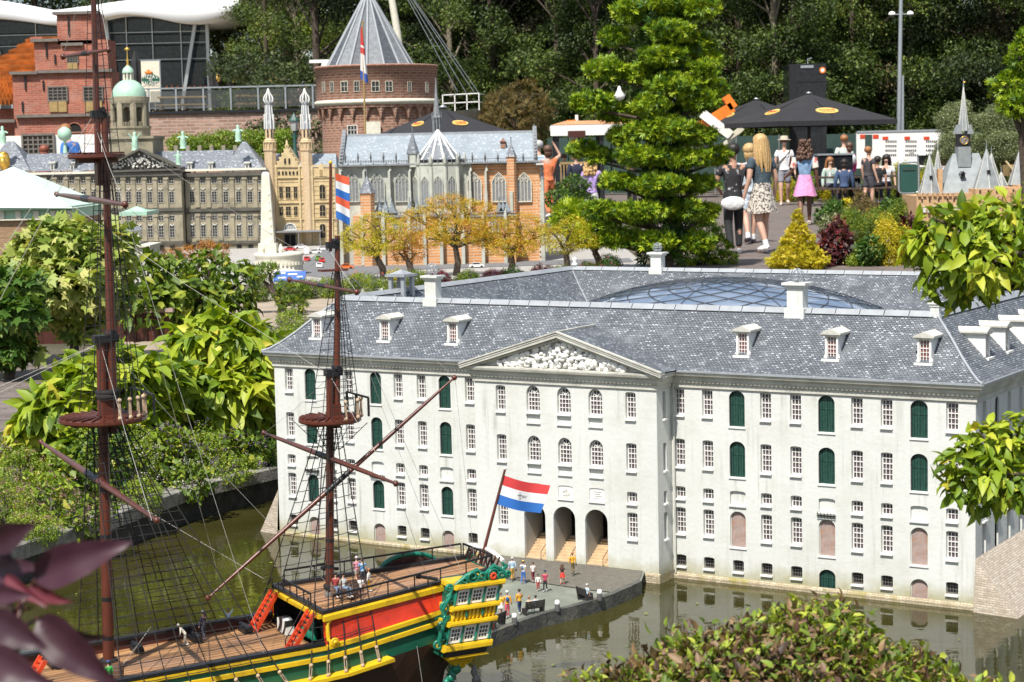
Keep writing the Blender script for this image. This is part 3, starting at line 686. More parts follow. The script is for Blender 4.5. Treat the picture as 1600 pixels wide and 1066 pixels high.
def hull(g, side):
    for seq, q_ in ((SS, False), (SQ, True)):
        rows = []
        for s in seq:
            B = hbm(s); lo = lower(s)
            r = [(B*lo*.72,-.1), (B*(.25+.75*lo)*.95,.05), (B*(.6+.4*lo),.14), (B*1.0,Z2(s)-.050), (B,Z2(s)-.0065), (B*.995,Z2(s)+.0055), (B*.985,Z1(s)-.0065), (B*.975,Z1(s)+.0065)]
            if q_: r += [((B*.975+hbq(s))/2,(Z1(s)+QZ(s))/2), (hbq(s)+.006,QZ(s)-.016), (hbq(s)+.004,QZ(s)+.002)]
            rk = lambda z, s=s: s - (max(0, s-.84)/.22)*.15*max(0, min(1, (.40-z)/.26))
            rows.append((s, r, rk))
        mats = [0,0,0,1,2,1,2] + ([3,3,2] if q_ else [])
        for (s0,r0,k0),(s1,r1,k1) in zip(rows, rows[1:]):
            for k in range(len(r0)-1):
                P_ = lambda kk, r_: X(kk(r_[1]), side*r_[0], r_[1]); f = [P_(k0,r0[k]), P_(k1,r1[k]), P_(k1,r1[k+1]), P_(k0,r0[k+1])]
                g.add(f, [(0,1,2,3) if side > 0 else (3,2,1,0)], mats[k], False)
HM = [M['hull_brown'], M['sgreen'], M['yellow'], M['red']]
g = MB(); hull(g, 1); hull(g, -1)
s = 1.06; B = hbm(s); pr_ = [(B*.06,-.1),(B*.3,.05),(B*.62,.14),(B,Z2(s)-.05),(B,Z1(s)),(hbq(s),QZ(s)+.002)]
rk_ = lambda z: s - .15*max(0, min(1, (.40-z)/.26))
for (b0,z0),(b1,z1) in zip(pr_, pr_[1:]): g.add([X(rk_(z0),b0,z0),X(rk_(z0),-b0,z0),X(rk_(z1),-b1,z1),X(rk_(z1),b1,z1)], [(0,1,2,3)], 0 if z0 < .2 else 1)
part(g, 'hull', HM, ship)
# raised mouldings
def mould(pts, w_, h_, name, m):
    g = MB()
    for a, b2 in zip(pts, pts[1:]): g.bar(a, b2, w_, h_)
    return part(g, name, m, ship)
for side in (1,-1):
    sl = SS+SQ[1:]
    mould([X(s, side*(hbm(s)+.003), Z2(s)) for s in sl if s < .9], .008, .011, 'wale', M['yellow'])
    mould([X(s, side*(hbm(s)*.978+.003), Z1(s)) for s in sl if s < .9], .008, .011, 'wale', M['yellow'])
    mould([X(s, side*(hbq(s)+.007), QZ(s)-.008) for s in SQ if s < .95], .010, .013, 'rail_moulding', M['yellow'])
    mould([X(s, side*(hbm(s)*.96), Z1(s)+.012) for s in SS], .022, .008, 'gunwale', M['black'])
    mould([X(s, side*(hbq(s)-.006), QZ(s)+.006) for s in SQ], .016, .010, 'waterway', M['black'])
    mould([X(s, side*(hbm(s)+.018), Z2(s)-.048) for s in np.linspace(.36,.70,6)], .036, .009, 'channel', M['yellow'])
    mould([X(s, side*(hbm(s)+.018), Z2(s)-.052) for s in np.linspace(-.15,.42,6)], .036, .009, 'channel', M['yellow'])
    # the rounded yellow frame and scroll at the fore end of the red panel
    c = [X(.535,side*.197,Z1(.535)+.004), X(.526,side*.193,Z1(.53)+.02), X(.527,side*.189,QZ(.52)-.022), X(.540,side*.187,QZ(.54)-.010)]
    g = MB(); g.tube(c, .006, 6); part(g, 'panel_frame', M['yellow'], ship)
    g = MB(); g.lathe([(.011,0),(.012,.004),(.009,.006),(.007,.004),(.005,.008),(.0,.009)], 14)
    part(g, 'scroll', M['yellow'], ship, loc=X(.541,side*.199,Z1(.54)+.012), rot=(PI/2*side,0,0))
    # inner bulwarks of the waist
    g = MB()
    for a, b2 in zip(SS, SS[1:]): g.add([X(a,side*hbm(a)*.93,WZ(a)-.01),X(b2,side*hbm(b2)*.93,WZ(b2)-.01),X(b2,side*hbm(b2)*.945,Z1(b2)+.012),X(a,side*hbm(a)*.945,Z1(a)+.012)], [(0,1,2,3)])
    part(g, 'bulwark', M['bulwark'], ship)
# decks of single planks
dk = thing('deck', None, None); dk.parent = ship
def deck(seq, zf, hb, n, lift=0):
    for i in range(n):
        f0, f1 = -1+2*i/n, -1+2*(i+1)/n; g = MB(); e_ = .0006; j = random.uniform(-.0006,.0006)
        for a, b2 in zip(seq, seq[1:]):
            p = [X(a,hb(a)*f0+e_,zf(a)+j), X(b2,hb(b2)*f0+e_,zf(b2)+j), X(b2,hb(b2)*f1-e_,zf(b2)+j), X(a,hb(a)*f1-e_,zf(a)+j)]
            lo = [q_ - Vector((0,0,.004)) for q_ in p]
            g.add(p+lo, [(3,2,1,0),(0,1,5,4),(2,3,7,6)])
        part(g, 'plank', M['plank'], dk)
deck([-1.0,-.6,-.2,.2,.52], WZ, lambda s: hbm(s)*.935, 30)
deck([.512,.7,.88,1.055], QZ, lambda s: hbq(s)-.004, 26)
g = MB(); g.add([X(-1.0,-.15,WZ(-1)-.005),X(.52,-.19,WZ(.52)-.005),X(.52,.19,WZ(.52)-.005),X(-1,.15,WZ(-1)-.005)], [(0,1,2,3)])
g.add([X(.512,-.18,QZ(.51)-.005),X(1.056,-.09,QZ(1.05)-.005),X(1.056,.09,QZ(1.05)-.005),X(.512,.18,QZ(.51)-.005)], [(0,1,2,3)]); part(g, 'deck_seam', M['black'], dk)
# break of the quarterdeck: bulkhead, beam, ladders
g = MB(); sb = .575; g.add([X(sb,-.173,WZ(.5)-.01),X(sb,.173,WZ(.5)-.01),X(sb,.173,QZ(sb)-.004),X(sb,-.173,QZ(sb)-.004)], [(0,1,2,3)])
for v_ in (-.174,.174): g.add([X(.515,v_,WZ(.5)-.01),X(sb,v_,WZ(.5)-.01),X(sb,v_,QZ(sb)),X(.515,v_,QZ(.515))], [(0,1,2,3)])
part(g, 'bulkhead', M['black'], ship)
g = MB(); g.bar(X(.510,-.182,QZ(.51)-.004), X(.510,.182,QZ(.51)-.004), .010, .010); part(g, 'deck_beam', M['yellow'], ship)
g = MB(); g.bar(X(.522,-.175,QZ(.51)+.006), X(.522,.175,QZ(.51)+.006), .014, .010); part(g, 'coaming', M['black'], ship)
for v0 in (-.135,.135):
    g = MB(); a0, a1 = X(.437,v0-.022,WZ(.44)+.002), X(.506,v0-.022,QZ(.51)+.002); w_ = X(0,.044,0)
    g.bar(a0, a1, .005, .011); g.bar(a0+w_, a1+w_, .005, .011); lad = part(g, 'ladder', M['ladder'], ship)
    for k in range(8):
        p = a0.lerp(a1, (k+.6)/8.4); g = MB(); g.bar(p+X(0,.003,0), p+w_-X(0,.003,0), .010, .004); part(g, 'rung', M['ladder'], lad)
    g = MB()
    for e_ in (-.024,.024):
        g.tube([X(.44,v0+e_,WZ(.44)+.03), X(.508,v0+e_,QZ(.51)+.034)], .0014, 5); g.tube([X(.508,v0+e_,QZ(.51)),X(.508,v0+e_,QZ(.51)+.034)], .0016, 5); g.tube([X(.44,v0+e_,WZ(.44)),X(.44,v0+e_,WZ(.44)+.03)], .0016, 5)
    part(g, 'ladder_rail', M['black'], ship)
g = MB(); a0, a1 = X(-.215,.0,WZ(-.2)), X(-.165,.0,WZ(-.2)+.075); w_ = X(0,.05,0); g.bar(a0,a1,.005,.011); g.bar(a0+w_,a1+w_,.005,.011); lad = part(g, 'ladder', M['ladder'], ship)
for k in range(6): q_ = a0.lerp(a1,(k+.6)/6.4); g = MB(); g.bar(q_, q_+w_, .010, .004); part(g, 'rung', M['ladder'], lad)
g = MB(); g.lathe([(.05,0),(.05,.03),(.04,.05),(.0,.06)], 14, X(-.30,-.05,WZ(-.3))); part(g, 'hatch_hood', M['black'], ship)
for k in range(4):
    g = MB(); v_ = -.02+.022*k
    g.lathe([(.010,0),(.010,.02),(.006,.028),(.009,.038),(.008,.05),(.003,.058),(.0,.06)], 8, X(.545,v_,WZ(.5))); part(g, 'carved_column', M['teal'], ship)
g = MB(); g.box(.552,.556,-.175,.175,QZ(.55)-.03,QZ(.55)-.012); part(g, 'bulkhead_trim', M['teal'], ship)
M['zebra'] = (lambda m, t, b, N, K: (K(ramp(t, val(t, 'FRACT', val(t, 'MULTIPLY', val(t, 'ADD', noise(t, 3, 1), _sep(t)), 28)), [(.48,(.02,.02,.02)),(.52,(.72,.72,.68))]), b.inputs['Base Color']), m)[-1])
def _sep(t):
    tc = t.nodes.new('ShaderNodeTexCoord'); s_ = t.nodes.new('ShaderNodeSeparateXYZ'); t.links.new(tc.outputs['Object'], s_.inputs[0]); return val(t, 'ADD', s_.outputs[1], s_.outputs[2])
M['zebra'] = M['zebra'](*nodes('striped_panel'))
g = MB(); g.prism([(-.03,0),(.035,0),(.035,.036),(.01,.044),(-.03,.036)], -.012, .012, 0, 'x'); part(g, 'striped_hatch', M['zebra'], ship, loc=X(.505,-.055,WZ(.5)+.002))
# iron rails round the quarterdeck
def rail(pts, h, name, lean=0):
    g = MB(); top = [p + Vector((0,0,h)) for p in pts]
    for a, b2 in zip(top, top[1:]): g.bar(a, b2, .004, .005)
    for p in pts: g.tube([p, p+Vector((0,0,h))], .0019, 5)
    part(g, name, M['black'], ship)
rail([X(s, hbq(s)-.004, QZ(s)+.008) for s in np.linspace(.55,1.05,7)], .036, 'deck_rail'); rail([X(s, -hbq(s)+.004, QZ(s)+.008) for s in np.linspace(.55,1.05,7)], .036, 'deck_rail')
rail([X(1.055, v_, QZ(1.055)+.008) for v_ in (-.09,-.055,-.02,.02,.055,.09)], .036, 'deck_rail'); rail([X(.518, v_, QZ(.51)+.010) for v_ in (-.1,-.05,0,.05,.1)], .030, 'deck_rail')
g = MB()
for k in range(9): v_ = -.092+.023*k; g.bar(X(1.06,v_,QZ(1.06)), X(1.078,v_,QZ(1.06)+.036), .005, .004)
part(g, 'stern_timbers', M['bulwark'], ship)
g = MB(); vs = []
for k in range(13):
    v_ = -.105+.0175*k; z = QZ(1.06)+.026+.016*math.cos(v_/.105*PI/2); vs.append(X(1.082, v_, z))
g.tube(vs, .0065, 6); part(g, 'taffrail', M['white'], ship)
g = MB()
for v_, sc_ in ((-.10,1),(.104,.8)): g.tube([X(1.05,v_,QZ(1.06)-.012), X(1.075,v_,QZ(1.06)), X(1.09,v_,QZ(1.06)+.014), X(1.078,v_,QZ(1.06)+.022)], [.007,.009,.008,.004], 7)
g.tube([X(.91+.085*math.cos(a),-.145,QZ(.91)-.006+.036*math.sin(a)) for a in np.linspace(0,PI,12)], .007, 6)
part(g, 'carved_crest', M['teal'], ship)
g = MB(); g.prism([(.825,-.01),(.995,-.01),(.98,.018),(.95,.030),(.91,.036),(.87,.030),(.84,.018)], .142, .148); part(g, 'far_gallery_back', M['bulwark'], ship, loc=(0,0,QZ(.93)-.012))
# quarter gallery on the near side
gal = thing('quarter_gallery', None, None); gal.parent = ship
GS0 = lambda z: .847+.25*(z-.23); GS1 = lambda z: .978+.27*(z-.23); GV = .212
def gq(a, z, v_=GV): return X(GS0(z)+(GS1(z)-GS0(z))*a, v_, z)
def slab(g, a0, a1, z0, z1, v0, v1, mi=0):
    g.add([gq(a0,z0,v1),gq(a1,z0,v1),gq(a1,z1,v1),gq(a0,z1,v1),gq(a0,z0,v0),gq(a1,z0,v0),gq(a1,z1,v0),gq(a0,z1,v0)], [(0,1,2,3),(3,2,6,7),(0,4,5,1),(1,5,6,2),(0,3,7,4)], mi)
g = MB(); slab(g, .0, 1, .214, .404, .10, GV-.012); part(g, 'gallery_body', M['sgreen'], gal)
for z0, z1, o in ((.392,.405,.008),(.335,.347,.006),(.295,.307,.008),(.229,.245,.008),(.205,.212,.0)):
    g = MB(); slab(g, -.05 if z0 > .21 else .12, 1.04 if z0 > .21 else .98, z0, z1, .12, GV+o); slab(g, -.03 if z0 > .21 else .14, 1.02, z0+.003, z1-.003, .12, GV+o+.004); part(g, 'moulding', M['yellow'], gal)
g = MB(); slab(g, .04, .98, .213, .229, .12, GV-.002); part(g, 'dark_band', M['black'], gal)
for zr0, zr1 in ((.349,.390),(.248,.293)):
    for k in range(3):
        a0, a1 = .045+.315*k, .045+.315*k+.28
        g = MB(); slab(g, a0, a1, zr0, zr1, GV-.012, GV-.004); wo = part(g, 'window', M['white'], gal)
        g = MB()
        for i in range(3):
            for j in range(3):
                aa, zz = a0+(a1-a0)*(.19+.225*i), zr0+(zr1-zr0)*(.17+.235*j); slab(g, aa, aa+(a1-a0)*.15, zz, zz+(zr1-zr0)*.165, GV-.0045, GV-.0035)
        part(g, 'pane', M['pane_dark'], wo)
        
    for k in range(4):
        aa = .02+.315*k
        for j in range(4):
            pass
        g = MB(); z_ = [zr0+(zr1-zr0)*q_ for q_ in (0,.15,.3,.5,.7,.85,1)]
        g.tube([gq(aa,z,GV-.002) for z in z_], [.004,.0028,.0038,.003,.0038,.0028,.004], 6); part(g, 'carved_column', M['teal'], gal)
for k in range(11):
    g = MB(); aa = .05+.09*k; z_ = [.307+.028*q_ for q_ in (0,.2,.45,.7,1)]; g.tube([gq(aa,z,GV-.004) for z in z_], [.0035,.0055,.006,.0045,.0035], 6); part(g, 'baluster', M['yellow'], gal)
g = MB(); slab(g, 0, 1, .307, .335, GV-.014, GV-.010); part(g, 'gallery_panel', M['yellow'], gal)
for k in (3,7):
    g = MB(); aa = .05+.09*k; g.blob(gq(aa,.322,GV+.002), (.004,.004,.012), 0, k); part(g, 'carved_figure', M['teal'], gal)
rr = random.Random(5)
g = MB()
def scroll(g, c, r0, turns, dirn, a0, r_):
    pts = []
    for k in range(int(14*turns)):
        t_ = k/(14*turns-1); a = a0 + dirn*2*PI*turns*t_; rr_ = r0*(1-.8*t_); pts.append(c + Vector((rr_*math.cos(a), -.004*t_, rr_*math.sin(a))))
    g.tube(pts, [r_*(1.15-.55*k/len(pts)) for k in range(len(pts))], 6)
for a_, dz, r0, dr in ((.12,.008,.013,1),(.30,.016,.019,-1),(.50,.014,.015,1),(.74,.014,.026,1),(.74,.014,.017,-1),(.95,.010,.014,-1),(1.08,.012,.010,1)): scroll(g, gq(a_,.405+dz,GV-.002), r0, 1.4, dr, PI if dr > 0 else 0, .0042)
g.tube([gq(-.05,.404,GV-.004), gq(.15,.424,GV-.004), gq(.38,.436,GV-.004), gq(.56,.420,GV-.004), gq(.74,.442,GV-.004), gq(.93,.428,GV-.004), gq(1.12,.412,GV-.01)], [.004,.006,.007,.006,.007,.006,.008], 7)
g.prism([(gq(-.03,.404).x,.403),(gq(1.0,.404).x,.403),(gq(.92,.42).x,.420),(gq(.74,.43).x,.435),(gq(.55,.41).x,.414),(gq(.35,.43).x,.430),(gq(.12,.41).x,.416)], -GV+.006, -GV+.014)
part(g, 'crest', M['teal'], gal)
g = MB()
for k in range(8): a = 2*PI*k/8; g.blob(gq(.74,.417,GV+.006)+Vector((.0065*math.cos(a),0,.0065*math.sin(a))), (.0042,.003,.0042), 0, k)
part(g, 'red_flower', M['ladder'], gal)
g = MB()
for z_, r0, dr in ((.395,.010,1),(.372,.014,-1),(.345,.017,1),(.318,.010,-1),(.296,.012,1),(.272,.015,-1),(.246,.014,1)): scroll(g, gq(-.11-.03*dr,z_,GV-.012), r0, 1.3, dr, .5, .0045)
g.tube([gq(-.06,.402,GV-.012), gq(-.10,.37,GV-.01), gq(-.20,.34,GV-.01), gq(-.06,.318,GV-.01), gq(-.12,.29,GV-.01), gq(-.14,.26,GV-.01), gq(-.05,.232,GV-.012)], [.005,.007,.007,.005,.007,.007,.004], 7)
part(g, 'side_scroll', M['teal'], gal)
for z, m_ in ((.385,'yellow'),(.352,'white'),(.325,'teal'),(.305,'white'),(.276,'ladder'),(.262,'white'),(.245,'white')):
    g = MB(); g.blob(gq(1.05,z,GV-.022), (.007,.008,.016), 0, int(z*1000), .4); part(g, 'carved_figure', M[m_], gal)
g = MB(); g.lathe([(.052,.205),(.040,.192),(.022,.178),(.012,.165)], 10, X(.915,GV-.05,0), 0, True, 0, 1, .7)
for k in range(6): a = -PI*k/5; g.tube([X(.915+.05*math.cos(a),GV-.05-.034*math.sin(a),.204), X(.915+.02*math.cos(a),GV-.05-.015*math.sin(a),.176)], .004, 5)
part(g, 'corbel', M['yellow'], gal)
g = MB()
for k in range(9): t_ = k/8; g.blob(X(.905-.045*t_, GV-.045+.004*math.sin(k*2), .172-.055*t_), (.014*(1-.4*t_),.010,.012), 0, k+80, .4)
part(g, 'carved_dolphin', M['teal'], gal)
g = MB(); g.blob(X(.955,GV-.045,.150), (.010,.010,.018), 0, 8, .5); g.blob(X(.958,GV-.042,.128), (.012,.010,.014), 0, 9, .5); part(g, 'lower_figure', M['stone_dk'], gal)
# ------------------------------------------------------------------ masts, tops and yards
def rigmast(name, segs):
    t_ = thing('mast', None, None); t_.parent = ship
    for nm, pts, r_, m_ in segs: g = MB(); g.tube(pts, r_, 12); part(g, nm, m_, t_)
    return t_
A_ = lambda z: X(.02*z, 0, z); MZ = lambda z: X(.598+.036*z, 0, z)
mm = rigmast('main', [('lower_mast', [A_(.25),A_(.9),A_(1.10)], [.0150,.0135,.0125], M['mast']), ('top_mast', [A_(.86)+X(.026,0,0),A_(1.08)+X(.026,0,0),A_(1.66)+X(.022,0,0)], [.0125,.0115,.0085], M['mast']),
    ('topgallant_mast', [A_(1.53)+X(.004,0,0),A_(2.2)], [.0085,.006], M['mast'])])
mz = rigmast('mizzen', [('lower_mast', [MZ(.37),MZ(.97)], [.0118,.0102], M['mast']), ('top_mast', [MZ(.82)+X(.02,0,0),MZ(1.33)+X(.02,0,0)], [.0090,.0070], M['mast']), ('flag_pole', [MZ(1.29),MZ(1.52)], [.0045,.0035], M['mast'])])
def bands(t_, f, zs, r_):
    for z in zs: g = MB(); g.lathe([(r_,-.005),(r_,.005)], 12, f(z)); part(g, 'iron_band', M['black'], t_)
bands(mm, A_, (.34,.44,.60,.72), .0152); bands(mz, MZ, (.45,.52,.66), .0118)
def maintop(t_, f, z, r_, lattice=True):
    c = f(z); g = MB(); n = 24
    g.lathe([(r_*.96,-.004),(r_,0),(r_,.007),(r_*.9,.008)], n, c, 0, False)
    g.lathe([(.012,.0),(r_*.6,.001)], n, c, 0, False)
    o = part(g, 'top_platform', M['mast'], t_)
    for k in range(n):
        a = 2*PI*k/n; d = Vector((math.cos(a), math.sin(a), 0)); g = MB(); g.bar(c+d*.018+Vector((0,0,.010)), c+d*r_*.97+Vector((0,0,.0105)), .0045, .004); part(g, 'batten', M['mast'], o)
    g = MB(); g.bar(c+X(-.05*r_/.07,.010,-.008), c+X(.05*r_/.07,.010,-.008), .009, .012); g.bar(c+X(-.05*r_/.07,-.010,-.008), c+X(.05*r_/.07,-.010,-.008), .009, .012); g.bar(c+X(0,-.05,-.006), c+X(0,.05,-.006), .008, .009)
    part(g, 'trestle_tree', M['mast'], t_)
def cap(t_, f, z, r_=.022):
    g = MB(); c = f(z); g.box(c.x-r_*.9,c.x+r_*1.9,c.y-r_*.75,c.y+r_*.75,c.z-.008,c.z+.010); g.tube([c+X(r_*1.2,r_*1.2,.012),c+X(r_*1.2,-r_*1.2,.012)], r_*.5, 8); part(g, 'mast_cap', M['black'], t_)
maintop(mm, A_, .896, .110); cap(mm, A_, 1.098); maintop(mm, A_, 1.55, .070); cap(mm, A_, 1.655, .013)
maintop(mz, MZ, .842, .084); cap(mz, MZ, .968, .016); cap(mz, MZ, 1.305, .012)
g = MB(); g.bar(MZ(1.24)+X(-.03,0,0), MZ(1.24)+X(.045,0,0), .03, .005); part(g, 'crosstree', M['mast'], mz)
g = MB(); g.box(-.022,.018,-.017,.017,0,.05); part(g, 'mast_housing', M['mast'], mm, loc=A_(.905)+X(.02,0,0))
g = MB(); g.box(-.014,.016,-.012,.012,0,.035); part(g, 'mast_housing', M['mast'], mz, loc=MZ(.85)+X(.012,0,0))
g = MB(); g.box(-.012,.02,-.014,.014,0,.06); part(g, 'mast_housing', M['mast'], mm, loc=A_(1.48)+X(.01,0,0))
for f, z, t_, r_ in ((A_,.265,mm,.021),(A_,.28,mm,.022),(MZ,.395,mz,.016),(A_,.955,mm,.028),(A_,.965,mm,.028)):
    g = MB(); g.lathe([(r_,-.006),(r_*1.12,0),(r_,.006)], 12, f(z)+(X(.013,0,0) if z > .9 else X(0,0,0))); part(g, 'rope_lashing', M['rope'], t_)
def yard(t_, a, b2, r_, name='yard'):
    a, b2 = Vector(a), Vector(b2); g = MB(); g.tube([a.lerp(b2,q_) for q_ in (0,.15,.5,.85,1)], [r_*.45,r_*.72,r_,r_*.72,r_*.45], 10); o = part(g, name, M['mast'], t_)
    g = MB(); m1, m2 = a.lerp(b2,.46), a.lerp(b2,.56); g.tube([m1,m2], r_*1.07, 10); part(g, 'sling_band', M['black'], o)
    for e_ in (a, b2): g = MB(); g.blob(e_, (.008,.008,.008), 0, 1); part(g, 'yardarm_block', M['mast'], o)
yard(mm, X(.061-.02,-.754,.741), X(-.03,.585,.741), .0095)
yard(mm, X(.130,-.80,1.447), X(-.085,.63,1.447), .0085); yard(mm, X(.0,-.16,1.805), X(.03,.15,1.805), .006)
yard(mz, X(.64,-.546,.74), X(.612,.455,.74), .0078); yard(mz, X(.642,-.30,1.2), X(.60,.275,1.2), .0055)
yard(mz, X(.263,.03,.414), X(.983,.03,.932), .0068, 'lateen_yard')
# rigging
def shroud(name, feet, top, n_rat, r_=.0016, parent=None, w_top=.012, skip=0):
    g = MB(); k = len(feet)
    tops = [Vector(top) + (Vector(feet[-1])-Vector(feet[0])).normalized()*w_top*(i-(k-1)/2) for i in range(k)]
    for a, b2 in zip(feet, tops): g.tube([a, b2], r_, 4)
    for j in range(1+skip, n_rat):
        q_ = j/n_rat; pts = [Vector(a).lerp(b2,q_) for a, b2 in zip(feet, tops)]
        for a, b2 in zip(pts, pts[1:]): g.tube([a, (a+b2)/2 - Vector((0,0,.0012)), b2], r_*.62, 4, cap=False)
    part(g, name, M['rope'], parent or ship)
def channel_feet(s0, s1, n, side, z_off=-.043): return [X(s, side*(hbm(s)+.026), Z2(s)+z_off) for s in np.linspace(s0,s1,n)]
for side in (1,-1):
    shroud('shrouds', channel_feet(-.02,.40,8,side), A_(.885)+X(.01,side*.018,0), 30, parent=mm, skip=2)
    shroud('shrouds', channel_feet(.46,.66,5,side), MZ(.83)+X(0,side*.014,0), 20, parent=mz, skip=2)
    shroud('topmast_shrouds', [A_(.908)+X(.105*math.cos(a),side*.100*math.sin(a),0) for a in np.linspace(1.9,.5,5)], A_(1.54)+X(.02,side*.01,0), 26, .0013, mm, .008)
    shroud('topmast_shrouds', [MZ(.852)+X(.080*math.cos(a),side*.078*math.sin(a),0) for a in np.linspace(1.9,.5,4)], MZ(1.235)+X(.02,side*.01,0), 22, .0012, mz, .006)
    shroud('futtock_shrouds', [A_(.80)+X(.01*k,side*.013,0) for k in range(-1,3)], A_(.89)+X(.02,side*.098,0), 6, .0012, mm, .07)
    shroud('futtock_shrouds', [MZ(.76)+X(.01*k,side*.010,0) for k in range(-1,3)], MZ(.838)+X(.0,side*.076,0), 6, .0011, mz, .05)
    shroud('topgallant_shrouds', [A_(1.557)+X(.062*math.cos(a),side*.062*math.sin(a),0) for a in (1.8,1.2,.7)], A_(2.1), 20, .0011, mm, .004)
    for k, p in enumerate(channel_feet(-.02,.40,8,side)+channel_feet(.46,.66,5,side)):
        g = MB(); q_ = p + Vector((0,0,.002)); up = (A_(.885) if k < 8 else MZ(.83)) - q_; up.normalize()
        for e_ in (-.003,.0,.003): g.tube([q_+X(e_,0,0), q_+X(e_,0,0)+up*.034], .0011, 4)
        g.blob(q_+up*.002, (.0055,.0045,.0055), 0, k); g.blob(q_+up*.036, (.0055,.0045,.0055), 0, k+3); part(g, 'deadeye', M['cordage'], ship)
for f, z, r_, n, t_ in ((A_,.908,.096,5,mm),(MZ,.852,.074,3,mz)):
    for a in np.linspace(1.5,.3,n):
        c = f(z)+X(r_*math.cos(a)+.01, r_*math.sin(a), .0); g = MB()
        for e_ in (-.003,0,.003): g.tube([c+X(e_,0,0), c+X(e_*.6,0,.042)], .0013, 4)
        g.blob(c+X(0,0,.045), (.006,.005,.006), 0, 2); g.blob(c, (.006,.005,.006), 0, 4); part(g, 'deadeye', M['cordage'], t_)
    g = MB(); pp = [f(z)+X(r_*1.08, v_, .052) for v_ in (-r_,-.01,r_)]
    for a, b2 in zip(pp, pp[1:]): g.bar(a, b2, .004, .005)
    for p in pp: g.bar(p-Vector((0,0,.05)), p, .005, .005)
    part(g, 'top_rail', M['black'], t_)
g = MB()
Ls = [(X(-1.5,0,.5),A_(1.09)),(X(-.75,0,.36),A_(1.64)),(X(-1.4,0,.62),A_(1.09)),(A_(1.64),MZ(1.24)),(A_(1.10),X(.60,0,.41)),(A_(1.66),X(-.9,-.1,.4)),(X(-.04,.58,.741),A_(1.08)),(X(.04,-.75,.741),A_(1.08)),
    (X(-.085,.63,1.447),A_(1.62)),(X(.13,-.8,1.447),A_(1.62)),(X(.03,.15,1.805),A_(2.05)),(X(0,-.16,1.805),A_(2.05)),(X(.612,.455,.74),MZ(.96)),(X(.64,-.54,.74),MZ(.96)),(X(.60,.275,1.2),MZ(1.29)),(X(.64,-.3,1.2),MZ(1.29)),
    (X(.983,.03,.932),MZ(1.28)),(X(.985,.03,.93),X(1.02,.05,.43)),(X(-.03,.585,.741),X(.2,.19,.30)),(X(.04,-.75,.741),X(.5,-.17,.39)),(X(.612,.455,.74),X(.84,.19,.35)),(X(-.085,.63,1.447),MZ(.96)),(X(.13,-.8,1.447),MZ(.96)),
    (X(.78,.14,.40),X(.80,.195,.05)),(X(.03,.03,.27),X(.11,.03,.36)),(MZ(1.25),X(.95,.12,.41)),(MZ(1.25),X(.99,-.11,.41)),(A_(1.65),X(.35,.2,.29)),(A_(1.65),X(.4,-.2,.29))]
for a, b2 in Ls:
    mid = (a+b2)/2 - Vector((0,0,(a-b2).length*.012)); g.tube([a, mid, b2], .00055, 4, cap=False)
part(g, 'running_rigging', M['line'], ship)['kind'] = 'stuff'
# small iron bits
for s, side in ((.86,1),(.70,-1)):
    c = X(s-.05, side*(hbq(s)-.006), QZ(s)+.034); g = MB(); d = X(.055,side*.018,-.012)
    g.tube([c, c+d*.2, c+d*.25, c+d], [.006,.007,.0045,.005], 8); g.tube([c+d*.55, c+d*.55-Vector((0,0,.028))], .002, 5); part(g, 'swivel_gun', M['black'], ship)
for s in (.28,.42,.12,-.1,-.25):
    g = MB(); c = X(s,-.150,WZ(s)+.016); g.tube([c+X(0,.05,0), c+X(0,.04,0), c+X(0,-.04,0)], [.007,.009,.006], 8); g.box(c.x-.012,c.x+.012,c.y-.035,c.y+.02,c.z-.014,c.z-.004); part(g, 'deck_gun', M['black'], ship)
def flagmat(name, cols, sig=False):
    m, t, b, N, K = nodes(name); tc = N('ShaderNodeTexCoord'); s_ = N('ShaderNodeSeparateXYZ'); K(tc.outputs['UV'], s_.inputs[0])
    c = ramp(t, s_.outputs[1], [(0, cols[0])] + [(x, c_) for x, c_ in cols[1]]); t.nodes[-1].color_ramp.interpolation = 'CONSTANT'
    for n in t.nodes:
        if n.type == 'VALTORGB': n.color_ramp.interpolation = 'CONSTANT'
    c2 = mixc(t, 1, c, ramp(t, noise(t, 40, 4), [(.3,.9),(.7,1.0)]), 'MULTIPLY')
    K(c2, b.inputs['Base Color']); b.inputs['Roughness'].default_value = .7; return m
RD, WT, BL = (.62,.05,.05), (.80,.80,.80), (.025,.15,.50)
M['flag'] = flagmat('dutch_flag', (BL, [(.335, WT), (.667, RD)])); M['flag_o'] = flagmat('double_dutch_flag', (BL, [(1/6, WT),(2/6,(.75,.12,.05)),(3/6,BL),(4/6,WT),(5/6,(.75,.12,.05))]))
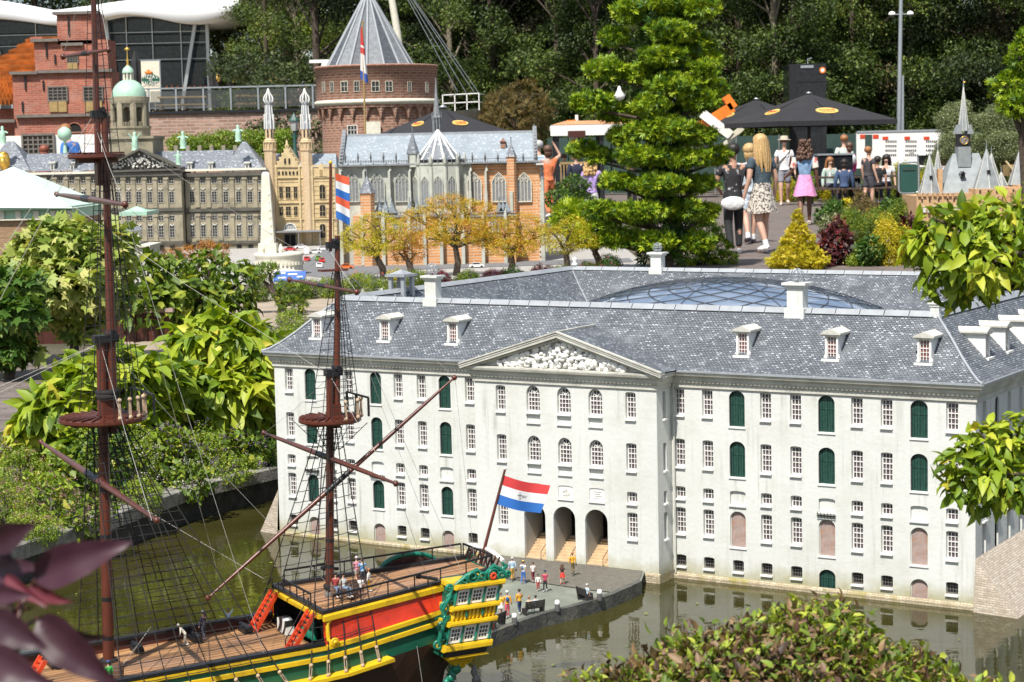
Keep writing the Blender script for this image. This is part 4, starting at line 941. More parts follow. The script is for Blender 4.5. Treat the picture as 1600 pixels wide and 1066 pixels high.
def cloth(fn, nu, nv, name, m, parent, th=.0008):
    me = bpy.data.meshes.new(name); vs = []; fs = []; uv = []
    for sgn in (1,-1):
        o = len(vs)
        for j in range(nv+1):
            for i in range(nu+1):
                p = fn(i/nu, j/nv); a = fn(min(1,i/nu+.01), j/nv)-fn(max(0,i/nu-.01), j/nv); b2 = fn(i/nu, min(1,j/nv+.01))-fn(i/nu, max(0,j/nv-.01)); n_ = a.cross(b2).normalized()
                vs.append(p+n_*th*sgn)
        for j in range(nv):
            for i in range(nu):
                q_ = (o+j*(nu+1)+i, o+j*(nu+1)+i+1, o+(j+1)*(nu+1)+i+1, o+(j+1)*(nu+1)+i); fs.append(q_ if sgn > 0 else q_[::-1])
    me.from_pydata(vs, [], fs); me.materials.append(m); ul = me.uv_layers.new(name='uv')
    k = (nu+1)*(nv+1)
    for lp in me.loops: q_ = lp.vertex_index % k; ul.data[lp.index].uv = ((q_ % (nu+1))/nu, (q_ // (nu+1))/nv)
    me.polygons.foreach_set('use_smooth', [True]*len(me.polygons)); return obj(name, me, parent)
ens = thing('ensign_flag', 'red white and blue flag with a small black monogram on the slanting stern staff', 'flag', SM @ X(1.060,0,QZ(1.06)), SPHI)
g = MB(); top = X(.088,0,.262); g.tube([Vector((0,0,-.01)), top], [.0052,.0035], 8); part(g, 'staff', M['mast'], ens)
g = MB(); g.blob(top, (.005,.005,.005), 0, 1); part(g, 'truck', M['white'], ens)
fo = top*.93; dn = -top.normalized()
def ef(u, v_): p = fo + dn*(.082*(1-v_)) + X(.128*u, .012*math.sin(u*6+v_)*u+.03*u, -.036*u - .006*math.sin(u*3.1)); return p
cl = cloth(ef, 16, 6, 'cloth', M['flag'], ens)
g = MB()
for pts in (((.40,.60),(.44,.36)),((.44,.62),(.47,.38)),((.38,.50),(.50,.52)),((.50,.44),(.53,.54),(.56,.46),(.60,.54))):
    for a, b2 in zip(pts, pts[1:]):
        pa, pb = ef(*a), ef(*b2); nn = X(0,.0014,0); g.tube([pa+nn, pb+nn], .0005, 4)
part(g, 'monogram', M['black'], cl)
ms = thing('masthead_flag', 'two red white and blue pennants flying from the mizzen masthead', 'flag', SM @ MZ(1.495), SPHI)
def mf(u, v_): return X(.012+.036*u+.004*v_*0, .01*u+.004*math.sin(u*5+v_*2), -.118*(1-v_) - .010*u*(1-v_) - .012*u)
def mf2(u, v_): return mf(u, v_)
cloth(mf, 8, 12, 'cloth', M['flag_o'], ms); g = MB(); g.tube([X(.012,0,.005), X(.012,0,-.125)], .0011, 5); part(g, 'halyard', M['line'], ms)
g = MB(); g.lathe([(.004,0),(.006,.004),(.0,.009)], 8, MZ(1.52)); part(g, 'truck', M['yellow'], mz)
# barrels and loose gear on the decks
M['barrel'] = pmat('barrel_wood', (.16,.08,.045), .6, .25, 30, .2, 90)
def barrel(px, py, z, label, k=1.):
    p = SM @ shipat(px, py, z); t_ = thing('barrel', label, 'barrel', p, random.random(), 'barrels on the ship')
    n = 14; prof_ = [(.0115,0),(.0135,.010),(.0142,.019),(.0135,.028),(.0115,.038)]
    for i in range(n):
        a0, a1 = 2*PI*i/n+.02, 2*PI*(i+1)/n-.02; g = MB(); vs = [(r_*k*math.cos(a), r_*k*math.sin(a), z_*k) for r_, z_ in prof_ for a in (a0,a1)]
        g.add(vs, [(2*j,2*j+1,2*j+3,2*j+2) for j in range(4)], 0, True); part(g, 'stave', M['barrel'], t_)
    g = MB(); g.lathe([(.0112*k,.0),(.0112*k,.035*k)], 14); part(g, 'head', M['barrel'], t_)
    for z_ in (.006,.014,.024,.032):
        r_ = (.0142-.0000115*((z_-.019)*1000)**2*.66)*k+.0005; g = MB(); g.lathe([(r_,z_*k-.001),(r_,z_*k+.001)], 14); part(g, 'hoop', M['stone_dk'], t_)
barrel(184,1062,WZ(0)+.001,'brown barrel beside the main mast, nearer its foot',1.15)
barrel(163,1066,WZ(0)+.001,'brown barrel half hidden in front of the main mast',1.1)
barrel(523,932,QZ(.6)+.001,'brown barrel right of the mizzen mast foot',.85); barrel(533,929,QZ(.62)+.001,'brown barrel under the seated sailor on the quarterdeck',.9)
barrel(551,934,QZ(.66)+.001,'grey upright cask behind the mizzen shrouds',1.2)
g = MB(); g.lathe([(.011,0),(.012,.012),(.011,.013),(.0095,.012),(.009,.003),(0,.003)], 14); tb = part(g, 'bucket', M['stone_dk'], None, loc=SM @ shipat(514,932,QZ(.59)+.001)); setp(tb, 'dark bucket at the foot of the mizzen mast', 'bucket')
# ================================================================== vegetation
T_LEAF = (np.array([(0,0,0),(.30,.25,.09),(.30,-.25,.09),(.34,0,-.02),(.70,.20,.03),(.70,-.20,.03),(.74,0,-.09),(1.10,0,-.26)]), [(0,3,1),(0,2,3),(3,6,4,1),(2,5,6,3),(6,7,4),(5,7,6)])
T_SIMPLE = (np.array([(0,0,0),(.5,.30,.07),(1,0,-.06),(.5,-.30,.07)]), [(0,2,1),(0,3,2)])
_mp = [(0,0,0)]
for a_, r_ in ((-150,.35),(-115,.62),(-85,.40),(-58,.85),(-30,.48),(0,1.0),(30,.48),(58,.85),(85,.40),(115,.62),(150,.35)): _mp.append((.25+r_*math.cos(R(a_))*.75, r_*math.sin(R(a_))*.7, -.10*r_*r_))
T_MAPLE = (np.array(_mp), [(0,i,i+1) for i in range(1,len(_mp)-1)])
def _spray(n, seed, wdt=.10, fan=1.1):
    rr = np.random.default_rng(seed); v = []; f = []
    for i in range(n):
        a = (i/(n-1)-.5)*2*fan + rr.normal(0,.12); l = 1 - abs(a)*.35 + rr.normal(0,.08); el = rr.normal(.08,.28); d = np.array([math.cos(a)*math.cos(el), math.sin(a)*math.cos(el), math.sin(el)]); p = np.array([-math.sin(a), math.cos(a), 0])
        o = len(v); v += [d*.05, d*l*.55+p*wdt, d*l, d*l*.55-p*wdt]; f += [(o,o+3,o+2,o+1)]
    return np.array(v), f
T_SPRAY = _spray(6, 2)
T_FAN = _spray(9, 8, .055, 1.5)
def _cluster(n, seed, sz=.36):
    rr = np.random.default_rng(seed); v = []; f = []
    for i in range(n):
        c = rr.normal(0,.30,3); d = rr.normal(0,1,3)+np.array([.3,0,.1]); d /= np.linalg.norm(d); q = np.cross(d, rr.normal(0,1,3)); q /= np.linalg.norm(q); o = len(v)
        v += [c, c+d*sz*.5+q*sz*.26, c+d*sz, c+d*sz*.5-q*sz*.26]; f.append((o,o+1,o+2,o+3))
    return np.array(v), f
T_CLUST = _cluster(7, 4)
def frames(D, Nn):
    D = D/np.maximum(np.linalg.norm(D,axis=1),1e-9)[:,None]; B = np.cross(Nn, D); B /= np.maximum(np.linalg.norm(B,axis=1),1e-9)[:,None]; return D, B, np.cross(D, B)
def leaf_mesh(name, P, D, Nn, size, tint, tmpl, mat):
    tv, tf = tmpl; D, B, N = frames(D, Nn); n = len(P); k = len(tv); size = np.broadcast_to(size, (n,))
    V = P[:,None,:] + size[:,None,None]*(tv[None,:,0,None]*D[:,None,:] + tv[None,:,1,None]*B[:,None,:] + tv[None,:,2,None]*N[:,None,:])
    me = bpy.data.meshes.new(name); loops = np.concatenate([np.array(f) for f in tf]); tot = np.array([len(f) for f in tf]); nl = len(loops)
    me.vertices.add(n*k); me.vertices.foreach_set('co', V.astype(np.float32).ravel())
    me.loops.add(n*nl); me.loops.foreach_set('vertex_index', (loops[None,:]+np.arange(n)[:,None]*k).astype(np.int32).ravel())
    me.polygons.add(n*len(tf)); lt = np.tile(tot, n); me.polygons.foreach_set('loop_start', np.concatenate([[0],np.cumsum(lt)[:-1]]).astype(np.int32))
    me.polygons.foreach_set('loop_total', lt.astype(np.int32)); me.materials.append(mat)
    me.attributes.new('tint','FLOAT','POINT').data.foreach_set('value', np.repeat(tint, k).astype(np.float32))
    me.update(calc_edges=True); return me
_single = {}
def single_leaf(tmpl, key, mat, t5):
    k = (key, mat.name, t5)
    if k not in _single: _single[k] = leaf_mesh('leaf', np.zeros((1,3)), np.array([[1.,0,0]]), np.array([[0,0,1.]]), np.ones(1), np.array([t5/6+.08]), tmpl, mat)
    return _single[k]
def crown(clumps, dens, seed=0, inner=.72, jitter=.12, skip=None):
    """leaf points over the shells of ellipsoids; clumps (centre, (rx,ry,rz)); dens leaves per clump unit area"""
    rr = np.random.default_rng(seed); Ps = []; Ns = []
    C = np.array([list(c[0]) for c in clumps]); Rr = np.array([list(c[1]) for c in clumps])
    for i in range(len(clumps)):
        rx, ry, rz = Rr[i]; ar = ((rx*ry)**1.6/3 + (rx*rz)**1.6/3 + (ry*rz)**1.6/3)**(1/1.6)*4*PI; n = max(6, int(ar*dens))
        d = rr.normal(0,1,(n,3)); d /= np.linalg.norm(d,axis=1)[:,None]; sh = inner + (1-inner)*rr.random(n)**.6 + rr.normal(0,jitter*.4,n)
        lump = 1 + .13*np.sin(d[:,0]*5+i*1.7)*np.sin(d[:,1]*4+i)*1 + .10*np.sin(d[:,2]*7+i*2.2)
        P = C[i] + d*Rr[i]*(sh*lump)[:,None]; keep = np.ones(n, bool)
        for j in range(len(clumps)):
            if j == i: continue
            q = ((P-C[j])/Rr[j]); keep &= (q*q).sum(1) > .5
        Ps.append(P[keep]); nn = d/Rr[i]*Rr[i].mean(); Ns.append((nn/np.linalg.norm(nn,axis=1)[:,None])[keep])
    return np.concatenate(Ps), np.concatenate(Ns), rr
def foliage(parent, clumps, dens, size, mat, tmpl=T_SIMPLE, key='s', seed=0, n_ind=0, droop=.3, up=.5, rnd=.6, tint=(.5,.22), szv=.25, name='foliage', inner=.72, tn=None, frac=None):
    P, N, rr = crown(clumps, dens, seed, inner)
    n = len(P); zz = np.array([0,0,1.])
    if frac is not None: k = rr.random(n) < frac; P, N, n = P[k], N[k], int(k.sum())
    D = N*.55 + rr.normal(0,rnd,(n,3)) - zz*droop; Nn = N*(1-up) + zz*up + rr.normal(0,.35*rnd+.1,(n,3))
    sz = size*(1+rr.normal(0,szv,n)).clip(.45,1.8); e_ = np.array([r for c, r in clumps]).mean(); q = P/e_; ti = (rr.normal(tint[0],tint[1],n) + .13*np.sin(q[:,0]*1.9+seed)*np.sin(q[:,2]*2.3+1)+.07*np.sin(q[:,1]*3+q[:,0]*2)).clip(.02,.97)
    ind = np.zeros(n, bool)
    if n_ind:
        wp = P @ np.array(parent.matrix_basis.to_3x3()).T + np.array(parent.location); score = np.linalg.norm(wp-np.array([0,0,H]),axis=1) - .25*wp[:,2] - sz*1.0
        ind[np.argsort(score)[:n_ind]] = True
        Dn, B, Nv = frames(D, Nn)
        for i in np.nonzero(ind)[0]:
            o = bpy.data.objects.new('leaf', single_leaf(tmpl, key, mat, int(ti[i]*5.99))); COL.objects.link(o); o.parent = parent
            m = Matrix(((Dn[i,0],B[i,0],Nv[i,0],P[i,0]),(Dn[i,1],B[i,1],Nv[i,1],P[i,1]),(Dn[i,2],B[i,2],Nv[i,2],P[i,2]),(0,0,0,1))); o.matrix_basis = m @ Matrix.Scale(sz[i],4)
    r_ = ~ind
    if r_.any():
        o = obj(name, leaf_mesh(name, P[r_], D[r_], Nn[r_], sz[r_], ti[r_], tmpl, mat), parent); o['kind'] = 'stuff'; return o
M['bark'] = pmat('bark', (.075,.055,.04), .95, .4, 20, .8, 60); M['bark_pale'] = pmat('pale_bark', (.20,.17,.12), .9, .35, 14, .7, 50)
def trunk(parent, pts, r0, r1, m='bark', name='trunk'):
    g = MB(); k = len(pts); g.tube(pts, [r0+(r1-r0)*i/(k-1) for i in range(k)], 8); return part(g, name, M[m], parent)
def limbs(parent, base, clumps, r0, m='bark', seed=0):
    rr = random.Random(seed); g = MB()
    for c, rad in clumps:
        c = Vector(c); b2 = Vector(base); mid = b2.lerp(c,.5) + Vector((rr.uniform(-.12,.12), rr.uniform(-.1,.1), .08))*(c-b2).length
        g.tube([b2, mid, c], [r0, r0*.7, r0*.3], 6)
        for k in range(3): e_ = c + Vector((rr.uniform(-1,1)*rad[0], rr.uniform(-1,1)*rad[1], rr.uniform(-.3,.9)*rad[2]))*.8; g.tube([mid.lerp(c,.5), (c+e_)/2, e_], [r0*.4, r0*.28, r0*.12], 5)
    o = part(g, 'branches', M[m], parent); o['kind'] = 'stuff'; return o
# leaf materials: stops run from dark/old to fresh
G = leafmat
LM = dict(
 lime=G('lime_leaf', [(0,(.07,.13,.01)),(.3,(.17,.27,.015)),(.7,(.36,.44,.03)),(.93,(.50,.52,.05)),(1,(.60,.46,.06))]),
 varie=G('variegated_leaf', [(0,(.06,.12,.015)),(.35,(.18,.27,.04)),(.7,(.40,.46,.11)),(1,(.62,.58,.22))]),
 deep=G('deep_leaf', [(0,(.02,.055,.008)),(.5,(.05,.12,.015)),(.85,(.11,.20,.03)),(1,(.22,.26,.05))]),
 mid=G('mid_leaf', [(0,(.04,.08,.01)),(.5,(.13,.21,.018)),(.85,(.26,.33,.03)),(1,(.42,.40,.05))]),
 herb=G('herb_leaf', [(0,(.09,.16,.015)),(.5,(.22,.33,.03)),(.9,(.40,.46,.06)),(1,(.40,.28,.06))]),
 gold=G('gold_leaf', [(0,(.28,.26,.012)),(.5,(.50,.44,.018)),(.9,(.66,.56,.04)),(1,(.60,.36,.03))]),
 acer=G('acer_leaf', [(0,(.34,.30,.02)),(.45,(.54,.43,.03)),(.75,(.66,.38,.04)),(1,(.60,.20,.04))]),
 amber=G('amber_leaf', [(0,(.30,.14,.03)),(.5,(.46,.20,.04)),(1,(.55,.30,.05))]),
 hinoki=G('hinoki_leaf', [(0,(.02,.06,.005)),(.3,(.07,.15,.007)),(.65,(.22,.34,.012)),(1,(.42,.50,.02))], .5, .2),
 box=G('box_leaf', [(0,(.02,.055,.01)),(.6,(.07,.14,.02)),(1,(.15,.23,.03))]),
 wine=G('wine_leaf', [(0,(.03,.010,.012)),(.6,(.085,.022,.024)),(.9,(.22,.04,.04)),(1,(.3,.06,.05))]),
 olive=G('olive_leaf', [(0,(.10,.13,.06)),(.5,(.20,.24,.11)),(1,(.33,.36,.19))]),
 hedge=G('hedge_leaf', [(0,(.05,.03,.02)),(.15,(.13,.07,.045)),(.30,(.36,.23,.12)),(.40,(.20,.13,.07)),(.46,(.07,.12,.015)),(.72,(.22,.31,.03)),(1,(.46,.50,.06))]),
 purple=G('purple_leaf', [(0,(.030,.010,.016)),(.6,(.055,.018,.030)),(1,(.16,.028,.04))], .45, .15),
 forest_a=G('forest_leaf_a', [(0,(.016,.030,.007)),(.55,(.060,.100,.015)),(.9,(.14,.19,.03)),(1,(.21,.23,.04))], .6, .2),
 forest_b=G('forest_leaf_b', [(0,(.016,.026,.009)),(.55,(.042,.066,.018)),(.9,(.10,.13,.035)),(1,(.15,.16,.045))], .6, .2),
 forest_c=G('forest_leaf_c', [(0,(.04,.07,.01)),(.5,(.12,.18,.02)),(.9,(.24,.30,.04)),(1,(.32,.33,.06))], .6, .25),
 pine=G('pine_leaf', [(0,(.02,.022,.010)),(.5,(.06,.06,.022)),(1,(.13,.10,.04))], .7, .15),
 moss_brown=G('tamarisk_leaf', [(0,(.05,.045,.015)),(.5,(.13,.10,.03)),(1,(.26,.18,.05))], .7, .2))
def flowermat(name, col): return leafmat(name, [(0, tuple(c*.6 for c in col)), (1, tuple(min(1,c*1.2) for c in col))], .6, .3)
FM = dict(pink=flowermat('pink_flower', (.50,.25,.30)), purple=flowermat('purple_flower', (.24,.13,.36)), rose=flowermat('rose_flower', (.62,.07,.17)), white=flowermat('white_flower', (.75,.72,.66)), orange=flowermat('orange_flower', (.7,.22,.03)), wine=flowermat('dark_flower', (.13,.04,.10)))
def pxclumps(Y, lst, org, depth=.9):
    s_ = F/Y; out_ = []
    for k, c in enumerate(lst):
        px, py, rx, rz = c[:4]; dy = c[4] if len(c) > 4 else 0; p = atY(px, py, Y) + Vector((0,dy,0)) - org; out_.append((p, (rx/s_, (rx+rz)/2/s_*depth, rz/s_)))
    return out_
def shrub(name, label, cat, base, lst, mat, leaf, dens, tmpl=T_LEAF, key='l', n_ind=0, stem=.02, seed=0, droop=.35, up=.5, tint=(.5,.22), group=None, z=BZ, Y=None, m='bark', rnd=.6, fork=.35, depth=.9, limb=True):
    """a shrub rooted where pixel `base` meets the ground; lst = crown clumps (px, py, rx, rz[, dy]) seen from there"""
    o = at(base[0], base[1], z) if Y is None else Vector((atY(base[0],base[1],Y).x, Y, z))
    t_ = thing(name, label, cat, o, 0, group); cl = pxclumps(o.y, lst, o, depth)
    cen = sum((Vector(c[0]) for c in cl), Vector())/len(cl); fk = Vector((cen.x*fork, cen.y*fork, max(.05, cen.z*fork)))
    if limb:
        trunk(t_, [(0,0,-.03), fk*.5+Vector((stem*.6,0,0)), fk], stem, stem*.7, m); limbs(t_, fk, cl, stem*.55, m, seed)
    s_ = F/o.y; foliage(t_, cl, dens, leaf/s_, LM[mat], tmpl, key, seed, n_ind, droop, up, rnd, tint); return t_
rr = np.random.default_rng(12); P = np.array([[a.x, a.y, .003] for a in (at(x, y, 0) for x, y in ((1090,945),(1060,1000),(980,1010),(1005,960),(870,1040),(845,1058),(905,1012),(790,1052),(940,985),(300,900),(350,870),(270,940),(240,880),(330,930),(380,850),(420,880),(120,930),(90,960),(460,870),(500,880),(560,885),(1500,1000),(1570,1010),(1590,990)))])
setp(obj('floating_leaves', leaf_mesh('floating_leaves', P, rr.normal(0,1,(len(P),3))*[1,1,0], np.tile([0,0,1.],(len(P),1)), rr.uniform(.008,.022,len(P)), rr.random(len(P)), T_SIMPLE, LM['herb'])), 'few small leaves floating on the canal', None, None, 'stuff')
# --- left bank, nearest the ship
shrub('broadleaf_shrub', 'lime green shrub with long drooping leaves behind the main mast', 'shrub', (205,775), [(180,590,60,45),(105,640,62,42),(225,625,40,45,.1),(55,672,36,26),(170,685,66,36,-.1),(255,585,30,26,.1),(120,585,32,22,.1),(235,700,30,26)],
    'lime', 28, 2300, n_ind=300, stem=.022, seed=11, droop=.55, tint=(.5,.24), Y=8.35)
shrub('broadleaf_shrub', 'lime green shrub with long drooping leaves between the two masts', 'shrub', (365,742), [(345,535,70,40),(300,585,50,42),(398,585,45,48),(345,610,70,45,-.15),(295,650,42,35),(395,655,42,46),(350,680,50,34,.15),(415,700,24,32)],
    'lime', 28, 2300, n_ind=300, stem=.024, seed=12, droop=.55, tint=(.56,.24), Y=8.9)
shrub('maple_shrub', 'pale variegated maple behind the main mast, lighter than its neighbours', 'shrub', (110,560), [(95,385,72,42),(150,400,52,40),(45,420,48,40),(105,440,80,42,-.2),(160,455,42,40),(60,475,45,32),(125,500,38,24),(185,380,22,30)],
    'varie', 19, 900, T_MAPLE, 'm', 290, .04, 13, .35, tint=(.55,.24), Y=13.2)
shrub('broadleaf_shrub', 'dark green broad-leaved shrub cut by the left edge of the photo', 'shrub', (10,560), [(5,450,45,34),(35,490,40,34,-.15),(5,520,45,28),(50,450,22,20),(20,545,44,20,-.1),(-20,490,30,40)], 'deep', 20, 800, T_MAPLE, 'm', 150, .04, 14, .35, tint=(.7,.2), Y=12.3)
shrub('clipped_shrub', 'rounded green shrub with heart-shaped leaves right beside the main mast', 'shrub', (238,528), [(225,430,45,34),(265,445,36,36),(235,475,52,34,-.2),(215,500,34,22),(265,495,30,22)], 'mid', 17, 520, T_LEAF, 'l', 240, .05, 15, .3, tint=(.5,.25), Y=14.9)
shrub('clipped_shrub', 'rounded green shrub left of the pale path, under the orange acer', 'shrub', (330,516), [(330,425,48,32),(292,440,36,32),(368,445,32,34),(325,465,56,34,-.2),(370,480,28,24),(300,485,36,22)], 'mid', 16, 560, T_LEAF, 'l', 260, .05, 16, .3, tint=(.45,.25), Y=15.3)
shrub('bonsai_pine', 'small cloud-pruned pine with a leaning trunk above the purple flowers', 'tree', (438,494), [(398,428,22,13),(420,424,16,11),(452,457,28,15),(460,475,22,12,-.2)], 'mid', 8, 1600, T_SPRAY, 'sp', 0, .045, 17, 0, .6, (.45,.25), fork=.5, Y=16.9)
gw = thing('garden_fence', 'dark board fence with a faded red rail behind the variegated maple', 'fence', atY(70,545,14.6)); 
for i in range(17): g = MB(); g.box(-.55+.09*i,-.465+.09*i,0,.02,-.1,.26); part(g, 'board', M['bulwark'], gw)
g = MB(); g.box(-.56,1.0,-.03,.05,.262,.29); part(g, 'rail', M['rust'], gw)
def mound(px, py, w_, h_, mat, leaf, label, flower=None, fn=.18, dens=900, tmpl=T_SIMPLE, Y=None, seed=None, name='low_shrub', cat='plant', group=None, fsz=.8, cone=False, tint=(.5,.25), n_ind=0, key='s', z=BZ, up=.5):
    o = at(px, py, z) if Y is None else Vector((atY(px,py,Y).x, Y, atY(px,py,Y).z if z is None else z)); s_ = F/o.y; seed = seed or int(px*7+py)
    t_ = thing(name, label, cat, o, random.random()*6, group); rr = random.Random(seed)
    if cone: cl = [((0,0,h_/s_*q_), (w_/2/s_*(1.05-q_)*1.0, w_/2/s_*(1.05-q_), h_/s_*.20)) for q_ in (.12,.3,.48,.66,.82,.94)]
    else: cl = [((0,0,h_/s_*.35), (w_/2/s_*.8, w_/2/s_*.7, h_/s_*.62))] + [((rr.uniform(-.35,.35)*w_/s_, rr.uniform(-.35,.35)*w_/s_, h_/s_*rr.uniform(.25,.6)), (w_/s_*.26, w_/s_*.26, h_/s_*.34)) for _ in range(4)]
    g = MB()
    for k in range(7): c, rad = cl[k % len(cl)]; a = k*2.4; g.tube([(0,0,-.01), Vector(c)*.6+Vector((math.cos(a),math.sin(a),0))*rad[0]*.3, Vector(c)+Vector((math.cos(a)*rad[0]*.6, math.sin(a)*rad[1]*.6, rad[2]*.4))], [.5*leaf/s_*.3, .3*leaf/s_*.3, .05*leaf/s_], 4)
    part(g, 'stems', M['bark'], t_)['kind'] = 'stuff'
    area = (w_/s_)**2
    foliage(t_, cl, dens*1.5/max((leaf/s_)**2,1e-6)/400, leaf/s_, LM[mat], tmpl, key, seed, n_ind, .1, up, .6, tint)
    if flower:
        P, N, r2 = crown([(c, tuple(x*1.08 for x in rad)) for c, rad in cl], dens*.45/max((leaf/s_)**2,1e-6)/400*fn, seed+1, .95); k = N[:,2] > -.1; P, N = P[k], N[k]; n = len(P)
        if n:
            o2 = obj('flowers', leaf_mesh('flowers', P, N+r2.normal(0,.5,(n,3))+np.array([0,0,.8]), r2.normal(0,1,(n,3)), np.full(n, leaf/s_*fsz), r2.random(n), T_CLUST, FM[flower]), t_); o2['kind'] = 'stuff'
    return t_
# --- flower bed along the quay
for i, (px, py, w_, h_, mat, fl, lab) in enumerate((
  (12,826,95,90,'herb','pink','pink flowering herb at the corner of the quay bed'), (75,812,90,80,'herb','pink','pale pink flowering herb beside the purple foliage'), (30,765,110,70,'herb','pink','tall pinkish herb near the left edge behind the front row'),
  (120,790,90,110,'mid',None,'leafy green herb left of the main mast foot'), (85,745,90,70,'mid','purple','green herb with a few purple heads behind the front row'), (165,775,80,110,'deep',None,'dark leafy herb behind the main mast'),
  (215,762,90,95,'herb','white','light green herb right of the main mast'), (270,757,80,100,'mid','purple','green herb with mauve flowers between the masts'), (320,745,80,85,'herb','purple','yellow green herb with mauve flowers below the lime shrub'),
  (372,738,80,70,'mid','purple','mauve flowering herb near the white warehouse'), (410,735,60,60,'deep',None,'dark green herb in the shade beside the warehouse'), (250,715,80,80,'deep','purple','dark herb with violet heads behind the quay bed'), (150,720,90,60,'mid',None,'low green herb under the main top'), (20,722,80,45,'herb','purple','purple-headed herb beside the brick path'),(60,846,90,55,'herb','pink','pink herb spilling over the coping near the purple shrub'),(130,828,80,55,'mid','pink','green herb spilling over the coping left of the main mast'),(225,792,80,50,'herb',None,'yellow green herb at the coping right of the main mast'),(295,770,80,50,'mid','white','green herb at the coping between the masts'),(360,752,80,46,'herb','purple','mauve herb at the coping near the warehouse'))):
    mound(px, py, w_, h_, mat, 11, lab, fl, .5, 620, T_SIMPLE if i % 2 else T_CLUST, name='flowering_herb', cat='plant', group='herbs in the quay bed', fsz=.8)
for px, py, w_, h_, mat, fl, lab in ((400,560,90,60,'herb','purple','yellow green herb with violet spikes left of the warehouse roof'), (450,556,80,50,'herb','purple','violet flower clump touching the warehouse eave'), (370,545,60,40,'herb','purple','small violet flower clump above the lime shrub'), (335,575,60,40,'gold',None,'small golden plant behind the lime shrub'), (460,520,60,36,'herb','purple','violet flowers under the crossing yard')):
    mound(px, py, w_, h_, mat, 8, lab, fl, .35, 900, T_CLUST, name='flowering_herb', cat='plant', group='violet herbs by the path', fsz=.9)
for k, px in enumerate((405,440,475,510,545,580)):
    mound(px, 472-k*2, 44, 34, 'herb' if k % 2 else 'mid', 6, ('first','second','third','fourth','fifth','sixth')[k]+' mauve flowering herb from the bonsai along the kerb', 'purple', .4, 900, T_CLUST, name='flowering_herb', cat='plant', group='mauve herbs behind the kerb', fsz=.9)
ke = thing('kerb_stones', 'pale stone kerb edging the bed behind the path', 'kerb')
for k in range(9):
    a, b2 = at(378,466,BZ).lerp(at(600,462,BZ), k/9), at(378,466,BZ).lerp(at(600,462,BZ), (k+1)/9-.004); g = MB(); g.bar(a+Vector((0,0,.03)), b2+Vector((0,0,.03)), .08, .09); part(g, 'kerb_stone', M['stone_trim'], ke)
# --- japanese maples in front of the church
for k, (b_, lst, mat, lab) in enumerate((
  ((600,432),[(560,368,30,20),(590,352,36,20),(615,375,32,20),(580,385,30,14,-.2),(545,378,16,14)],'gold','yellow japanese maple nearest the mizzen mast'),
  ((712,428),[(690,335,38,20),(655,345,34,20),(735,332,42,22),(700,316,32,14),(715,360,52,18,-.2),(765,355,30,16),(670,372,34,14,-.1),(760,375,30,12)],'acer','tall amber and yellow japanese maple with a dark curved trunk'),
  ((640,430),[(632,375,24,16),(650,395,18,14),(625,395,14,16)],'amber','small russet maple with hanging red leaves'),
  ((795,428),[(785,365,36,18),(815,352,38,18),(842,370,26,16),(800,385,42,14,-.2),(765,372,24,12)],'acer','amber japanese maple right of the tall one'),
  ((880,425),[(865,365,26,15),(895,355,28,16),(915,375,24,14),(880,385,30,12)],'gold','yellow japanese maple beside the dark conifer'))):
    shrub('japanese_maple', lab, 'tree', b_, lst, mat, 6.2, 1000, T_CLUST, 'c', 0, .045, 30+k, .25, .75, (.5,.27), 'japanese maples in front of the church', Y=21.2+.25*(k%2), fork=.55, depth=.8)
shrub('japanese_maple', 'low orange acer in front of the palace', 'tree', (300,418), [(268,398,26,10),(300,396,30,11),(335,392,24,14),(322,384,14,10)], 'amber', 6, 1500, T_CLUST, 'c', 0, .03, 37, .2, .7, Y=20.4)
for k, (px, py, w_, h_, mat, fl) in enumerate(((655,446,40,26,'mid','purple'),(690,446,40,24,'wine','rose'),(730,447,46,26,'mid','purple'),(770,445,40,24,'wine','purple'),(805,443,42,28,'deep','purple'),(845,441,46,28,'wine',None),(880,438,40,26,'mid','purple'),(915,434,40,26,'deep','rose'),(950,428,46,30,'deep','rose'),(560,452,36,26,'herb','orange'),(620,440,26,20,'gold',None),(600,456,30,22,'mid','wine'))):
    mound(px, py, w_, h_, mat, 6,
      ('mauve flowering plant below the lantern turret','wine red plant right of the lantern turret','mauve plant below the tall amber maple','dark red plant below the white car','dark green plant left of the roof finial','wine red plant right of the roof finial','mauve plant below the last yellow maple','dark plant left of the conifer','rose flowered plant at the conifer foot','orange tinged herb behind the mizzen shrouds','small golden bush below the russet maple','dark headed herb right of the mizzen shrouds')[k], fl, .3, 900, T_CLUST, name='bedding_plant', group='bedding plants behind the warehouse roof', fsz=.9)
# --- the big conifer and its neighbours
HP = [(985,20,44,30),(1035,8,36,26,-.1),(1090,16,40,28),(1045,52,54,26,-.2),(1085,70,40,26,.1),(1035,92,66,26,-.2),(945,112,46,26,-.1),(1000,120,42,24),(1095,112,40,24,-.2),(1050,138,52,28,-.3),(1108,96,40,24,.2),(922,162,46,28,-.2),(1118,140,30,20,.1),(960,60,36,22,.1),(965,178,40,26,.1),(1015,168,48,28,-.3),(1090,160,46,26,-.2),
  (1035,205,62,28,-.3),(975,215,44,24),(1085,215,44,26,-.1),(935,245,38,20,.1),(1000,245,60,24,-.3),(1065,250,56,24,-.2),(1122,246,36,24,.1),(912,236,30,20,.15),(965,285,44,22,-.2),(1025,290,64,24,-.3),(1085,290,46,22),(940,330,46,22,-.2),(1000,332,58,24,-.3),(1065,330,52,24,-.1),(1105,335,30,24,.1),(960,375,40,22,-.1),(1020,378,56,24,-.2),(1085,380,42,24)]
o = Vector((atY(1040,425,21.4).x, 21.4, BZ)); con = thing('conifer_tree', 'tall bright green cloud-shaped conifer in the middle of the garden', 'tree', o)
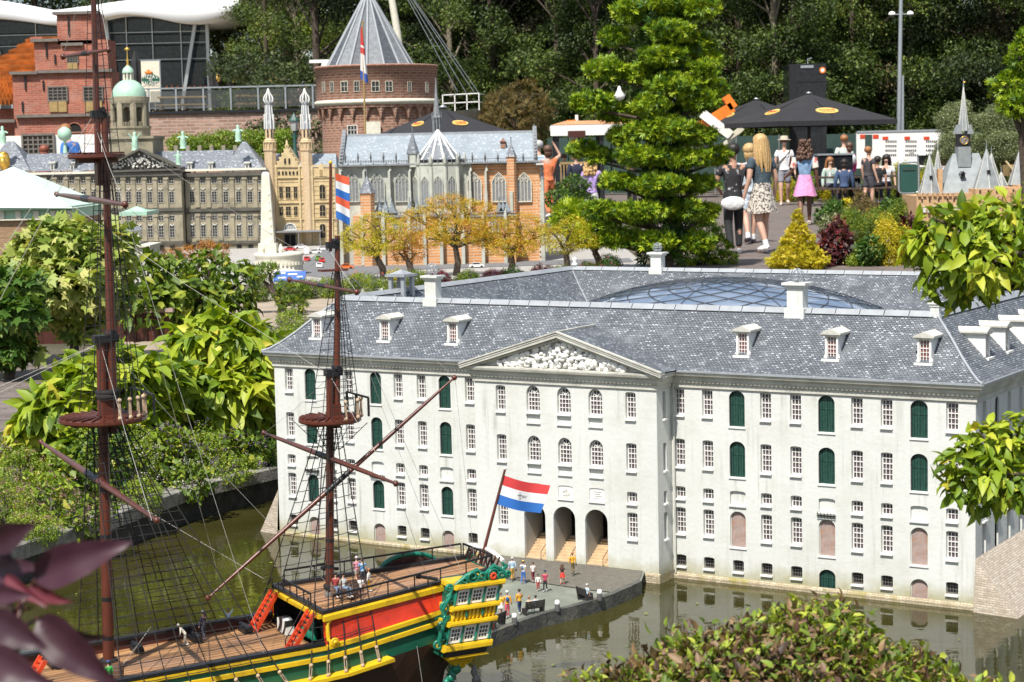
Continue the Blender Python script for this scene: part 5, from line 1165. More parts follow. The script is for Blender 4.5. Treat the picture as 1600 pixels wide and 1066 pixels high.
cl = pxclumps(21.4, HP, o, .8); top = max(c[0].z for c in cl)
trunk(con, [(0,0,-.05),(.05,0,.6),(-.02,.02,1.3),(.06,.0,2.2),(.02,0,top)], .085, .02)
g = MB(); rr = random.Random(4)
for c, rad in cl: z0 = max(.15, c.z-.25); g.tube([(.02,0,z0), (c.x*.5,c.y*.5,z0+.10), (c.x,c.y,c.z-.06)], [.030,.022,.010], 5)
part(g, 'branches', M['bark'], con)['kind'] = 'stuff'
foliage(con, [(c+Vector((0,0,.02)),(r[0]*.70*(.85+.3*((i*7)%5)/4),r[1]*.72,r[2]*.60)) for i, (c, r) in enumerate(cl)], 3000, .050, LM['hinoki'], T_SPRAY, 'sp', 5, 300, -.2, .45, .55, (.58,.30), .35, inner=.5)
foliage(con, [(Vector((0,.05,z)),(.28,.25,.28)) for z in np.arange(.3,3.1,.32)], 260, .10, LM['deep'], T_SPRAY, 'sp', 6, 0, .1, .4, .7, (.25,.2), name='inner_foliage', inner=.3)  # shade of the tree's core put into a darker leaf colour
shrub('conifer_shrub', 'low lime green spreading conifer left of the tall one', 'shrub', (935,425), [(895,345,34,18),(935,340,40,20),(970,360,36,20),(900,330,26,16,.2),(925,365,40,16,-.2),(885,330,18,14)], 'hinoki', 10, 900, T_SPRAY, 'sp', 0, .05, 41, -.1, .6, (.75,.2), Y=22.2)
shrub('conifer_shrub', 'lime green spreading conifer right of the tall trunk', 'shrub', (1095,422), [(1080,395,30,18),(1115,388,28,20),(1100,365,28,18),(1130,405,20,14)], 'hinoki', 9, 900, T_SPRAY, 'sp', 0, .04, 42, -.1, .6, (.62,.25), Y=22.4)
for k, (px, py, r_) in enumerate(((872,310,20),(898,292,24),(905,315,22))):
    shrub('box_ball', ('lowest clipped box ball behind the church corner','topmost clipped box ball behind the church corner','clipped box ball beside the lilac hoodie')[k], 'shrub', (890,342), [(px,py,r_,r_*.72)], 'box', 5, 2200, T_SIMPLE, 's', 0, .03, 50+k, 0, .4, (.55,.25), 'clipped box balls', Y=26.5+k*.3, fork=.8, depth=1)
shrub('conifer_tree', 'bright green conifer cut by the right edge of the photo', 'tree', (1600,330), [(1580,135,30,22),(1600,90,26,22),(1590,165,34,18,-.1),(1612,60,22,18),(1605,150,30,24)], 'hinoki', 9, 1500, T_SPRAY, 'sp', 0, .07, 43, -.1, .55, (.55,.27), Y=19.5, fork=.7)
# --- right hand bed
mound(1247,434,92,84,'gold',5,'golden cone-shaped conifer in front of the walking girls',None,0,1500,T_SPRAY,name='cone_conifer',cat='shrub',cone=True,Y=21.3,n_ind=200,key='sp',tint=(.55,.25))
RB = [(1310,425,64,74,'wine','rose','dark red coral bell right of the golden cone'),(1330,380,60,60,'mid',None,'broad green plant above the red coral bell'),(1360,428,66,50,'deep',None,'dark green plant below the pale conifer'),(1385,428,70,78,'gold',None,'pale golden conifer right of the coral bells'),
 (1420,425,60,76,'wine',None,'dark wine red shrub beside the lime branch'),(1365,352,64,44,'mid','orange','leafy shrub with orange tips in the middle of the bed'),(1310,330,56,44,'deep',None,'dark ball-shaped shrub behind the red coral bell'),(1405,360,60,60,'mid',None,'fresh green shrub behind the pale conifer'),
 (1415,330,70,50,'deep',None,'dark green shrub in front of the green bin'),(1345,318,50,56,'moss_brown',None,'brown green upright conifer in front of the tables'),(1325,310,44,40,'gold',None,'yellow green shrub left of the brown conifer'),(1300,312,40,44,'deep',None,'small dark tree-like shrub beside the pink skirt'),
 (1300,342,54,30,'olive','pink','mauve heather at the edge of the pavement'),(1380,308,46,30,'gold','orange','golden shrub with orange tips before the picnic tables'),(1440,300,60,40,'mid',None,'green shrub left of the castle'),(1450,420,60,40,'wine','rose','red flowered plant below the lime branch'),(1280,432,50,20,'wine',None,'low purple plant at the foot of the golden cone'),(1340,432,40,22,'herb','rose','low herb with a few rose flowers')]
for k, (px, py, w_, h_, mat, fl, lab) in enumerate(RB):
    mound(px, py, w_, h_, mat, 8 if py > 400 else 6, lab, fl, .12, 1150, (T_SIMPLE,T_CLUST)[k % 2], name='garden_shrub', cat='shrub', group='mixed shrubs in the right hand bed', Y=21.6+max(0,(428-py))*.09)
for k, (px, py, w_, h_, mat, lab) in enumerate(((1262,262,50,34,'herb','light green shrub behind the sun hat'),(1310,245,70,40,'gold','yellow green shrub behind the picnic tables'),(1375,262,70,50,'mid','bushy shrub behind the standing boy'),(1410,268,60,46,'gold','yellow green shrub left of the green bin'),(1225,262,40,40,'gold','small golden shrub behind the blond girl'),(1455,275,50,50,'mid','green shrub right of the green bin'),(1560,270,70,40,'mid','green shrub behind the castle'))):
    mound(px, py+14, w_, h_+14, mat, 6, lab, None, 0, 1000, T_CLUST, name='garden_shrub', cat='shrub', group='shrubs round the picnic terrace', Y=45.5)
for px, lab in ((1500,'grey green olive bush left of the castle spire'),(1568,'grey green olive bush right of the castle spire')):
    shrub('olive_bush', lab, 'shrub', (px,275), [(px-12,190,26,26),(px+14,205,26,26),(px-5,228,34,26,-.3),(px+18,240,24,20),(px-22,240,22,20),(px+2,172,16,14)], 'olive', 7, 800, T_CLUST, 'c', 0, .05, px, 0, .3, (.5,.27), 'olive bushes', Y=37, fork=.4)
# --- foreground on the right: two boughs of one tree just outside the frame
o = Vector((1.62, 4.18, BZ)); tr = thing('ornamental_tree', 'lime leaved ornamental tree whose two boughs enter from the right edge', 'tree', o)
trunk(tr, [(0,0,-.05),(.03,.02,.4),(-.02,.03,.8),(.02,0,1.25)], .038, .02)
up_ = pxclumps(4.35, [(1500,360,62,34),(1560,350,60,36),(1450,385,36,26),(1530,405,66,36,-.06),(1480,430,40,30),(1590,400,50,40),(1600,340,40,24),(1530,455,30,18,.05),(1640,380,50,50)], o, .8)
lo_ = pxclumps(4.2, [(1545,695,46,30),(1590,680,40,30),(1510,720,36,26),(1560,745,48,32,-.05),(1600,730,40,40),(1505,755,28,22),(1545,785,26,16,.04),(1640,720,50,50)], o, .8)
limbs(tr, (-.0,.02,1.0), up_, .014, 'bark', 2); limbs(tr, (-.01,.03,.62), lo_, .012, 'bark', 3)
foliage(tr, up_, 5600, .033, LM['lime'], T_LEAF, 'l', 61, 170, .5, .5, .6, (.50,.28), .38); foliage(tr, lo_, 6800, .028, LM['lime'], T_LEAF, 'l', 62, 125, .5, .5, .6, (.48,.28), .38)
# --- foreground hedge
o = Vector((atY(1235,1000,2.9).x, 2.95, BZ)); hd = thing('clipped_hedge', 'clipped rounded hedge of small green and brown leaves in the foreground', 'hedge', o)
zt = atY(1225,988,2.9).z - BZ
hc = [((0,0,zt*.60),(.30,.34,zt*.385)), ((-.14,-.05,zt*.55),(.21,.30,zt*.36)), ((.17,-.02,zt*.55),(.20,.30,zt*.37)), ((0,-.28,zt*.50),(.45,.28,zt*.38)), ((-.14,-.1,zt*.46),(.31,.34,zt*.41)), ((.15,-.1,zt*.46),(.30,.34,zt*.41)), ((0,-.1,zt*.3),(.40,.4,zt*.35))]
g = MB(); rr = random.Random(9)
for k in range(60): a = rr.uniform(0,2*PI); q_ = rr.uniform(.1,.9); g.tube([(q_*.1*math.cos(a),q_*.1*math.sin(a),0), (q_*.2*math.cos(a),q_*.2*math.sin(a),zt*.5), (q_*.30*math.cos(a+.3),q_*.28*math.sin(a+.3),zt*.3+zt*.60*math.sqrt(1-q_*q_))], [.006,.004,.0012], 5)
part(g, 'twigs', M['bark'], hd)['kind'] = 'stuff'
foliage(hd, hc, 42000, .0150, LM['hedge'], T_LEAF, 'l', 71, 300, -.25, .35, .75, (.50,.30), .3, inner=.80)
# --- foreground purple foliage
o = Vector((-.30, 1.25, BZ)); pl = thing('purple_shrub', 'blurred purple-leaved shrub in the near left corner', 'shrub', o)
trunk(pl, [(0,0,-.05),(.02,.0,.4),(-.02,.02,.75),(-.05,.03,1.12)], .012, .005)
def bl(px, py, px2, py2, Y, wd, t5, tw):
    a, b2 = atY(px,py,Y)-o, atY(px2,py2,Y-.03)-o; d = (b2-a); L0 = d.length; D_ = d.normalized(); n_ = Vector((0,-1,.35)); n_ = (Matrix.Rotation(tw,3,D_) @ n_); B = n_.cross(D_).normalized(); Nv = D_.cross(B)
    l = bpy.data.objects.new('leaf', big_leaf(t5)); COL.objects.link(l); l.parent = pl
    wd *= .66; l.matrix_basis = Matrix(((D_.x*L0,B.x*wd*L0,Nv.x*L0,a.x),(D_.y*L0,B.y*wd*L0,Nv.y*L0,a.y),(D_.z*L0,B.z*wd*L0,Nv.z*L0,a.z),(0,0,0,1)))
_bl = {}
def big_leaf(t5):
    if t5 in _bl: return _bl[t5]
    vs = []; fs = []; n = 12
    for i in range(n+1):
        u = i/n; hw = .5*math.sin(PI*min(1,u**.75))**.8*(1-.25*u); zc = -.22*u*u
        for j in (-1,-.5,0,.5,1): vs.append((u, hw*j+.0, zc + .10*abs(j)*hw*2 + .015*math.sin(u*18)*abs(j)))
    for i in range(n):
        for j in range(4): fs.append((i*5+j,(i+1)*5+j,(i+1)*5+j+1,i*5+j+1))
    me = bpy.data.meshes.new('leaf'); me.from_pydata(vs,[],fs); me.materials.append(LM['purple']); me.polygons.foreach_set('use_smooth',[True]*len(fs))
    me.attributes.new('tint','FLOAT','POINT').data.foreach_set('value',[t5/6+.08]*len(vs)); _bl[t5] = me; return me
for q_ in ((55,905,182,848,1.3,.62,3,0),(48,915,95,945,1.28,.5,5,.6),(-10,850,38,826,1.3,.8,1,.3),(-20,905,45,880,1.33,.7,2,-.3),(60,965,165,1072,1.25,.7,2,.3),(70,975,150,1010,1.3,.5,0,.9),(-15,965,55,1010,1.22,.8,1,.2),(-20,1025,60,1068,1.2,.8,2,.1),(10,900,60,945,1.27,.35,5,.2),(-30,930,30,930,1.26,.6,3,.1),(30,1060,110,1120,1.2,.7,2,0),(-20,830,10,870,1.32,.7,1,0),(40,935,88,930,1.3,.45,4,-.5),(-30,985,20,965,1.3,.5,4,.4)): bl(*q_)
g = MB()
for a, b2 in (((-40,1080),(55,905)),((20,1000),(48,915)),((20,1010),(60,965)),((-40,980),(50,950)),((0,1080),(40,1000))):
    p, q_ = atY(*a,1.27)-o, atY(*b2,1.29)-o; g.tube([p,(p+q_)/2+Vector((0,0,.004)),q_], [.0022,.0016,.001], 6)
g.tube([(-.05,.03,1.12), atY(-40,1080,1.27)-o], .003, 6); part(g, 'branches', M['bulwark'], pl)
# --- the wood
def tree_mesh(seed, mat, h, w_, lo, n, cs):
    rr = random.Random(seed); cl = []
    for k in range(44):
        z = h*(lo + (1-lo)*rr.random()**1.25); wz = w_*(1-.75*max(0,(z/h-.55)/.45)); a = rr.uniform(0,2*PI); q_ = rr.uniform(.2,.95)*wz
        cl.append(((q_*math.cos(a), q_*math.sin(a), z), (rr.uniform(.5,1.1)*w_*.36, rr.uniform(.5,1.1)*w_*.36, rr.uniform(.5,.9)*w_*.24)))
    cl.append(((0,0,h*.93),(w_*.35,w_*.35,w_*.35)))
    P, N, r2 = crown(cl, n, seed, .5, .3); m_ = len(P)
    me = leaf_mesh('crown', P, N+r2.normal(0,.7,(m_,3)), N*.4+r2.normal(0,.6,(m_,3))+np.array([0,0,.5]), cs*(1+r2.normal(0,.25,m_)).clip(.5,1.7), (r2.normal(.42,.20,m_)+.24*np.sin(P[:,0]*1.25+seed)*np.sin(P[:,2]*1.45+seed*2)+.10*np.sin(P[:,1]*2.1)).clip(.02,.97), T_CLUST, LM[mat])
    g = MB(); b_ = rr.uniform(-.3,.3); g.tube([(0,0,-.3),(b_*.3,0,h*.3),(b_,.1,h*.6),(b_*.6,0,h*.92)], [w_*.042,w_*.034,w_*.026,.02], 8)
    tm = g.mesh('trunk', M['bark_pale' if seed % 2 else 'bark']); g = MB()
    for c, rad in cl: z0 = max(h*.12, c[2]*.75); g.tube([(b_*z0/h,0,z0), (c[0]*.5,c[1]*.5,(z0+c[2])/2+.1), c], [w_*.016,w_*.011,w_*.005], 5)
    return me, tm, g.mesh('limbs', M['bark_pale' if seed % 2 else 'bark'])
KINDS = [('forest_a',101,17,3.8,.03),('forest_b',102,18,3.6,.04),('forest_c',103,14,3.7,.02),('pine',104,17,3.4,.03),('forest_b',105,20,4.0,.04),('forest_a',106,15,3.0,.10)]
TMESH = [tree_mesh(s_, m_, h_, w_, lo, 17, .36) for m_, s_, h_, w_, lo in KINDS]
KL = ['dark green broadleaf tree','blue green dense tree','sunlit yellow green tree','brown green pine','tall dark tree','slender green tree']
def forest_tree(kind, x, y, z, sc, rz, label):
    t_ = thing('forest_tree', label, 'tree', (x,y,z), rz, 'trees of the wood behind the park'); me, tm, lm = TMESH[kind]
    obj('crown', me, t_, sc=sc); t2 = obj('trunk', tm, t_, sc=sc); obj('limbs', lm, t2); return t_
rr = random.Random(21); rows = [(59.5,9.4,23,3.3),(70,-16,26,3.0),(80,-22,30,3.2),(92,-28,34,3.6),(106,-30,40,4.2)]
n_ = 0; seen_trees = {}
for ri, (Y, xa, xb, st) in enumerate(rows):
    x = xa
    while x < xb:
        px = 800 + x/Y*F; xx = x + rr.uniform(-.6,.6); yy = Y + rr.uniform(-2.5,2.5)
        if px < 480: kind = rr.choice([2,2,0,5,0])
        elif px < 900: kind = rr.choice([0,1,4,5,1,2])
        else: kind = rr.choice([1,3,0,3,4,5,3])
        if ri < 4 and px < 420: x += st; continue
        sc = rr.uniform(.8,1.15)*(1+.06*ri)
        if 350 < px < 560 and ri == 4: sc *= .7
        zone = 'above the glass restaurant' if px < 330 else 'left of the round tower' if px < 520 else 'behind the round tower' if px < 700 else 'left of the tall conifer' if px < 960 else 'behind the black parasols' if px < 1300 else 'behind the lamp post' if px < 1480 else 'above the castle'
        key_ = (kind, ri, zone); seen_trees[key_] = seen_trees.get(key_, 0) + 1
        forest_tree(kind, xx, yy, BZ, sc, rr.uniform(0,6), ('','second ','third ','fourth ','fifth ','sixth ')[seen_trees[key_]-1]+KL[kind]+' in '+('front','second','third','fourth','last')[ri]+' rank, '+zone+(' from the left' if seen_trees[key_] > 1 else ''))
        n_ += 1; x += st*rr.uniform(.8,1.2)
for k, (px, lab) in enumerate(((345,'left of the folded parasols'),(392,'behind the folded parasols'),(440,'above the left turret'),(488,'above the right turret'))):
    p = atY(px,150,100); forest_tree(2, p.x, 100+k, BZ+1.5, .62+.05*(k%2), k*2., 'sunlit yellow green tree '+lab)
# slim pale trunks at the edge of the wood
for k, (px, Y) in enumerate(((712,66),(775,64),(872,63),(885,66),(935,60),(1000,61),(1212,60),(1330,60),(1372,61),(1425,60),(1480,61),(1560,60))):
    p = atY(px,300,Y); forest_tree(5 if k % 3 else 0, p.x, Y, BZ, .8, k*1.3, 'slender bare-trunked tree at the wood edge, '+('right of the tower','beside the round bush','left of the kiosk roof','right of the kiosk sign','behind the conifer top','behind the conifer middle','left of the black column','right of the large parasol','left of the lamp post','right of the lamp post','left of the castle spire','right of the castle spire')[k])
shrub('tamarisk_bush', 'feathery brown green bush right of the round tower', 'shrub', (810,262), [(790,160,30,24),(820,150,30,22),(840,172,24,22),(805,185,40,24,-.5),(775,180,24,22),(830,200,30,22)], 'moss_brown', 8, 130, T_FAN, 'fan', 0, .12, 81, .1, .4, (.5,.27), Y=56)
mv = MB(); hp = []  # dark slope added behind the wood to block the sky
for i in range(41):
    x = -90+180*i/40; hp.append((x, 118+4*math.sin(i*1.3), 5+1.6*math.sin(i*.9)+1.2*math.sin(i*2.3)))
vs = [(x,y-14,BZ-.02) for x,y,z in hp] + hp + [(x,y+60,z+2) for x,y,z in hp]
mv.add(vs, [(i+41*j,i+1+41*j,i+42+41*j,i+41+41*j) for j in (0,1) for i in range(40)], 0, True); setp(part(mv, 'backing_slope', M['ground']), 'dark slope added behind the wood to block the sky', None, None, 'structure')
rr2 = np.random.default_rng(5); n = 9000; xs = rr2.uniform(-26,30,n); ys = rr2.uniform(60,100,n); P = np.stack([xs, ys, BZ+rr2.random(n)**1.5*1.6],1)
k = ~((xs < -1) & (ys < 95)); P = P[k]; n = len(P)
setp(obj('undergrowth', leaf_mesh('undergrowth', P, rr2.normal(0,1,(n,3)), rr2.normal(0,.6,(n,3))+np.array([0,0,1.]), rr2.uniform(.4,.8,n), rr2.random(n)*.7, T_CLUST, LM['forest_b'])), 'dark undergrowth along the foot of the wood', None, None, 'stuff')
# ================================================================== the miniature town and the park behind
def frame_at(ax, ay, Y):
    """origin where pixel (ax, ay) lies at distance Y; U turns pixels into metres right of and above it"""
    o = atY(ax, ay, Y); k = Y/F; c, s = math.cos(RO), math.sin(RO)
    def U(px, py): dx, dy = px-ax, py-ay; return ((c*dx - s*dy)*k, -(s*dx + c*dy)*k)
    return o, U, k
M['palace'] = pmat('palace_stone', (.30,.265,.185), .85, .18, 5, .3, 40, dirt=(.10,.09,.065,.7), dsc=7)
M['palace_dark'] = pmat('palace_cornice', (.085,.08,.065), .8, .25, 9, .3, 40)
M['slate_far'] = brickmat('slate_far', (.16,.18,.21), (.27,.29,.32), (.12,.13,.15), .03, .018, .14, .55, .6, .25, spots=(.5,.53,.56), spot_p=.86)
M['mint'] = pmat('mint_copper', (.36,.55,.42), .5, .12, 8); M['gold'] = pmat('gilding', (.85,.50,.10), .3, .15, 20, metal=.85); M['relief'] = pmat('pale_relief', (.58,.57,.52), .8, .2, 30)
M['ochre'] = pmat('ochre_stone', (.55,.43,.24), .85, .16, 8, .3, 60, dirt=(.35,.22,.10,.5), dsc=10); M['ochre_brick'] = brickmat('ochre_brick', (.52,.33,.16), (.62,.42,.22), (.6,.52,.38), .05, .016, .2, .85, .3, .2)
M['church_pale'] = pmat('church_stone', (.47,.48,.42), .85, .12, 5, .3, 50, dirt=(.28,.29,.25,.6), dsc=8)
M['church_brick'] = brickmat('church_brick', (.56,.24,.09), (.68,.33,.14), (.58,.50,.38), .4, .036, .13, .85, .3, .18, dirt=(.35,.2,.1,.4,6))
M['church_roof'] = brickmat('church_roof', (.25,.295,.335), (.32,.36,.395), (.23,.27,.30), .03, .02, .1, .7, .3, .22, spots=(.48,.51,.53), spot_p=.88, nsc=5); M['church_trim'] = pmat('church_trim', (.20,.21,.22), .7, .25, 30)
M['cream'] = pmat('cream_stone', (.66,.63,.52), .8, .08, 10, .2, 60, dirt=(.45,.42,.32,.4), dsc=9)
M['house_brick'] = brickmat('house_brick', (.34,.09,.055), (.50,.155,.095), (.40,.24,.18), .20, .055, .14, .9, .8, .35, dirt=(.5,.36,.30,.35,1.6), nsc=1.6)
M['tile'] = brickmat('roof_tile', (.56,.17,.03), (.72,.27,.06), (.16,.05,.02), .085, .30, .10, .8, .9, .4, sq=True, nsc=2); M['house_trim'] = pmat('grey_trim', (.17,.15,.13), .8, .2, 10); M['ochre_wood'] = pmat('ochre_shutter', (.34,.23,.09), .7, .2, 10)
M['tower_brick'] = brickmat('tower_brick', (.25,.105,.07), (.42,.20,.13), (.40,.30,.23), .15, .055, .16, .9, .8, .3); M['wall_brick'] = brickmat('wall_brick', (.30,.17,.125), (.47,.29,.22), (.40,.32,.27), .32, .115, .16, .9, .6, .2)
M['roof_dark'] = brickmat('cone_dark', (.075,.085,.10), (.12,.135,.155), (.05,.055,.065), .06, .035, .14, .6, .5, .2); M['roof_light'] = brickmat('cone_light', (.20,.22,.235), (.28,.30,.315), (.16,.17,.185), .06, .035, .14, .6, .5, .2)
M['canvas'] = pmat('black_canvas', (.022,.022,.025), .85, .15, 3, .2, 30); M['logo'] = pmat('logo_yellow', (.82,.52,.14), .6, .1, 8); M['logo_red'] = pmat('logo_red', (.55,.06,.03), .6, .1, 8)
M['orange'] = pmat('orange_paint', (.80,.20,.02), .4, .12, 5); M['castle'] = brickmat('castle_brick', (.50,.28,.13), (.60,.36,.18), (.50,.36,.22), .05, .016, .16, .85, .3, .2); M['castle_roof'] = pmat('castle_roof', (.25,.275,.28), .6, .18, 9, .2, 50)
M['dark_glass'] = flatglass('dark_glass', (.016,.018,.022), .08, .35); M['bin_green'] = pmat('bin_green', (.02,.075,.06), .45, .1, 6); M['screen'] = pmat('green_screen', (.030,.062,.052), .8, .2, 3)
def wl(g, U, x0, x1, y0, y1, ya, yb, mi=0):
    """box given by the pixel rectangle of its front face (y0 upper, y1 lower) and its depths"""
    xm, ym = (x0+x1)/2, (y0+y1)/2; a, b2 = (U(x0,ym)[0], U(xm,y1)[1]), (U(x1,ym)[0], U(xm,y0)[1]); g.box(min(a[0],b2[0]), max(a[0],b2[0]), ya, yb, min(a[1],b2[1]), max(a[1],b2[1]), mi)
def arch_poly(xc, w_, z0, z1, rise, n=8, point=False):
    p = [(xc-w_/2,z0),(xc+w_/2,z0)]
    for i in range(n+1):
        a = PI*i/n; k = math.sin(a) if not point else (1-abs(math.cos(a)))**.62*1.0
        p.append((xc+w_/2*math.cos(a), z1-rise+rise*k))
    return p
_sw = {}
def swin(parent, x, z, w_, h, y, glass='pane_dark', frame='stone_trim', nx=2, nz=3, rise=0, point=False, rz=0, depth=None, name='window'):
    """a window of a model house: a frame with bars and, as a sub-part, its pane"""
    k = (round(w_,3), round(h,3), glass, frame, nx, nz, round(rise,3), point)
    if k not in _sw:
        g = MB(); t_ = w_*.10; po = arch_poly(0, w_+t_*1.2, -t_*.6, h+t_*.6, rise+t_*.6 if rise else 0, 8 if rise else 1, point); pi_ = arch_poly(0, w_-t_*.2, t_*.1, h-t_*.1, rise, 8 if rise else 1, point); n = len(po); d = t_*.7
        g.add([(a,-d,b2) for a,b2 in po] + [(a,-d,b2) for a,b2 in pi_] + [(a,d*.5,b2) for a,b2 in po] + [(a,d*.5,b2) for a,b2 in pi_], [(i,(i+1)%n,n+(i+1)%n,n+i) for i in range(n)] + [(i,2*n+i,2*n+(i+1)%n,(i+1)%n) for i in range(n)] + [(n+i,n+(i+1)%n,3*n+(i+1)%n,3*n+i) for i in range(n)])
        for i in range(1,nx): x_ = -w_/2+w_*i/nx; zt_ = h - (rise*.35 if rise else 0); g.box(x_-t_*.22, x_+t_*.22, -d*.6, d*.3, 0, zt_)
        for j in range(1,nz): z_ = (h-rise)*j/nz if nz > 1 else 0; g.box(-w_/2, w_/2, -d*.5, d*.3, z_-t_*.2, z_+t_*.2)
        if point:
            for c in ((-w_*.22,h-rise*.75),(w_*.22,h-rise*.75),(0,h-rise*.42)):
                g.tube([(c[0]+w_*.13*math.cos(a), -d*.2, c[1]+w_*.16*math.sin(a)) for a in np.linspace(0,2*PI,9)], t_*.25, 4, cap=False)
        g2 = MB(); g2.add([(a,d*.2,b2) for a,b2 in pi_], [tuple(range(n))])
        _sw[k] = (g.mesh(name, M[frame]), g2.mesh('pane', M[glass]))
    fm, pm = _sw[k]; o = obj(name, fm, parent, (x,y,z), (0,0,rz)); obj('pane', pm, o); return o
def ornament(g, c, r_, seed=0):
    for k in range(3): g.blob((c[0]+(k-1)*r_*.5, c[1], c[2]+(k % 2)*r_*.5), (r_*.5,r_*.4,r_*.8), 0, seed+k, .4, 6, 4)
# ------------------------------------------------------------------ palace
o, U, k = frame_at(230, 396, 28.5); pal = thing('palace_building', 'dark sandstone town palace model with central pediment and green cupola', 'building', o)
def storeys(x0, x1, y0, y1, ya, xs, end=True):
    g = MB(); wl(g, U, x0, x1, y0, y1, ya, ya+.9); part(g, 'wall', M['palace'], pal)
    g = MB()
    for a, b2, d in ((y0-1,y0+5,.05),(y0+5,y0+9,.025),(326,331,.035),(331,334,.02),(378,382,.03)): wl(g, U, x0-1, x1+1, a, b2, ya-d, ya)
    part(g, 'cornice', M['palace_dark'], pal)
    for x in xs:
        for y, h, w_ in ((287,8,7.5),(317,17,7.5),(345,8,7.5),(371,18,7.5)):
            p = U(x, y); swin(pal, p[0], p[1], w_*k, h*k, ya-.004, 'pane_dark', 'stone_trim', 2, 2 if h < 10 else 4)
        p = U(x, 393); swin(pal, p[0], p[1], 7*k, 9*k, ya-.004, 'dark', 'palace_dark', 1, 1)
        g = MB()
        for y in (296,352): c = U(x, y); g.tube([(c[0]-3.5*k,ya-.01,c[1]+1.5*k),(c[0],ya-.018,c[1]-1.2*k),(c[0]+3.5*k,ya-.01,c[1]+1.5*k)], .8*k, 5)
        part(g, 'festoon', M['relief'], pal)
    for a, b2 in zip(xs, xs[1:]):
        for (yt, yb) in ((277,325),(335,377)):
            g = MB(); m_ = (a+b2)/2; wl(g, U, m_-3, m_+3, yt+3, yb, ya-.022, ya); wl(g, U, m_-4, m_+4, yt, yt+4, ya-.034, ya); wl(g, U, m_-3.8, m_+3.8, yb-2.5, yb, ya-.03, ya); part(g, 'pilaster', M['palace'], pal)
storeys(288, 414, 271, 397, .22, [298,315,333,351,371,389,406]); storeys(-30, 158, 271, 397, .22, [-12,6,24,42,60,74,92,110,128,144])
storeys(160, 286, 271, 397, 0, [172,187,203,219,236,253,270])
g = MB(); a, c, b2 = U(158,268), U(222,234), U(288,264); g.prism([a,c,b2], .02, .7); part(g, 'tympanum', M['palace_dark'], pal)
g = MB(); g.bar((a[0],-.03,a[1]),(c[0],-.03,c[1]),.1,.03); g.bar((c[0],-.03,c[1]),(b2[0],-.03,b2[1]),.1,.03); g.bar((a[0],-.03,a[1]-.01),(b2[0],-.03,b2[1]-.01),.1,.03); part(g, 'pediment_frame', M['palace_dark'], pal)
g = MB(); rr = random.Random(8)
for q_ in range(150):
    u = rr.uniform(-.78,.78); z_ = rr.uniform(.1,max(.12,(1-abs(u))*.8)); x_ = c[0]+u*(b2[0]-c[0]); zz = a[1]+z_*(c[1]-a[1]); g.blob((x_,0.0,zz), (rr.uniform(.008,.022),.02,rr.uniform(.01,.022)), 0, q_, .5, 6, 4)
part(g, 'relief', M['relief'], pal)['kind'] = 'stuff'
g = MB()
for x0, x1, hx0, hx1, yr in ((238,352,232,360,238),(345,413,372,378,222),(38,168,30,170,242),(-28,46,-2,10,222)):
    p0, p1, r0, r1 = U(x0,269), U(x1,267), U(hx0,yr), U(hx1,yr); z_ = max(r0[1],r1[1])
    g.add([(p0[0],.17,p0[1]),(p1[0],.17,p0[1]),(p1[0],1.15,p0[1]),(p0[0],1.15,p0[1]),(r0[0],.62,z_),(r1[0],.62,z_)], [(0,1,5,4),(1,2,5),(2,3,4,5),(3,0,4)])
rf = part(g, 'roof', M['slate_far'], pal)
for x in (80,111,295,328,385,):
    g = MB(); wl(g, U, x-3, x+3, 256, 267, .20, .42); wl(g, U, x-5, x+5, 253.5, 256, .18, .45); d = part(g, 'dormer', M['relief'], pal); p = U(x, 265.5); swin(d, p[0], p[1], 3*k, 7*k, .197, 'pane_dark', 'white', 2, 2)
g = MB(); wl(g, U, -30, 415, 267.6, 271, .16, .24); part(g, 'gutter', M['cream'], pal)
g = MB(); 
for q_ in range(14): x = 262+q_*9.5; wl(g, U, x-3, x+3, 228, 238, .85, .95) if q_ % 2 == 0 else None
part(g, 'chimney_row', M['palace'], pal)['kind'] = 'stuff'
cu = thing('cupola', None, None); cu.parent = pal; cc = U(193, 240); cy = .75; RC = 28*k
def rz_(y): return U(193,y)[1]
g = MB(); wl(g, U, 157, 236, 216, 245, .30, 1.2); wl(g, U, 155, 238, 214, 218, .27, 1.23); part(g, 'attic', M['palace'], cu)
g = MB(); g.lathe([(RC*1.14,rz_(216)),(RC*1.14,rz_(202)),(RC*1.20,rz_(201)),(RC*1.20,rz_(198)),(RC*.86,rz_(198))], 16, (cc[0],cy,0), 0, False); part(g, 'drum', M['palace'], cu); g = MB(); g.lathe([(RC*1.08,rz_(162)),(RC*1.12,rz_(158)),(RC*1.14,rz_(152)),(RC*.9,rz_(151))], 24, (cc[0],cy,0), 0, False); part(g, 'drum_cornice', M['palace'], cu)
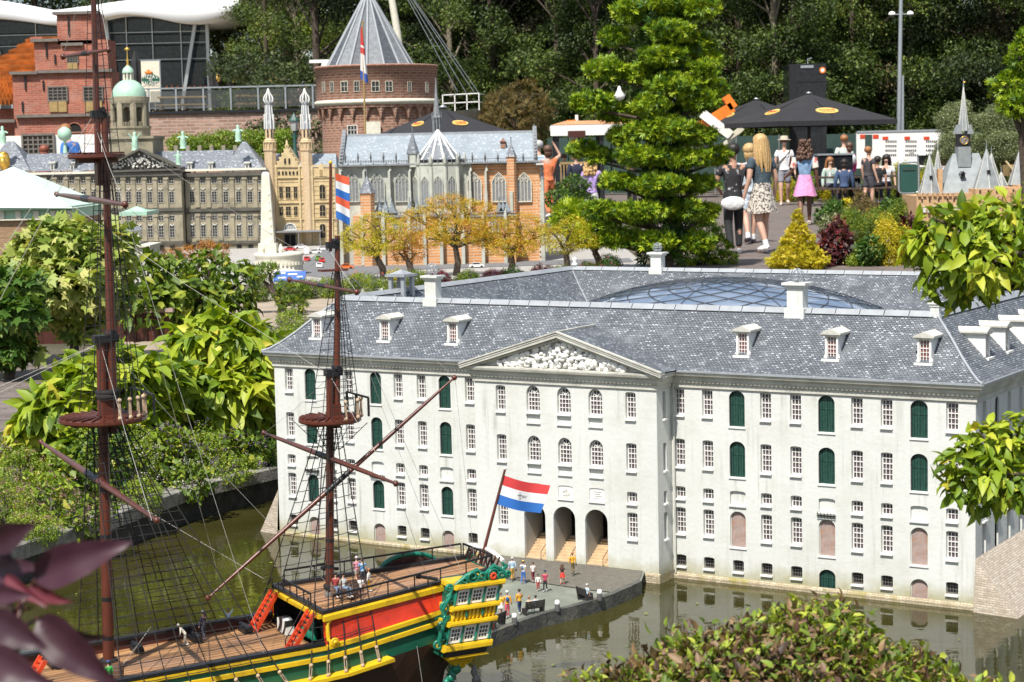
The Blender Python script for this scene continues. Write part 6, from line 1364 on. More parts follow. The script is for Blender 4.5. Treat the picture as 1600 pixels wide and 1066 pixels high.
for q_ in range(8):
    a = 2*PI*(q_+.5)/8 - PI/2; g = MB(); c = (cc[0]+RC*.95*math.cos(a), cy+RC*.95*math.sin(a))
    for e_ in (-.11,.11): a2 = a+e_; g.tube([(cc[0]+RC*math.cos(a2),cy+RC*math.sin(a2),rz_(200)),(cc[0]+RC*math.cos(a2),cy+RC*math.sin(a2),rz_(160))], RC*.07, 8)
    g.tube([(c[0],c[1],rz_(200)),(c[0],c[1],rz_(158))], RC*.16, 6); part(g, 'pier', M['palace'], cu)
    a = 2*PI*q_/8 - PI/2; a1, a2 = a-.27, a+.27; g = MB(); P = [(cc[0]+RC*.93*math.cos(t),cy+RC*.93*math.sin(t)) for t in np.linspace(a1,a2,7)]
    for (p0,p1), u0, u1 in zip(zip(P,P[1:]), np.linspace(-1,1,7), np.linspace(-1,1,7)[1:]):
        h0, h1 = rz_(174)+math.sqrt(max(0,1-u0*u0))*RC*.22, rz_(174)+math.sqrt(max(0,1-u1*u1))*RC*.22; g.add([(p0[0],p0[1],h0),(p1[0],p1[1],h1),(p1[0],p1[1],rz_(158)),(p0[0],p0[1],rz_(158))], [(0,1,2,3)])
    part(g, 'arch', M['palace'], cu)
    g = MB()
    for q2 in range(5): t = a-.2+.1*q2; g.tube([(cc[0]+RC*.93*math.cos(t),cy+RC*.93*math.sin(t),rz_(199)),(cc[0]+RC*.93*math.cos(t),cy+RC*.93*math.sin(t),rz_(191))], RC*.03, 5)
    part(g, 'balustrade', M['palace'], cu)
g = MB(); g.lathe([(RC*.97*math.cos(t), rz_(151)+RC*.98*math.sin(t)) for t in np.linspace(0,PI/2-.25,10)], 24, (cc[0],cy,0)); part(g, 'dome', M['mint'], cu)
g = MB(); zl = rz_(125); g.lathe([(RC*.32,zl-.01),(RC*.32,zl)], 12, (cc[0],cy,0))
for q_ in range(8): a = 2*PI*q_/8; g.tube([(cc[0]+RC*.26*math.cos(a),cy+RC*.26*math.sin(a),zl),(cc[0]+RC*.26*math.cos(a),cy+RC*.26*math.sin(a),rz_(113))], RC*.05, 6)
g.lathe([(RC*.16,zl),(RC*.16,rz_(113))], 8, (cc[0],cy,0)); part(g, 'lantern', M['cream'], cu)
g = MB(); g.lathe([(RC*.34,rz_(113.5)),(RC*.34,rz_(112)),(RC*.27,rz_(107)),(RC*.12,rz_(103)),(RC*.05,rz_(101))], 14, (cc[0],cy,0)); part(g, 'lantern_roof', M['mint'], cu)
g = MB(); g.lathe([(RC*.10,rz_(103)),(RC*.05,rz_(98)),(RC*.08,rz_(95)),(RC*.03,rz_(90)),(RC*.02,rz_(82)),(0,rz_(70))], 8, (cc[0],cy,0)); g.blob((cc[0],cy,rz_(76)), (RC*.17,.02,RC*.08), 0, 5, .4); part(g, 'weather_vane', M['gold'], cu)
g = MB(); g.blob((cc[0]+.05,cy-.05,rz_(183)), (RC*.16,.06,RC*.26), 0, 5, .6); part(g, 'gilt_figure', M['gold'], cu)
def statue(px, py0, py1, m_, kind, y=.12):
    g = MB(); b2 = U(px,py0); t = U(px,py1); h = t[1]-b2[1]
    if kind == 'ball': g.lathe([(h*.10,0),(h*.06,h*.3),(h*.05,h*.5)], 8, (b2[0],y,b2[1])); g.blob((b2[0],y,b2[1]+h*.75), h*.29, 0, 1, 0, 14, 10)
    else:
        g.lathe([(h*.22,0),(h*.16,h*.12),(h*.20,h*.3),(h*.15,h*.5),(h*.17,h*.68),(h*.07,h*.78),(h*.10,h*.88),(h*.06,h*.98),(0,h)], 8, (b2[0],y,b2[1]))
        for e_ in (-1,1): g.tube([(b2[0]+e_*h*.15,y,b2[1]+h*.68),(b2[0]+e_*h*.32,y-.02,b2[1]+h*(.6 if kind == 's' else .9))], h*.05, 5)
    part(g, 'statue', M[m_], pal)
statue(103,240,201,'mint','ball'); statue(212,236,207,'mint','arms'); statue(287,233,206,'mint','s'); statue(373,222,196,'mint','s'); statue(6,226,198,'mint','s'); statue(279,258,236,'mint','s')
g = MB(); c = U(7,266); h = 26*k; g.blob((c[0],.1,c[1]+h*.5), (h*.38,.06,h*.5), 0, 4, .5, 10, 8); g.blob((c[0],.07,c[1]+h*.4), (h*.25,.05,h*.3), 0, 9, .5); g.blob((c[0],.1,c[1]+h*.98), (h*.22,.04,h*.12), 0, 2, .5); part(g, 'gilt_shield', M['gold'], pal)
# ------------------------------------------------------------------ brick gothic palace with two turrets
o, U, k = frame_at(470, 390, 29.2); mg = thing('gothic_building', 'ochre neo-gothic building with two white-topped turrets left of the church', 'building', o)
g = MB(); wl(g, U, 414, 526, 259, 391, 0, .9); part(g, 'wall', M['ochre'], mg)
g = MB()
for y in (277,342,316): wl(g, U, 413, 527, y, y+1.6, -.02, 0)
for y in range(284,390,7): wl(g, U, 414, 526, y, y+.7, -.006, 0)
for x in (434,470,490,519): wl(g, U, x-1.4, x+1.4, 262, 388, -.025, 0)
part(g, 'string_course', M['ochre'], mg)['kind'] = 'stuff'
for x in (440.5,451.5,463):
    for y, h in ((310,18),(337,14)): p = U(x,y); swin(mg, p[0], p[1], (7.5 if x == 451.5 else 5.5)*k, h*k, -.008, 'dark', 'ochre', 2, 2)
    for q_ in (-3,3): p = U(x+q_, 274); swin(mg, p[0], p[1], 3*k, 6*k, -.006, 'dark', 'ochre', 1, 1, 1.5*k)
for x in (422,481):
    for q_ in (-4.5,-1.5,1.5,4.5):
        for y, h in ((297,10),(325,16),(342,10)): p = U(x+q_,y); swin(mg, p[0], p[1], 2*k, h*k, -.006, 'church_trim', 'ochre', 1, 1, 1*k)
    g = MB(); 
    for q_, z_ in ((-3,290),(0,287),(3,290)): c = U(x+q_,z_); g.lathe([(1.6*k,0),(1.6*k,.01),(.5*k,.01)], 4, (c[0],-.01,c[1])); 
    part(g, 'tracery', M['church_trim'], mg)
for y, h in ((311,22),(338,18),(372,22)): p = U(505,y); swin(mg, p[0], p[1], 9*k, h*k, -.008, 'dark', 'ochre', 2, 2, 3.5*k)
p = U(454,359); swin(mg, p[0], p[1], 18*k, 9.5*k, -.012, 'church_trim', 'white', 6, 1, 9*k, name='lunette')
p = U(454,386); swin(mg, p[0], p[1], 17*k, 20*k, -.012, 'dark', 'church_trim', 2, 1, name='doorway'); p = U(483,381); swin(mg, p[0], p[1], 8*k, 15*k, -.01, 'dark', 'ochre', 1, 1, 4*k, name='doorway')
g = MB(); wl(g, U, 432, 504, 360, 362, -.28, 0)
for x in (434,470,503): wl(g, U, x-.6, x+.6, 362, 388, -.27, -.25)
part(g, 'canopy', M['church_trim'], mg)
g = MB(); a, c, b2 = U(432,262), U(450,230), U(470,262); g.prism([a,c,b2], -.02, .5)
for t in np.linspace(0,1,6):
    for e_ in (a,b2): q_ = (e_[0]*(1-t)+c[0]*t, e_[1]*(1-t)+c[1]*t); g.blob((q_[0],0,q_[1]+.01), .02, 0, int(t*9), .3, 5, 4)
g.lathe([(.03,0),(.035,.04),(.015,.06),(.02,.09),(0,.13)], 6, (c[0],.02,c[1]-.02)); part(g, 'gable', M['ochre'], mg)
p = U(450,257); swin(mg, p[0]-.025, p[1], 3*k, 9*k, -.026, 'dark', 'ochre', 1, 1, 1.5*k); swin(mg, p[0]+.04, p[1], 3*k, 9*k, -.026, 'dark', 'ochre', 1, 1, 1.5*k)
g = MB()
for x0, x1, xa, xb in ((414,434,416,434),(466,527,476,522)):
    p0, p1, r0, r1 = U(x0,262), U(x1,262), U(xa,241), U(xb,241); g.add([(p0[0],-.01,p0[1]),(p1[0],-.01,p1[1]),(p1[0],.9,p1[1]),(p0[0],.9,p0[1]),(r0[0],.45,r0[1]),(r1[0],.45,r1[1])], [(0,1,5,4),(1,2,5),(2,3,4,5),(3,0,4)])
part(g, 'roof', M['church_roof'], mg)
g = MB(); a, c, b2 = U(493,277), U(503,255), U(513,277); g.prism([a,c,b2], -.02, .25); d = part(g, 'dormer_gable', M['ochre'], mg); p = U(503,275); swin(d, p[0], p[1], 4*k, 9*k, -.026, 'ochre_wood', 'ochre', 2, 2)
for x in (424, 480.5):
    tt = thing('turret', None, None); tt.parent = mg; c = U(x,262); zz = lambda y: U(x,y)[1]
    g = MB(); g.lathe([(9.5*k,zz(392)),(9.5*k,zz(238)),(10.8*k,zz(236)),(10.8*k,zz(233)),(9*k,zz(233)),(9*k,zz(220)),(7*k,zz(218)),(7*k,zz(203))], 8, (c[0],.05,0), 0, False, PI/8); part(g, 'shaft', M['ochre_brick'], tt)
    for y, h in ((258,15),(216,12)):
        for e_ in (-2.8,2.8): p = U(x+e_,y); swin(tt, p[0], p[1], 2.4*k, h*k, .05-(9.2 if y > 240 else 7)*k*.93, 'dark', 'ochre', 1, 1, 1.2*k)
    g = MB()
    for q_ in range(12): a = 2*PI*q_/12; g.tube([(c[0]+10*k*math.cos(a),.05+10*k*math.sin(a),zz(233)),(c[0]+10*k*math.cos(a),.05+10*k*math.sin(a),zz(223))], .6*k, 5)
    g.lathe([(10.4*k,zz(223.5)),(10.4*k,zz(222)),(9.6*k,zz(222))], 12, (c[0],.05,0)); part(g, 'gallery', M['ochre'], tt)
    g = MB(); g.lathe([(7.5*k,zz(203)),(7.5*k,zz(194)),(6*k,zz(190)),(4.6*k,zz(166)),(5.5*k,zz(164)),(5.5*k,zz(161)),(3*k,zz(161))], 8, (c[0],.05,0), 0, False, PI/8); part(g, 'spire_shaft', M['lead'], tt)
    for q_ in range(8):
        a = 2*PI*(q_+.5)/8; d = (math.cos(a), math.sin(a)); P = lambda r_, y: (c[0]+r_*k*d[0], .05+r_*k*d[1], zz(y))
        g = MB(); g.tube([P(7.8,203),P(7.6,186),P(7.8,180)], .9*k, 5); g.tube([P(6.4,190),P(5.2,166)], .7*k, 5); g.tube([P(5.8,162),P(7.6,158),P(6.6,153),P(2.5,147),P(.6,140)], [.9*k,1.1*k,.9*k,.7*k,.5*k], 5); part(g, 'rib', M['white'], tt)
# ------------------------------------------------------------------ the gothic church
o, U, k = frame_at(690, 416, 23.6); ch = thing('church_building', 'long gothic church model with pale and orange brick walls and blue grey roof', 'church', o)
g = MB(); wl(g, U, 528, 737, 259, 418, .35, 1.7); part(g, 'wall', M['church_pale'], ch); g = MB(); wl(g, U, 737.3, 850, 257, 418, .35, 1.7); part(g, 'wall', M['church_brick'], ch)
g = MB(); e0, e1, r0, r1 = U(530,258), U(838,258), U(531,211), U(837,211); zt = (U(690,209))[1]; ze = U(690,258)[1]
g.add([(e0[0],.30,ze),(e1[0],.30,ze),(e1[0],1.75,ze),(e0[0],1.75,ze),(r0[0],1.0,zt),(r1[0],1.0,zt)], [(0,1,5,4),(1,2,5),(2,3,4,5),(3,0,4)]); part(g, 'roof', M['church_roof'], ch)
g = MB(); g.bar((r0[0],1.0,zt),(r1[0],1.0,zt),.05,.035); part(g, 'ridge', M['lead'], ch)
for xx in (e0[0], e1[0]):
    g = MB(); g.bar((xx,.28,ze),(xx,1.0,zt+.05),.05,.05); g.tube([(xx,1.0,zt),(xx,1.0,zt+.10)],[.02,.005],5)
    for q_ in range(10): g.blob((xx,.3+.07*q_,ze+(zt-ze)*q_/10+.06), .022, 0, q_, .3, 5, 4)
    part(g, 'gable_crest', M['church_trim'], ch)
g = MB(); wl(g, U, 528, 850, 255.5, 258, .26, .33); wl(g, U, 528, 850, 250.2, 251.4, .285, .31)
for x in range(530,850,4): wl(g, U, x-.6, x+.6, 251, 256, .29, .305)
part(g, 'parapet', M['church_trim'], ch)
for i, x in enumerate(range(538,850,20)):
    g = MB(); c = U(x,256); g.lathe([(.010,0),(.010,.06),(.016,.065),(.004,.13),(0,.14)], 6, (c[0],.28,c[1])); part(g, 'pinnacle', M['church_trim'], ch)
for x in (548,588,627,741,780,820):
    p = U(x,316); swin(ch, p[0], p[1], 21*k, 45*k, .335, 'church_trim', 'church_pale' if x < 737 else 'cream', 4, 1, 15*k, True)
for x in (531,568,608,640,735,760,800,848):
    g = MB(); wl(g, U, x-1.7, x+1.7, 268, 415, .25, .36); wl(g, U, x-2.6, x+2.6, 300, 415, .20, .36); c = U(x,268); g.lathe([(.022,0),(.0,.10)], 4, (c[0],.30,c[1]), 0, False, PI/4); part(g, 'buttress', M['church_pale'], ch)
# apse with tent roof
ap = thing('choir', None, None); ap.parent = ch; c = U(684,258); RA = 43*k
zf = lambda y: U(684,y)[1]
g = MB(); g.lathe([(RA,zf(418)),(RA,zf(259)),(RA*1.03,zf(258)),(RA*1.03,zf(255)),(RA*.9,zf(255))], 12, (c[0],.45,0), 0, False, PI/12); part(g, 'wall', M['church_pale'], ap)
g = MB(); g.lathe([(RA*.93,zf(256)),(.01,zf(205))], 12, (c[0],.45,0), 0, False, PI/12); part(g, 'roof', M['slate_far'], ap)
for q_ in range(12):
    a = 2*PI*(q_+.5)/12; g = MB(); g.tube([(c[0]+RA*.93*math.cos(a),.45+RA*.93*math.sin(a),zf(255)),(c[0],.45,zf(204))], .014, 5); part(g, 'roof_rib', M['white'], ap)
    if math.sin(a) < .3:
        g = MB(); x_, y_ = c[0]+RA*1.0*math.cos(a), .45+RA*1.0*math.sin(a); g.tube([(x_,y_,zf(400)),(x_,y_,zf(262))], .028, 6); g.lathe([(.02,0),(.03,.02),(.006,.14)], 6, (x_,y_,zf(258))); part(g, 'buttress', M['church_pale'], ap)
    a = 2*PI*q_/12
    if math.sin(a) < .1: swin(ap, c[0]+RA*.97*math.cos(a), zf(322), 13*k, 46*k, .45+RA*.97*math.sin(a)-.012, 'church_trim', 'church_pale', 3, 1, 10*k, True, a+PI/2)
g = MB()
for q_ in range(36): a = 2*PI*q_/36; g.tube([(c[0]+RA*1.02*math.cos(a),.45+RA*1.02*math.sin(a),zf(255)),(c[0]+RA*1.02*math.cos(a),.45+RA*1.02*math.sin(a),zf(250))], .006, 4)
g.lathe([(RA*1.03,zf(250.5)),(RA*1.03,zf(249.5)),(RA*1.0,zf(249.5))], 12, (c[0],.45,0), 0, False, PI/12); part(g, 'parapet', M['church_trim'], ap)
fl = thing('fleche', None, None); fl.parent = ch; c = U(679,205); zf2 = lambda y: U(679,y)[1]
g = MB(); g.lathe([(.055,zf2(215)),(.055,zf2(204))], 8, (c[0],1,0)); g.lathe([(.06,zf2(183)),(.045,zf2(180)),(.02,zf2(150)),(.004,zf2(120))], 8, (c[0],1,0), 0, False); part(g, 'spire', M['church_trim'], fl)
g = MB()
for q_ in range(8): a = 2*PI*q_/8; g.tube([(c[0]+.05*math.cos(a),1+.05*math.sin(a),zf2(205)),(c[0]+.05*math.cos(a),1+.05*math.sin(a),zf2(181))], .008, 5); g.tube([(c[0]+.06*math.cos(a),1+.06*math.sin(a),zf2(184)),(c[0]+.06*math.cos(a),1+.06*math.sin(a),zf2(174))], [.008,.002], 4)
part(g, 'open_arcade', M['church_trim'], fl)
def turret(px, w_, ytop, yeave, ybot, wm, y, spike=0):
    t_ = thing('turret', None, None); t_.parent = ch; c = U(px,yeave); zq = lambda q_: U(px,q_)[1]; r_ = w_/2*k
    g = MB(); g.lathe([(r_*.92,zq(ybot)),(r_*.92,zq(yeave+1)),(r_*1.05,zq(yeave+.5)),(r_*1.05,zq(yeave))], 6, (c[0],y,0), 0, False); part(g, 'shaft', M[wm], t_)
    g = MB(); g.lathe([(r_*1.12,zq(yeave)),(r_*.05,zq(ytop))], 6, (c[0],y,0), 0, False); g.tube([(c[0],y,zq(ytop)),(c[0],y,zq(ytop)+.09)], .006, 4); part(g, 'cone_roof', M['slate_far'], t_)
turret(644,19,208,241,262,'church_pale',.32); turret(799,17,226,246,344,'church_brick',.28); turret(575,24,275,302,418,'church_brick',-.05); turret(848,6,268,280,418,'church_pale',.2)
# low chapels along the front
g = MB(); wl(g, U, 600, 690, 338, 418, -.05, .6); wl(g, U, 552, 600, 338, 418, .05, .6); wl(g, U, 690.3, 806, 334, 418, .0, .6); part(g, 'chapel_wall', M['church_brick'], ch)
for x in (568,600,640,664,690,724,755,790):
    g = MB(); wl(g, U, x-2.6, x+2.6, 336, 414, -.10, .1); c = U(x,336); g.lathe([(.018,0),(.02,.015),(.004,.09)], 6, (c[0],-.06,c[1])); part(g, 'buttress', M['church_pale'], ch)
for x0, x1, yy in ((575,690,-.06),(690,806,0)):
    g = MB(); wl(g, U, x0, x1, 331, 332.6, yy-.02, yy+.01); wl(g, U, x0, x1, 336, 339, yy-.03, yy+.02)
    for x in range(x0+2,x1,5): wl(g, U, x-.7, x+.7, 332, 337, yy-.01, yy+.006)
    part(g, 'balustrade', M['church_trim'], ch)
for x in (592,602,612,640,652,780,786,792):
    g = MB(); a, t, b2 = U(x-7,333), U(x,315), U(x+7,333); g.prism([a,t,b2], .02, .4); g.tube([(t[0],.02,t[1]),(t[0],.02,t[1]+.05)], .006, 4); part(g, 'gablet', M['church_roof'], ch)
for x in (622,652,707,740,772): p = U(x,362); swin(ch, p[0], p[1], 14*k, 20*k, -.055 if x < 690 else -.006, 'church_trim', 'cream', 3, 1, 8*k, True)
g = MB(); wl(g, U, 838, 850, 256, 258.5, .1, 1.7); 
for y in range(262,415,8): wl(g, U, 844, 850.5, y, y+4, .30, .345)
part(g, 'quoins', M['relief'], ch)
g = MB(); c = U(786,226); g.box(c[0]-.03,c[0]+.03,.62,.80,c[1]-.05,c[1]+.03); g.prism([(c[0]-.04,c[1]+.03),(c[0]+.04,c[1]+.03),(c[0],c[1]+.08)],.60,.82); part(g, 'roof_hatch', M['tower_brick'], ch)
# ------------------------------------------------------------------ monument and square
o, U, k = frame_at(437, 428, 22.3); mo = thing('war_monument', 'cream obelisk monument on a round stepped base in the town square', 'monument', o)
g = MB(); R0 = 39*k; g.lathe([(R0,-.1),(R0,5*k),(R0*.97,6*k),(R0*.94,6*k),(R0*.94,26*k),(R0*1.0,29*k),(R0*1.0,33*k),(R0*.9,33*k)], 36, (0,0,0), 0, True); part(g, 'round_base', M['cream'], mo)
for q_ in range(20): a = -PI*q_/19; g = MB(); g.box(-.012,.012,-.012,.004,-.02,.02); part(g, 'corbel', M['cream'], mo, loc=(R0*.945*math.cos(a),R0*.945*math.sin(a),17*k), rot=(0,0,a+PI/2))
a, t = U(420,398), U(420,269); g = MB()
def sq(cx, h_, z): return [(cx-h_,-h_,z),(cx+h_,-h_,z),(cx+h_,h_,z),(cx-h_,h_,z)]
w0, w1 = 10.5*k, 6*k; vs = sq(a[0],w0,a[1]+18*k) + sq(a[0],w1,t[1]-4*k) + sq(a[0],w1*.6,t[1]); g.add(vs, [(i+4*j,(i+1)%4+4*j,(i+1)%4+4*(j+1),i+4*(j+1)) for j in (0,1) for i in range(4)] + [(8,9,10,11)]); part(g, 'obelisk', M['cream'], mo)
g = MB(); g.box(a[0]-14*k,a[0]+14*k,-14*k,14*k,a[1]-2*k,a[1]+18*k); part(g, 'pedestal', M['cream'], mo)
g = MB()
for q_ in range(7): z_ = a[1]+(22+q_*12)*k; g.blob((a[0]+7*k*(1-.06*q_),-w0*(.95-.05*q_),z_), (2.4*k,1.2*k,3.4*k), 0, q_, .5)
part(g, 'relief_figures', M['cream'], mo)['kind'] = 'stuff'
for x in (412,441): c = U(x,398); g = MB(); g.lathe([(4*k,0),(3*k,4*k),(3.6*k,9*k),(2*k,13*k),(2.2*k,16*k),(0,18*k)], 8, (c[0],-.1,c[1])); g.blob((c[0]+2*k,-.12,c[1]+10*k),(2*k,2*k,4*k),0,int(x)); part(g, 'statue', M['cream'], mo)
def car(px, py, col, label, rz, van=False, z=BZ+.012, sc=1/24.):
    p = at(px,py,z); t_ = thing('toy_van' if van else 'toy_car', label, 'car', p, rz, 'model cars in the town square'); L0, W0, H0 = 4.4*sc, 1.75*sc, 1.45*sc; m_ = M.setdefault('car_%s' % (col,), pmat('car_paint', col, .25, .05, 5, spec=.7))
    prof_ = [(-.5,.16),(-.5,.50),(-.46,.60),(-.34,.64),(-.22,.98),(.16,1.0),(.30,.66),(.46,.56),(.5,.42),(.5,.16)] if not van else [(-.5,.14),(-.5,1.45),(-.48,1.5),(.22,1.5),(.30,1.0),(.46,.9),(.5,.7),(.5,.14)]
    g = MB(); g.prism([(a*L0,b2*H0) for a,b2 in prof_], -W0/2, W0/2); part(g, 'body', m_, t_)
    g = MB()
    if not van:
        for s_ in (-1,1): y = s_*(W0/2+.0006); g.add([(-.30*L0,y,.66*H0),(-.21*L0,y,.94*H0),(.14*L0,y,.95*H0),(.26*L0,y,.67*H0)], [(0,1,2,3)])
        g.add([(-.342*L0,-.42*W0,.68*H0),(-.342*L0,.42*W0,.68*H0),(-.232*L0,.38*W0,.95*H0),(-.232*L0,-.38*W0,.95*H0)], [(0,1,2,3)]); g.add([(.305*L0,-.42*W0,.69*H0),(.305*L0,.42*W0,.69*H0),(.178*L0,.38*W0,.97*H0),(.178*L0,-.38*W0,.97*H0)], [(0,1,2,3)])
    else: g.add([(.305*L0,-.42*W0,1.02*H0),(.305*L0,.42*W0,1.02*H0),(.235*L0,.40*W0,1.42*H0),(.235*L0,-.40*W0,1.42*H0)], [(0,1,2,3)])
    part(g, 'windows', M['dark_glass'], t_)
    for a in (-.30,.31):
        for s_ in (-1,1): g = MB(); g.lathe([(.32*sc,-.08*sc),(.34*sc,-.05*sc),(.34*sc,.05*sc),(.2*sc,.08*sc)], 12); part(g, 'wheel', M['black'], t_, loc=(a*L0,s_*W0*.47,.32*sc), rot=(PI/2*s_*-1,0,0))
    for s_ in (-1,1): g = MB(); g.box(-.502*L0,-.49*L0,s_*W0*.36-.004,s_*W0*.36+.004,.46*H0,.54*H0); part(g, 'tail_light', M['red'], t_)
RDc, WHc, ORc, GRc = (.5,.03,.03), (.75,.75,.75), (.75,.16,.02), (.12,.3,.04)
car(454,392,RDc,'red model car parked before the ochre building',.1); car(470,388,WHc,'white model car beside the white van',.2); car(479,397,WHc,'white square model van behind the monument',PI/2+.1,True); car(480,408,RDc,'red model car right of the monument base',PI/2); car(492,396,WHc,'white model car parked right of the van',.15)
car(505,391,WHc,'white model car nearest the church wall',.1); car(497,407,GRc,'green model car half hidden behind the mizzen mast',PI/2+.2); car(503,410,RDc,'red model car behind the front white car',PI/2+.1); car(499,418,WHc,'white model car seen from behind in the street',PI/2+.1); car(541,420,ORc,'orange model car right of the mizzen mast',.1); car(745,418,WHc,'white model car between the japanese maples',.05)
g = MB()
o, U, k = frame_at(55, 366, 19); tent = thing('market_hall', 'low hall with pale mint pyramid roof and brown brick walls at the left edge', 'building', o)
g = MB(); a, b2, t = U(-130,324), U(118,325), U(-5,262); g.add([(a[0],-.1,a[1]),(b2[0],-.1,b2[1]),(b2[0],1.5,b2[1]),(a[0],1.5,a[1]),(t[0],.7,t[1])], [(0,1,4),(1,2,4),(2,3,4),(3,0,4)]); part(g, 'roof', M.setdefault('mint_pale', pmat('mint_pale', (.58,.72,.62), .6, .05, 4)), tent)
g = MB(); wl(g, U, -128, 116, 324.5, 329, -.08, 1.45); wl(g, U, -125, 113, 329, 343, 0, 1.4); part(g, 'frieze', M['mint'], tent); g = MB(); wl(g, U, -125, 113, 343, 345, -.04, 1.42); part(g, 'cornice', M['cream'], tent); g = MB(); wl(g, U, -124, 112, 345, 400, 0, 1.4); part(g, 'wall', M.setdefault('brown_brick', brickmat('brown_brick', (.30,.17,.09), (.40,.24,.13), (.30,.22,.15), .06, .02, .16, .9, .4, .2)), tent)
for x in (4,30,58,84,110): g = MB(); wl(g, U, x-4, x+4, 329, 342, -.03, 0); part(g, 'panel_post', M['cream'], tent)
g = MB(); c = U(20,384); 
o, U, k = frame_at(196, 398, 19.5); ae = thing('gate_pavilion', 'small cream classical pavilion with a pediment and urn before the palace', 'pavilion', o)
g = MB(); wl(g, U, 178, 236, 386, 402, -.1, .5); wl(g, U, 176, 238, 383, 386, -.13, .52); part(g, 'plinth', M['cream'], ae)
for x in (184,207): g = MB(); c = U(x,383); g.tube([(c[0],-.02,c[1]),(c[0],-.02,U(x,362)[1])], 2.2*k, 8); part(g, 'column', M['cream'], ae)
g = MB(); wl(g, U, 182, 209, 361, 384, .04, .4); part(g, 'wall', M['cream'], ae); p = U(196,383); swin(ae, p[0], p[1], 10*k, 17*k, .035, 'church_trim', 'cream', 1, 1, 5*k, name='doorway')
g = MB(); a, t, b2 = U(178,361), U(195,347), U(212,361); g.prism([a,t,b2], -.06, .42); part(g, 'pediment', M['lead'], ae)
g = MB(); c = U(217,384); g.lathe([(3*k,0),(1.4*k,3*k),(2*k,4*k),(4*k,9*k),(3.4*k,11*k),(1.2*k,13*k),(1.6*k,15*k),(0,18*k)], 10, (c[0],.0,c[1])); part(g, 'urn', M['cream'], ae)
g = MB(); wl(g, U, 172, 216, 334, 340, .5, 1.2); g.lathe([(.18,0),(.0,.05)], 4, (U(190,334)[0],.85,U(190,334)[1]), 0, False, PI/4); part(g, 'green_roof', M['mint'], ae)
# ------------------------------------------------------------------ red stepped-gable house
o, U, k = frame_at(70, 250, 50); rh = thing('stepped_gable_house', 'red brick stepped-gable house with orange pantile roof at the far left', 'house', o)
g = MB()
for x0, x1, y0, y1 in ((94,155,24,72),(58,172,66,114.5),(24,178,114.5,262),(-40,24,170,262)): wl(g, U, x0, x1, y0, y1, 0 if x0 > -10 else .8, 1.0 if x0 > 0 else 4)
part(g, 'wall', M['house_brick'], rh)
g = MB()
for x0, x1, y, d in ((88,158,24,.1),(54,96,66,.12),(100,134,72,.08),(62,178,113,.1),(20,63,116,.12),(28,180,181,.12),(-40,26,190,.1)): wl(g, U, x0, x1, y-2, y+2.5, -d, .3)
part(g, 'string_course', M['house_trim'], rh)
g = MB(); wl(g, U, -40, 178, 212, 262, -.05, .2) ; part(g, 'plinth', M['white'], rh)
for x, y, w_, h in ((93,176,28,40),(148,176,28,40),(117,110,16,22)):
    p = U(x,y-h*.45); swin(rh, p[0], p[1], w_*k, h*k*.5, -.02, 'pane_dark', 'house_trim', 4, 4); g = MB()
    for e_ in (-1,1): wl(g, U, x+e_*w_*.25-w_*.23, x+e_*w_*.25+w_*.23, y-h*.42, y, -.05, 0)
    part(g, 'shutter', M['ochre_wood'], rh)
p = U(62,240); swin(rh, p[0], p[1], 46*k, 28*k, -.07, 'pane_dark', 'house_trim', 6, 4); p = U(118,207); swin(rh, p[0], p[1], 22*k, 14*k, -.03, 'dark', 'house_brick', 1, 1, 11*k, name='arch_window')
g = MB()
for x, y0, y1 in ((77,70,92),(43,120,142),(90,88,102),(38,160,176),(112,30,58),(71,128,142)): wl(g, U, x-1.2, x+1.2, y0, y1, -.04, 0)
part(g, 'wall_anchors', M['black'], rh)
rs = MB(); E0, E1 = Vector((U(-110,168)[0],.30,U(24,168)[1])), Vector((U(57,168)[0],.30,U(24,168)[1])); T0, T1 = Vector((U(20,58)[0],2.6,U(94,58)[1])), Vector((U(96,58)[0],2.6,U(94,58)[1]))
nr, nc = 12, 27
for j in range(nr):
    for i in range(nc):
        a, b2 = E0.lerp(E1,i/nc), E0.lerp(E1,(i+1)/nc); c, d = T0.lerp(T1,i/nc), T0.lerp(T1,(i+1)/nc); lo = .035*(1-0); nrm = Vector((0,-.66,.75))
        p = [a.lerp(c,j/nr), b2.lerp(d,j/nr), b2.lerp(d,(j+1.05)/nr), a.lerp(c,(j+1.05)/nr)]; m0, m1 = (p[0]+p[1])/2+nrm*.26, (p[3]+p[2])/2+nrm*.17
        rs.add([p[0]+nrm*.05,m0,p[1]+nrm*.05,p[2],m1,p[3],p[0],p[1]], [(0,1,4,5),(1,2,3,4),(6,1,0),(1,7,2)], 0, False)
o_ = part(rs, 'roof_tiles', M.setdefault('pantile', pmat('pantile', (.72,.36,.13), .8, .3, 4, .3, 20, dirt=(.36,.15,.06,.6), dsc=3)), rh); o_['kind'] = 'stuff'
g = MB(); wl(g, U, 18, 38, 53, 76, 2.3, 2.9); part(g, 'chimney', M['house_brick'], rh)
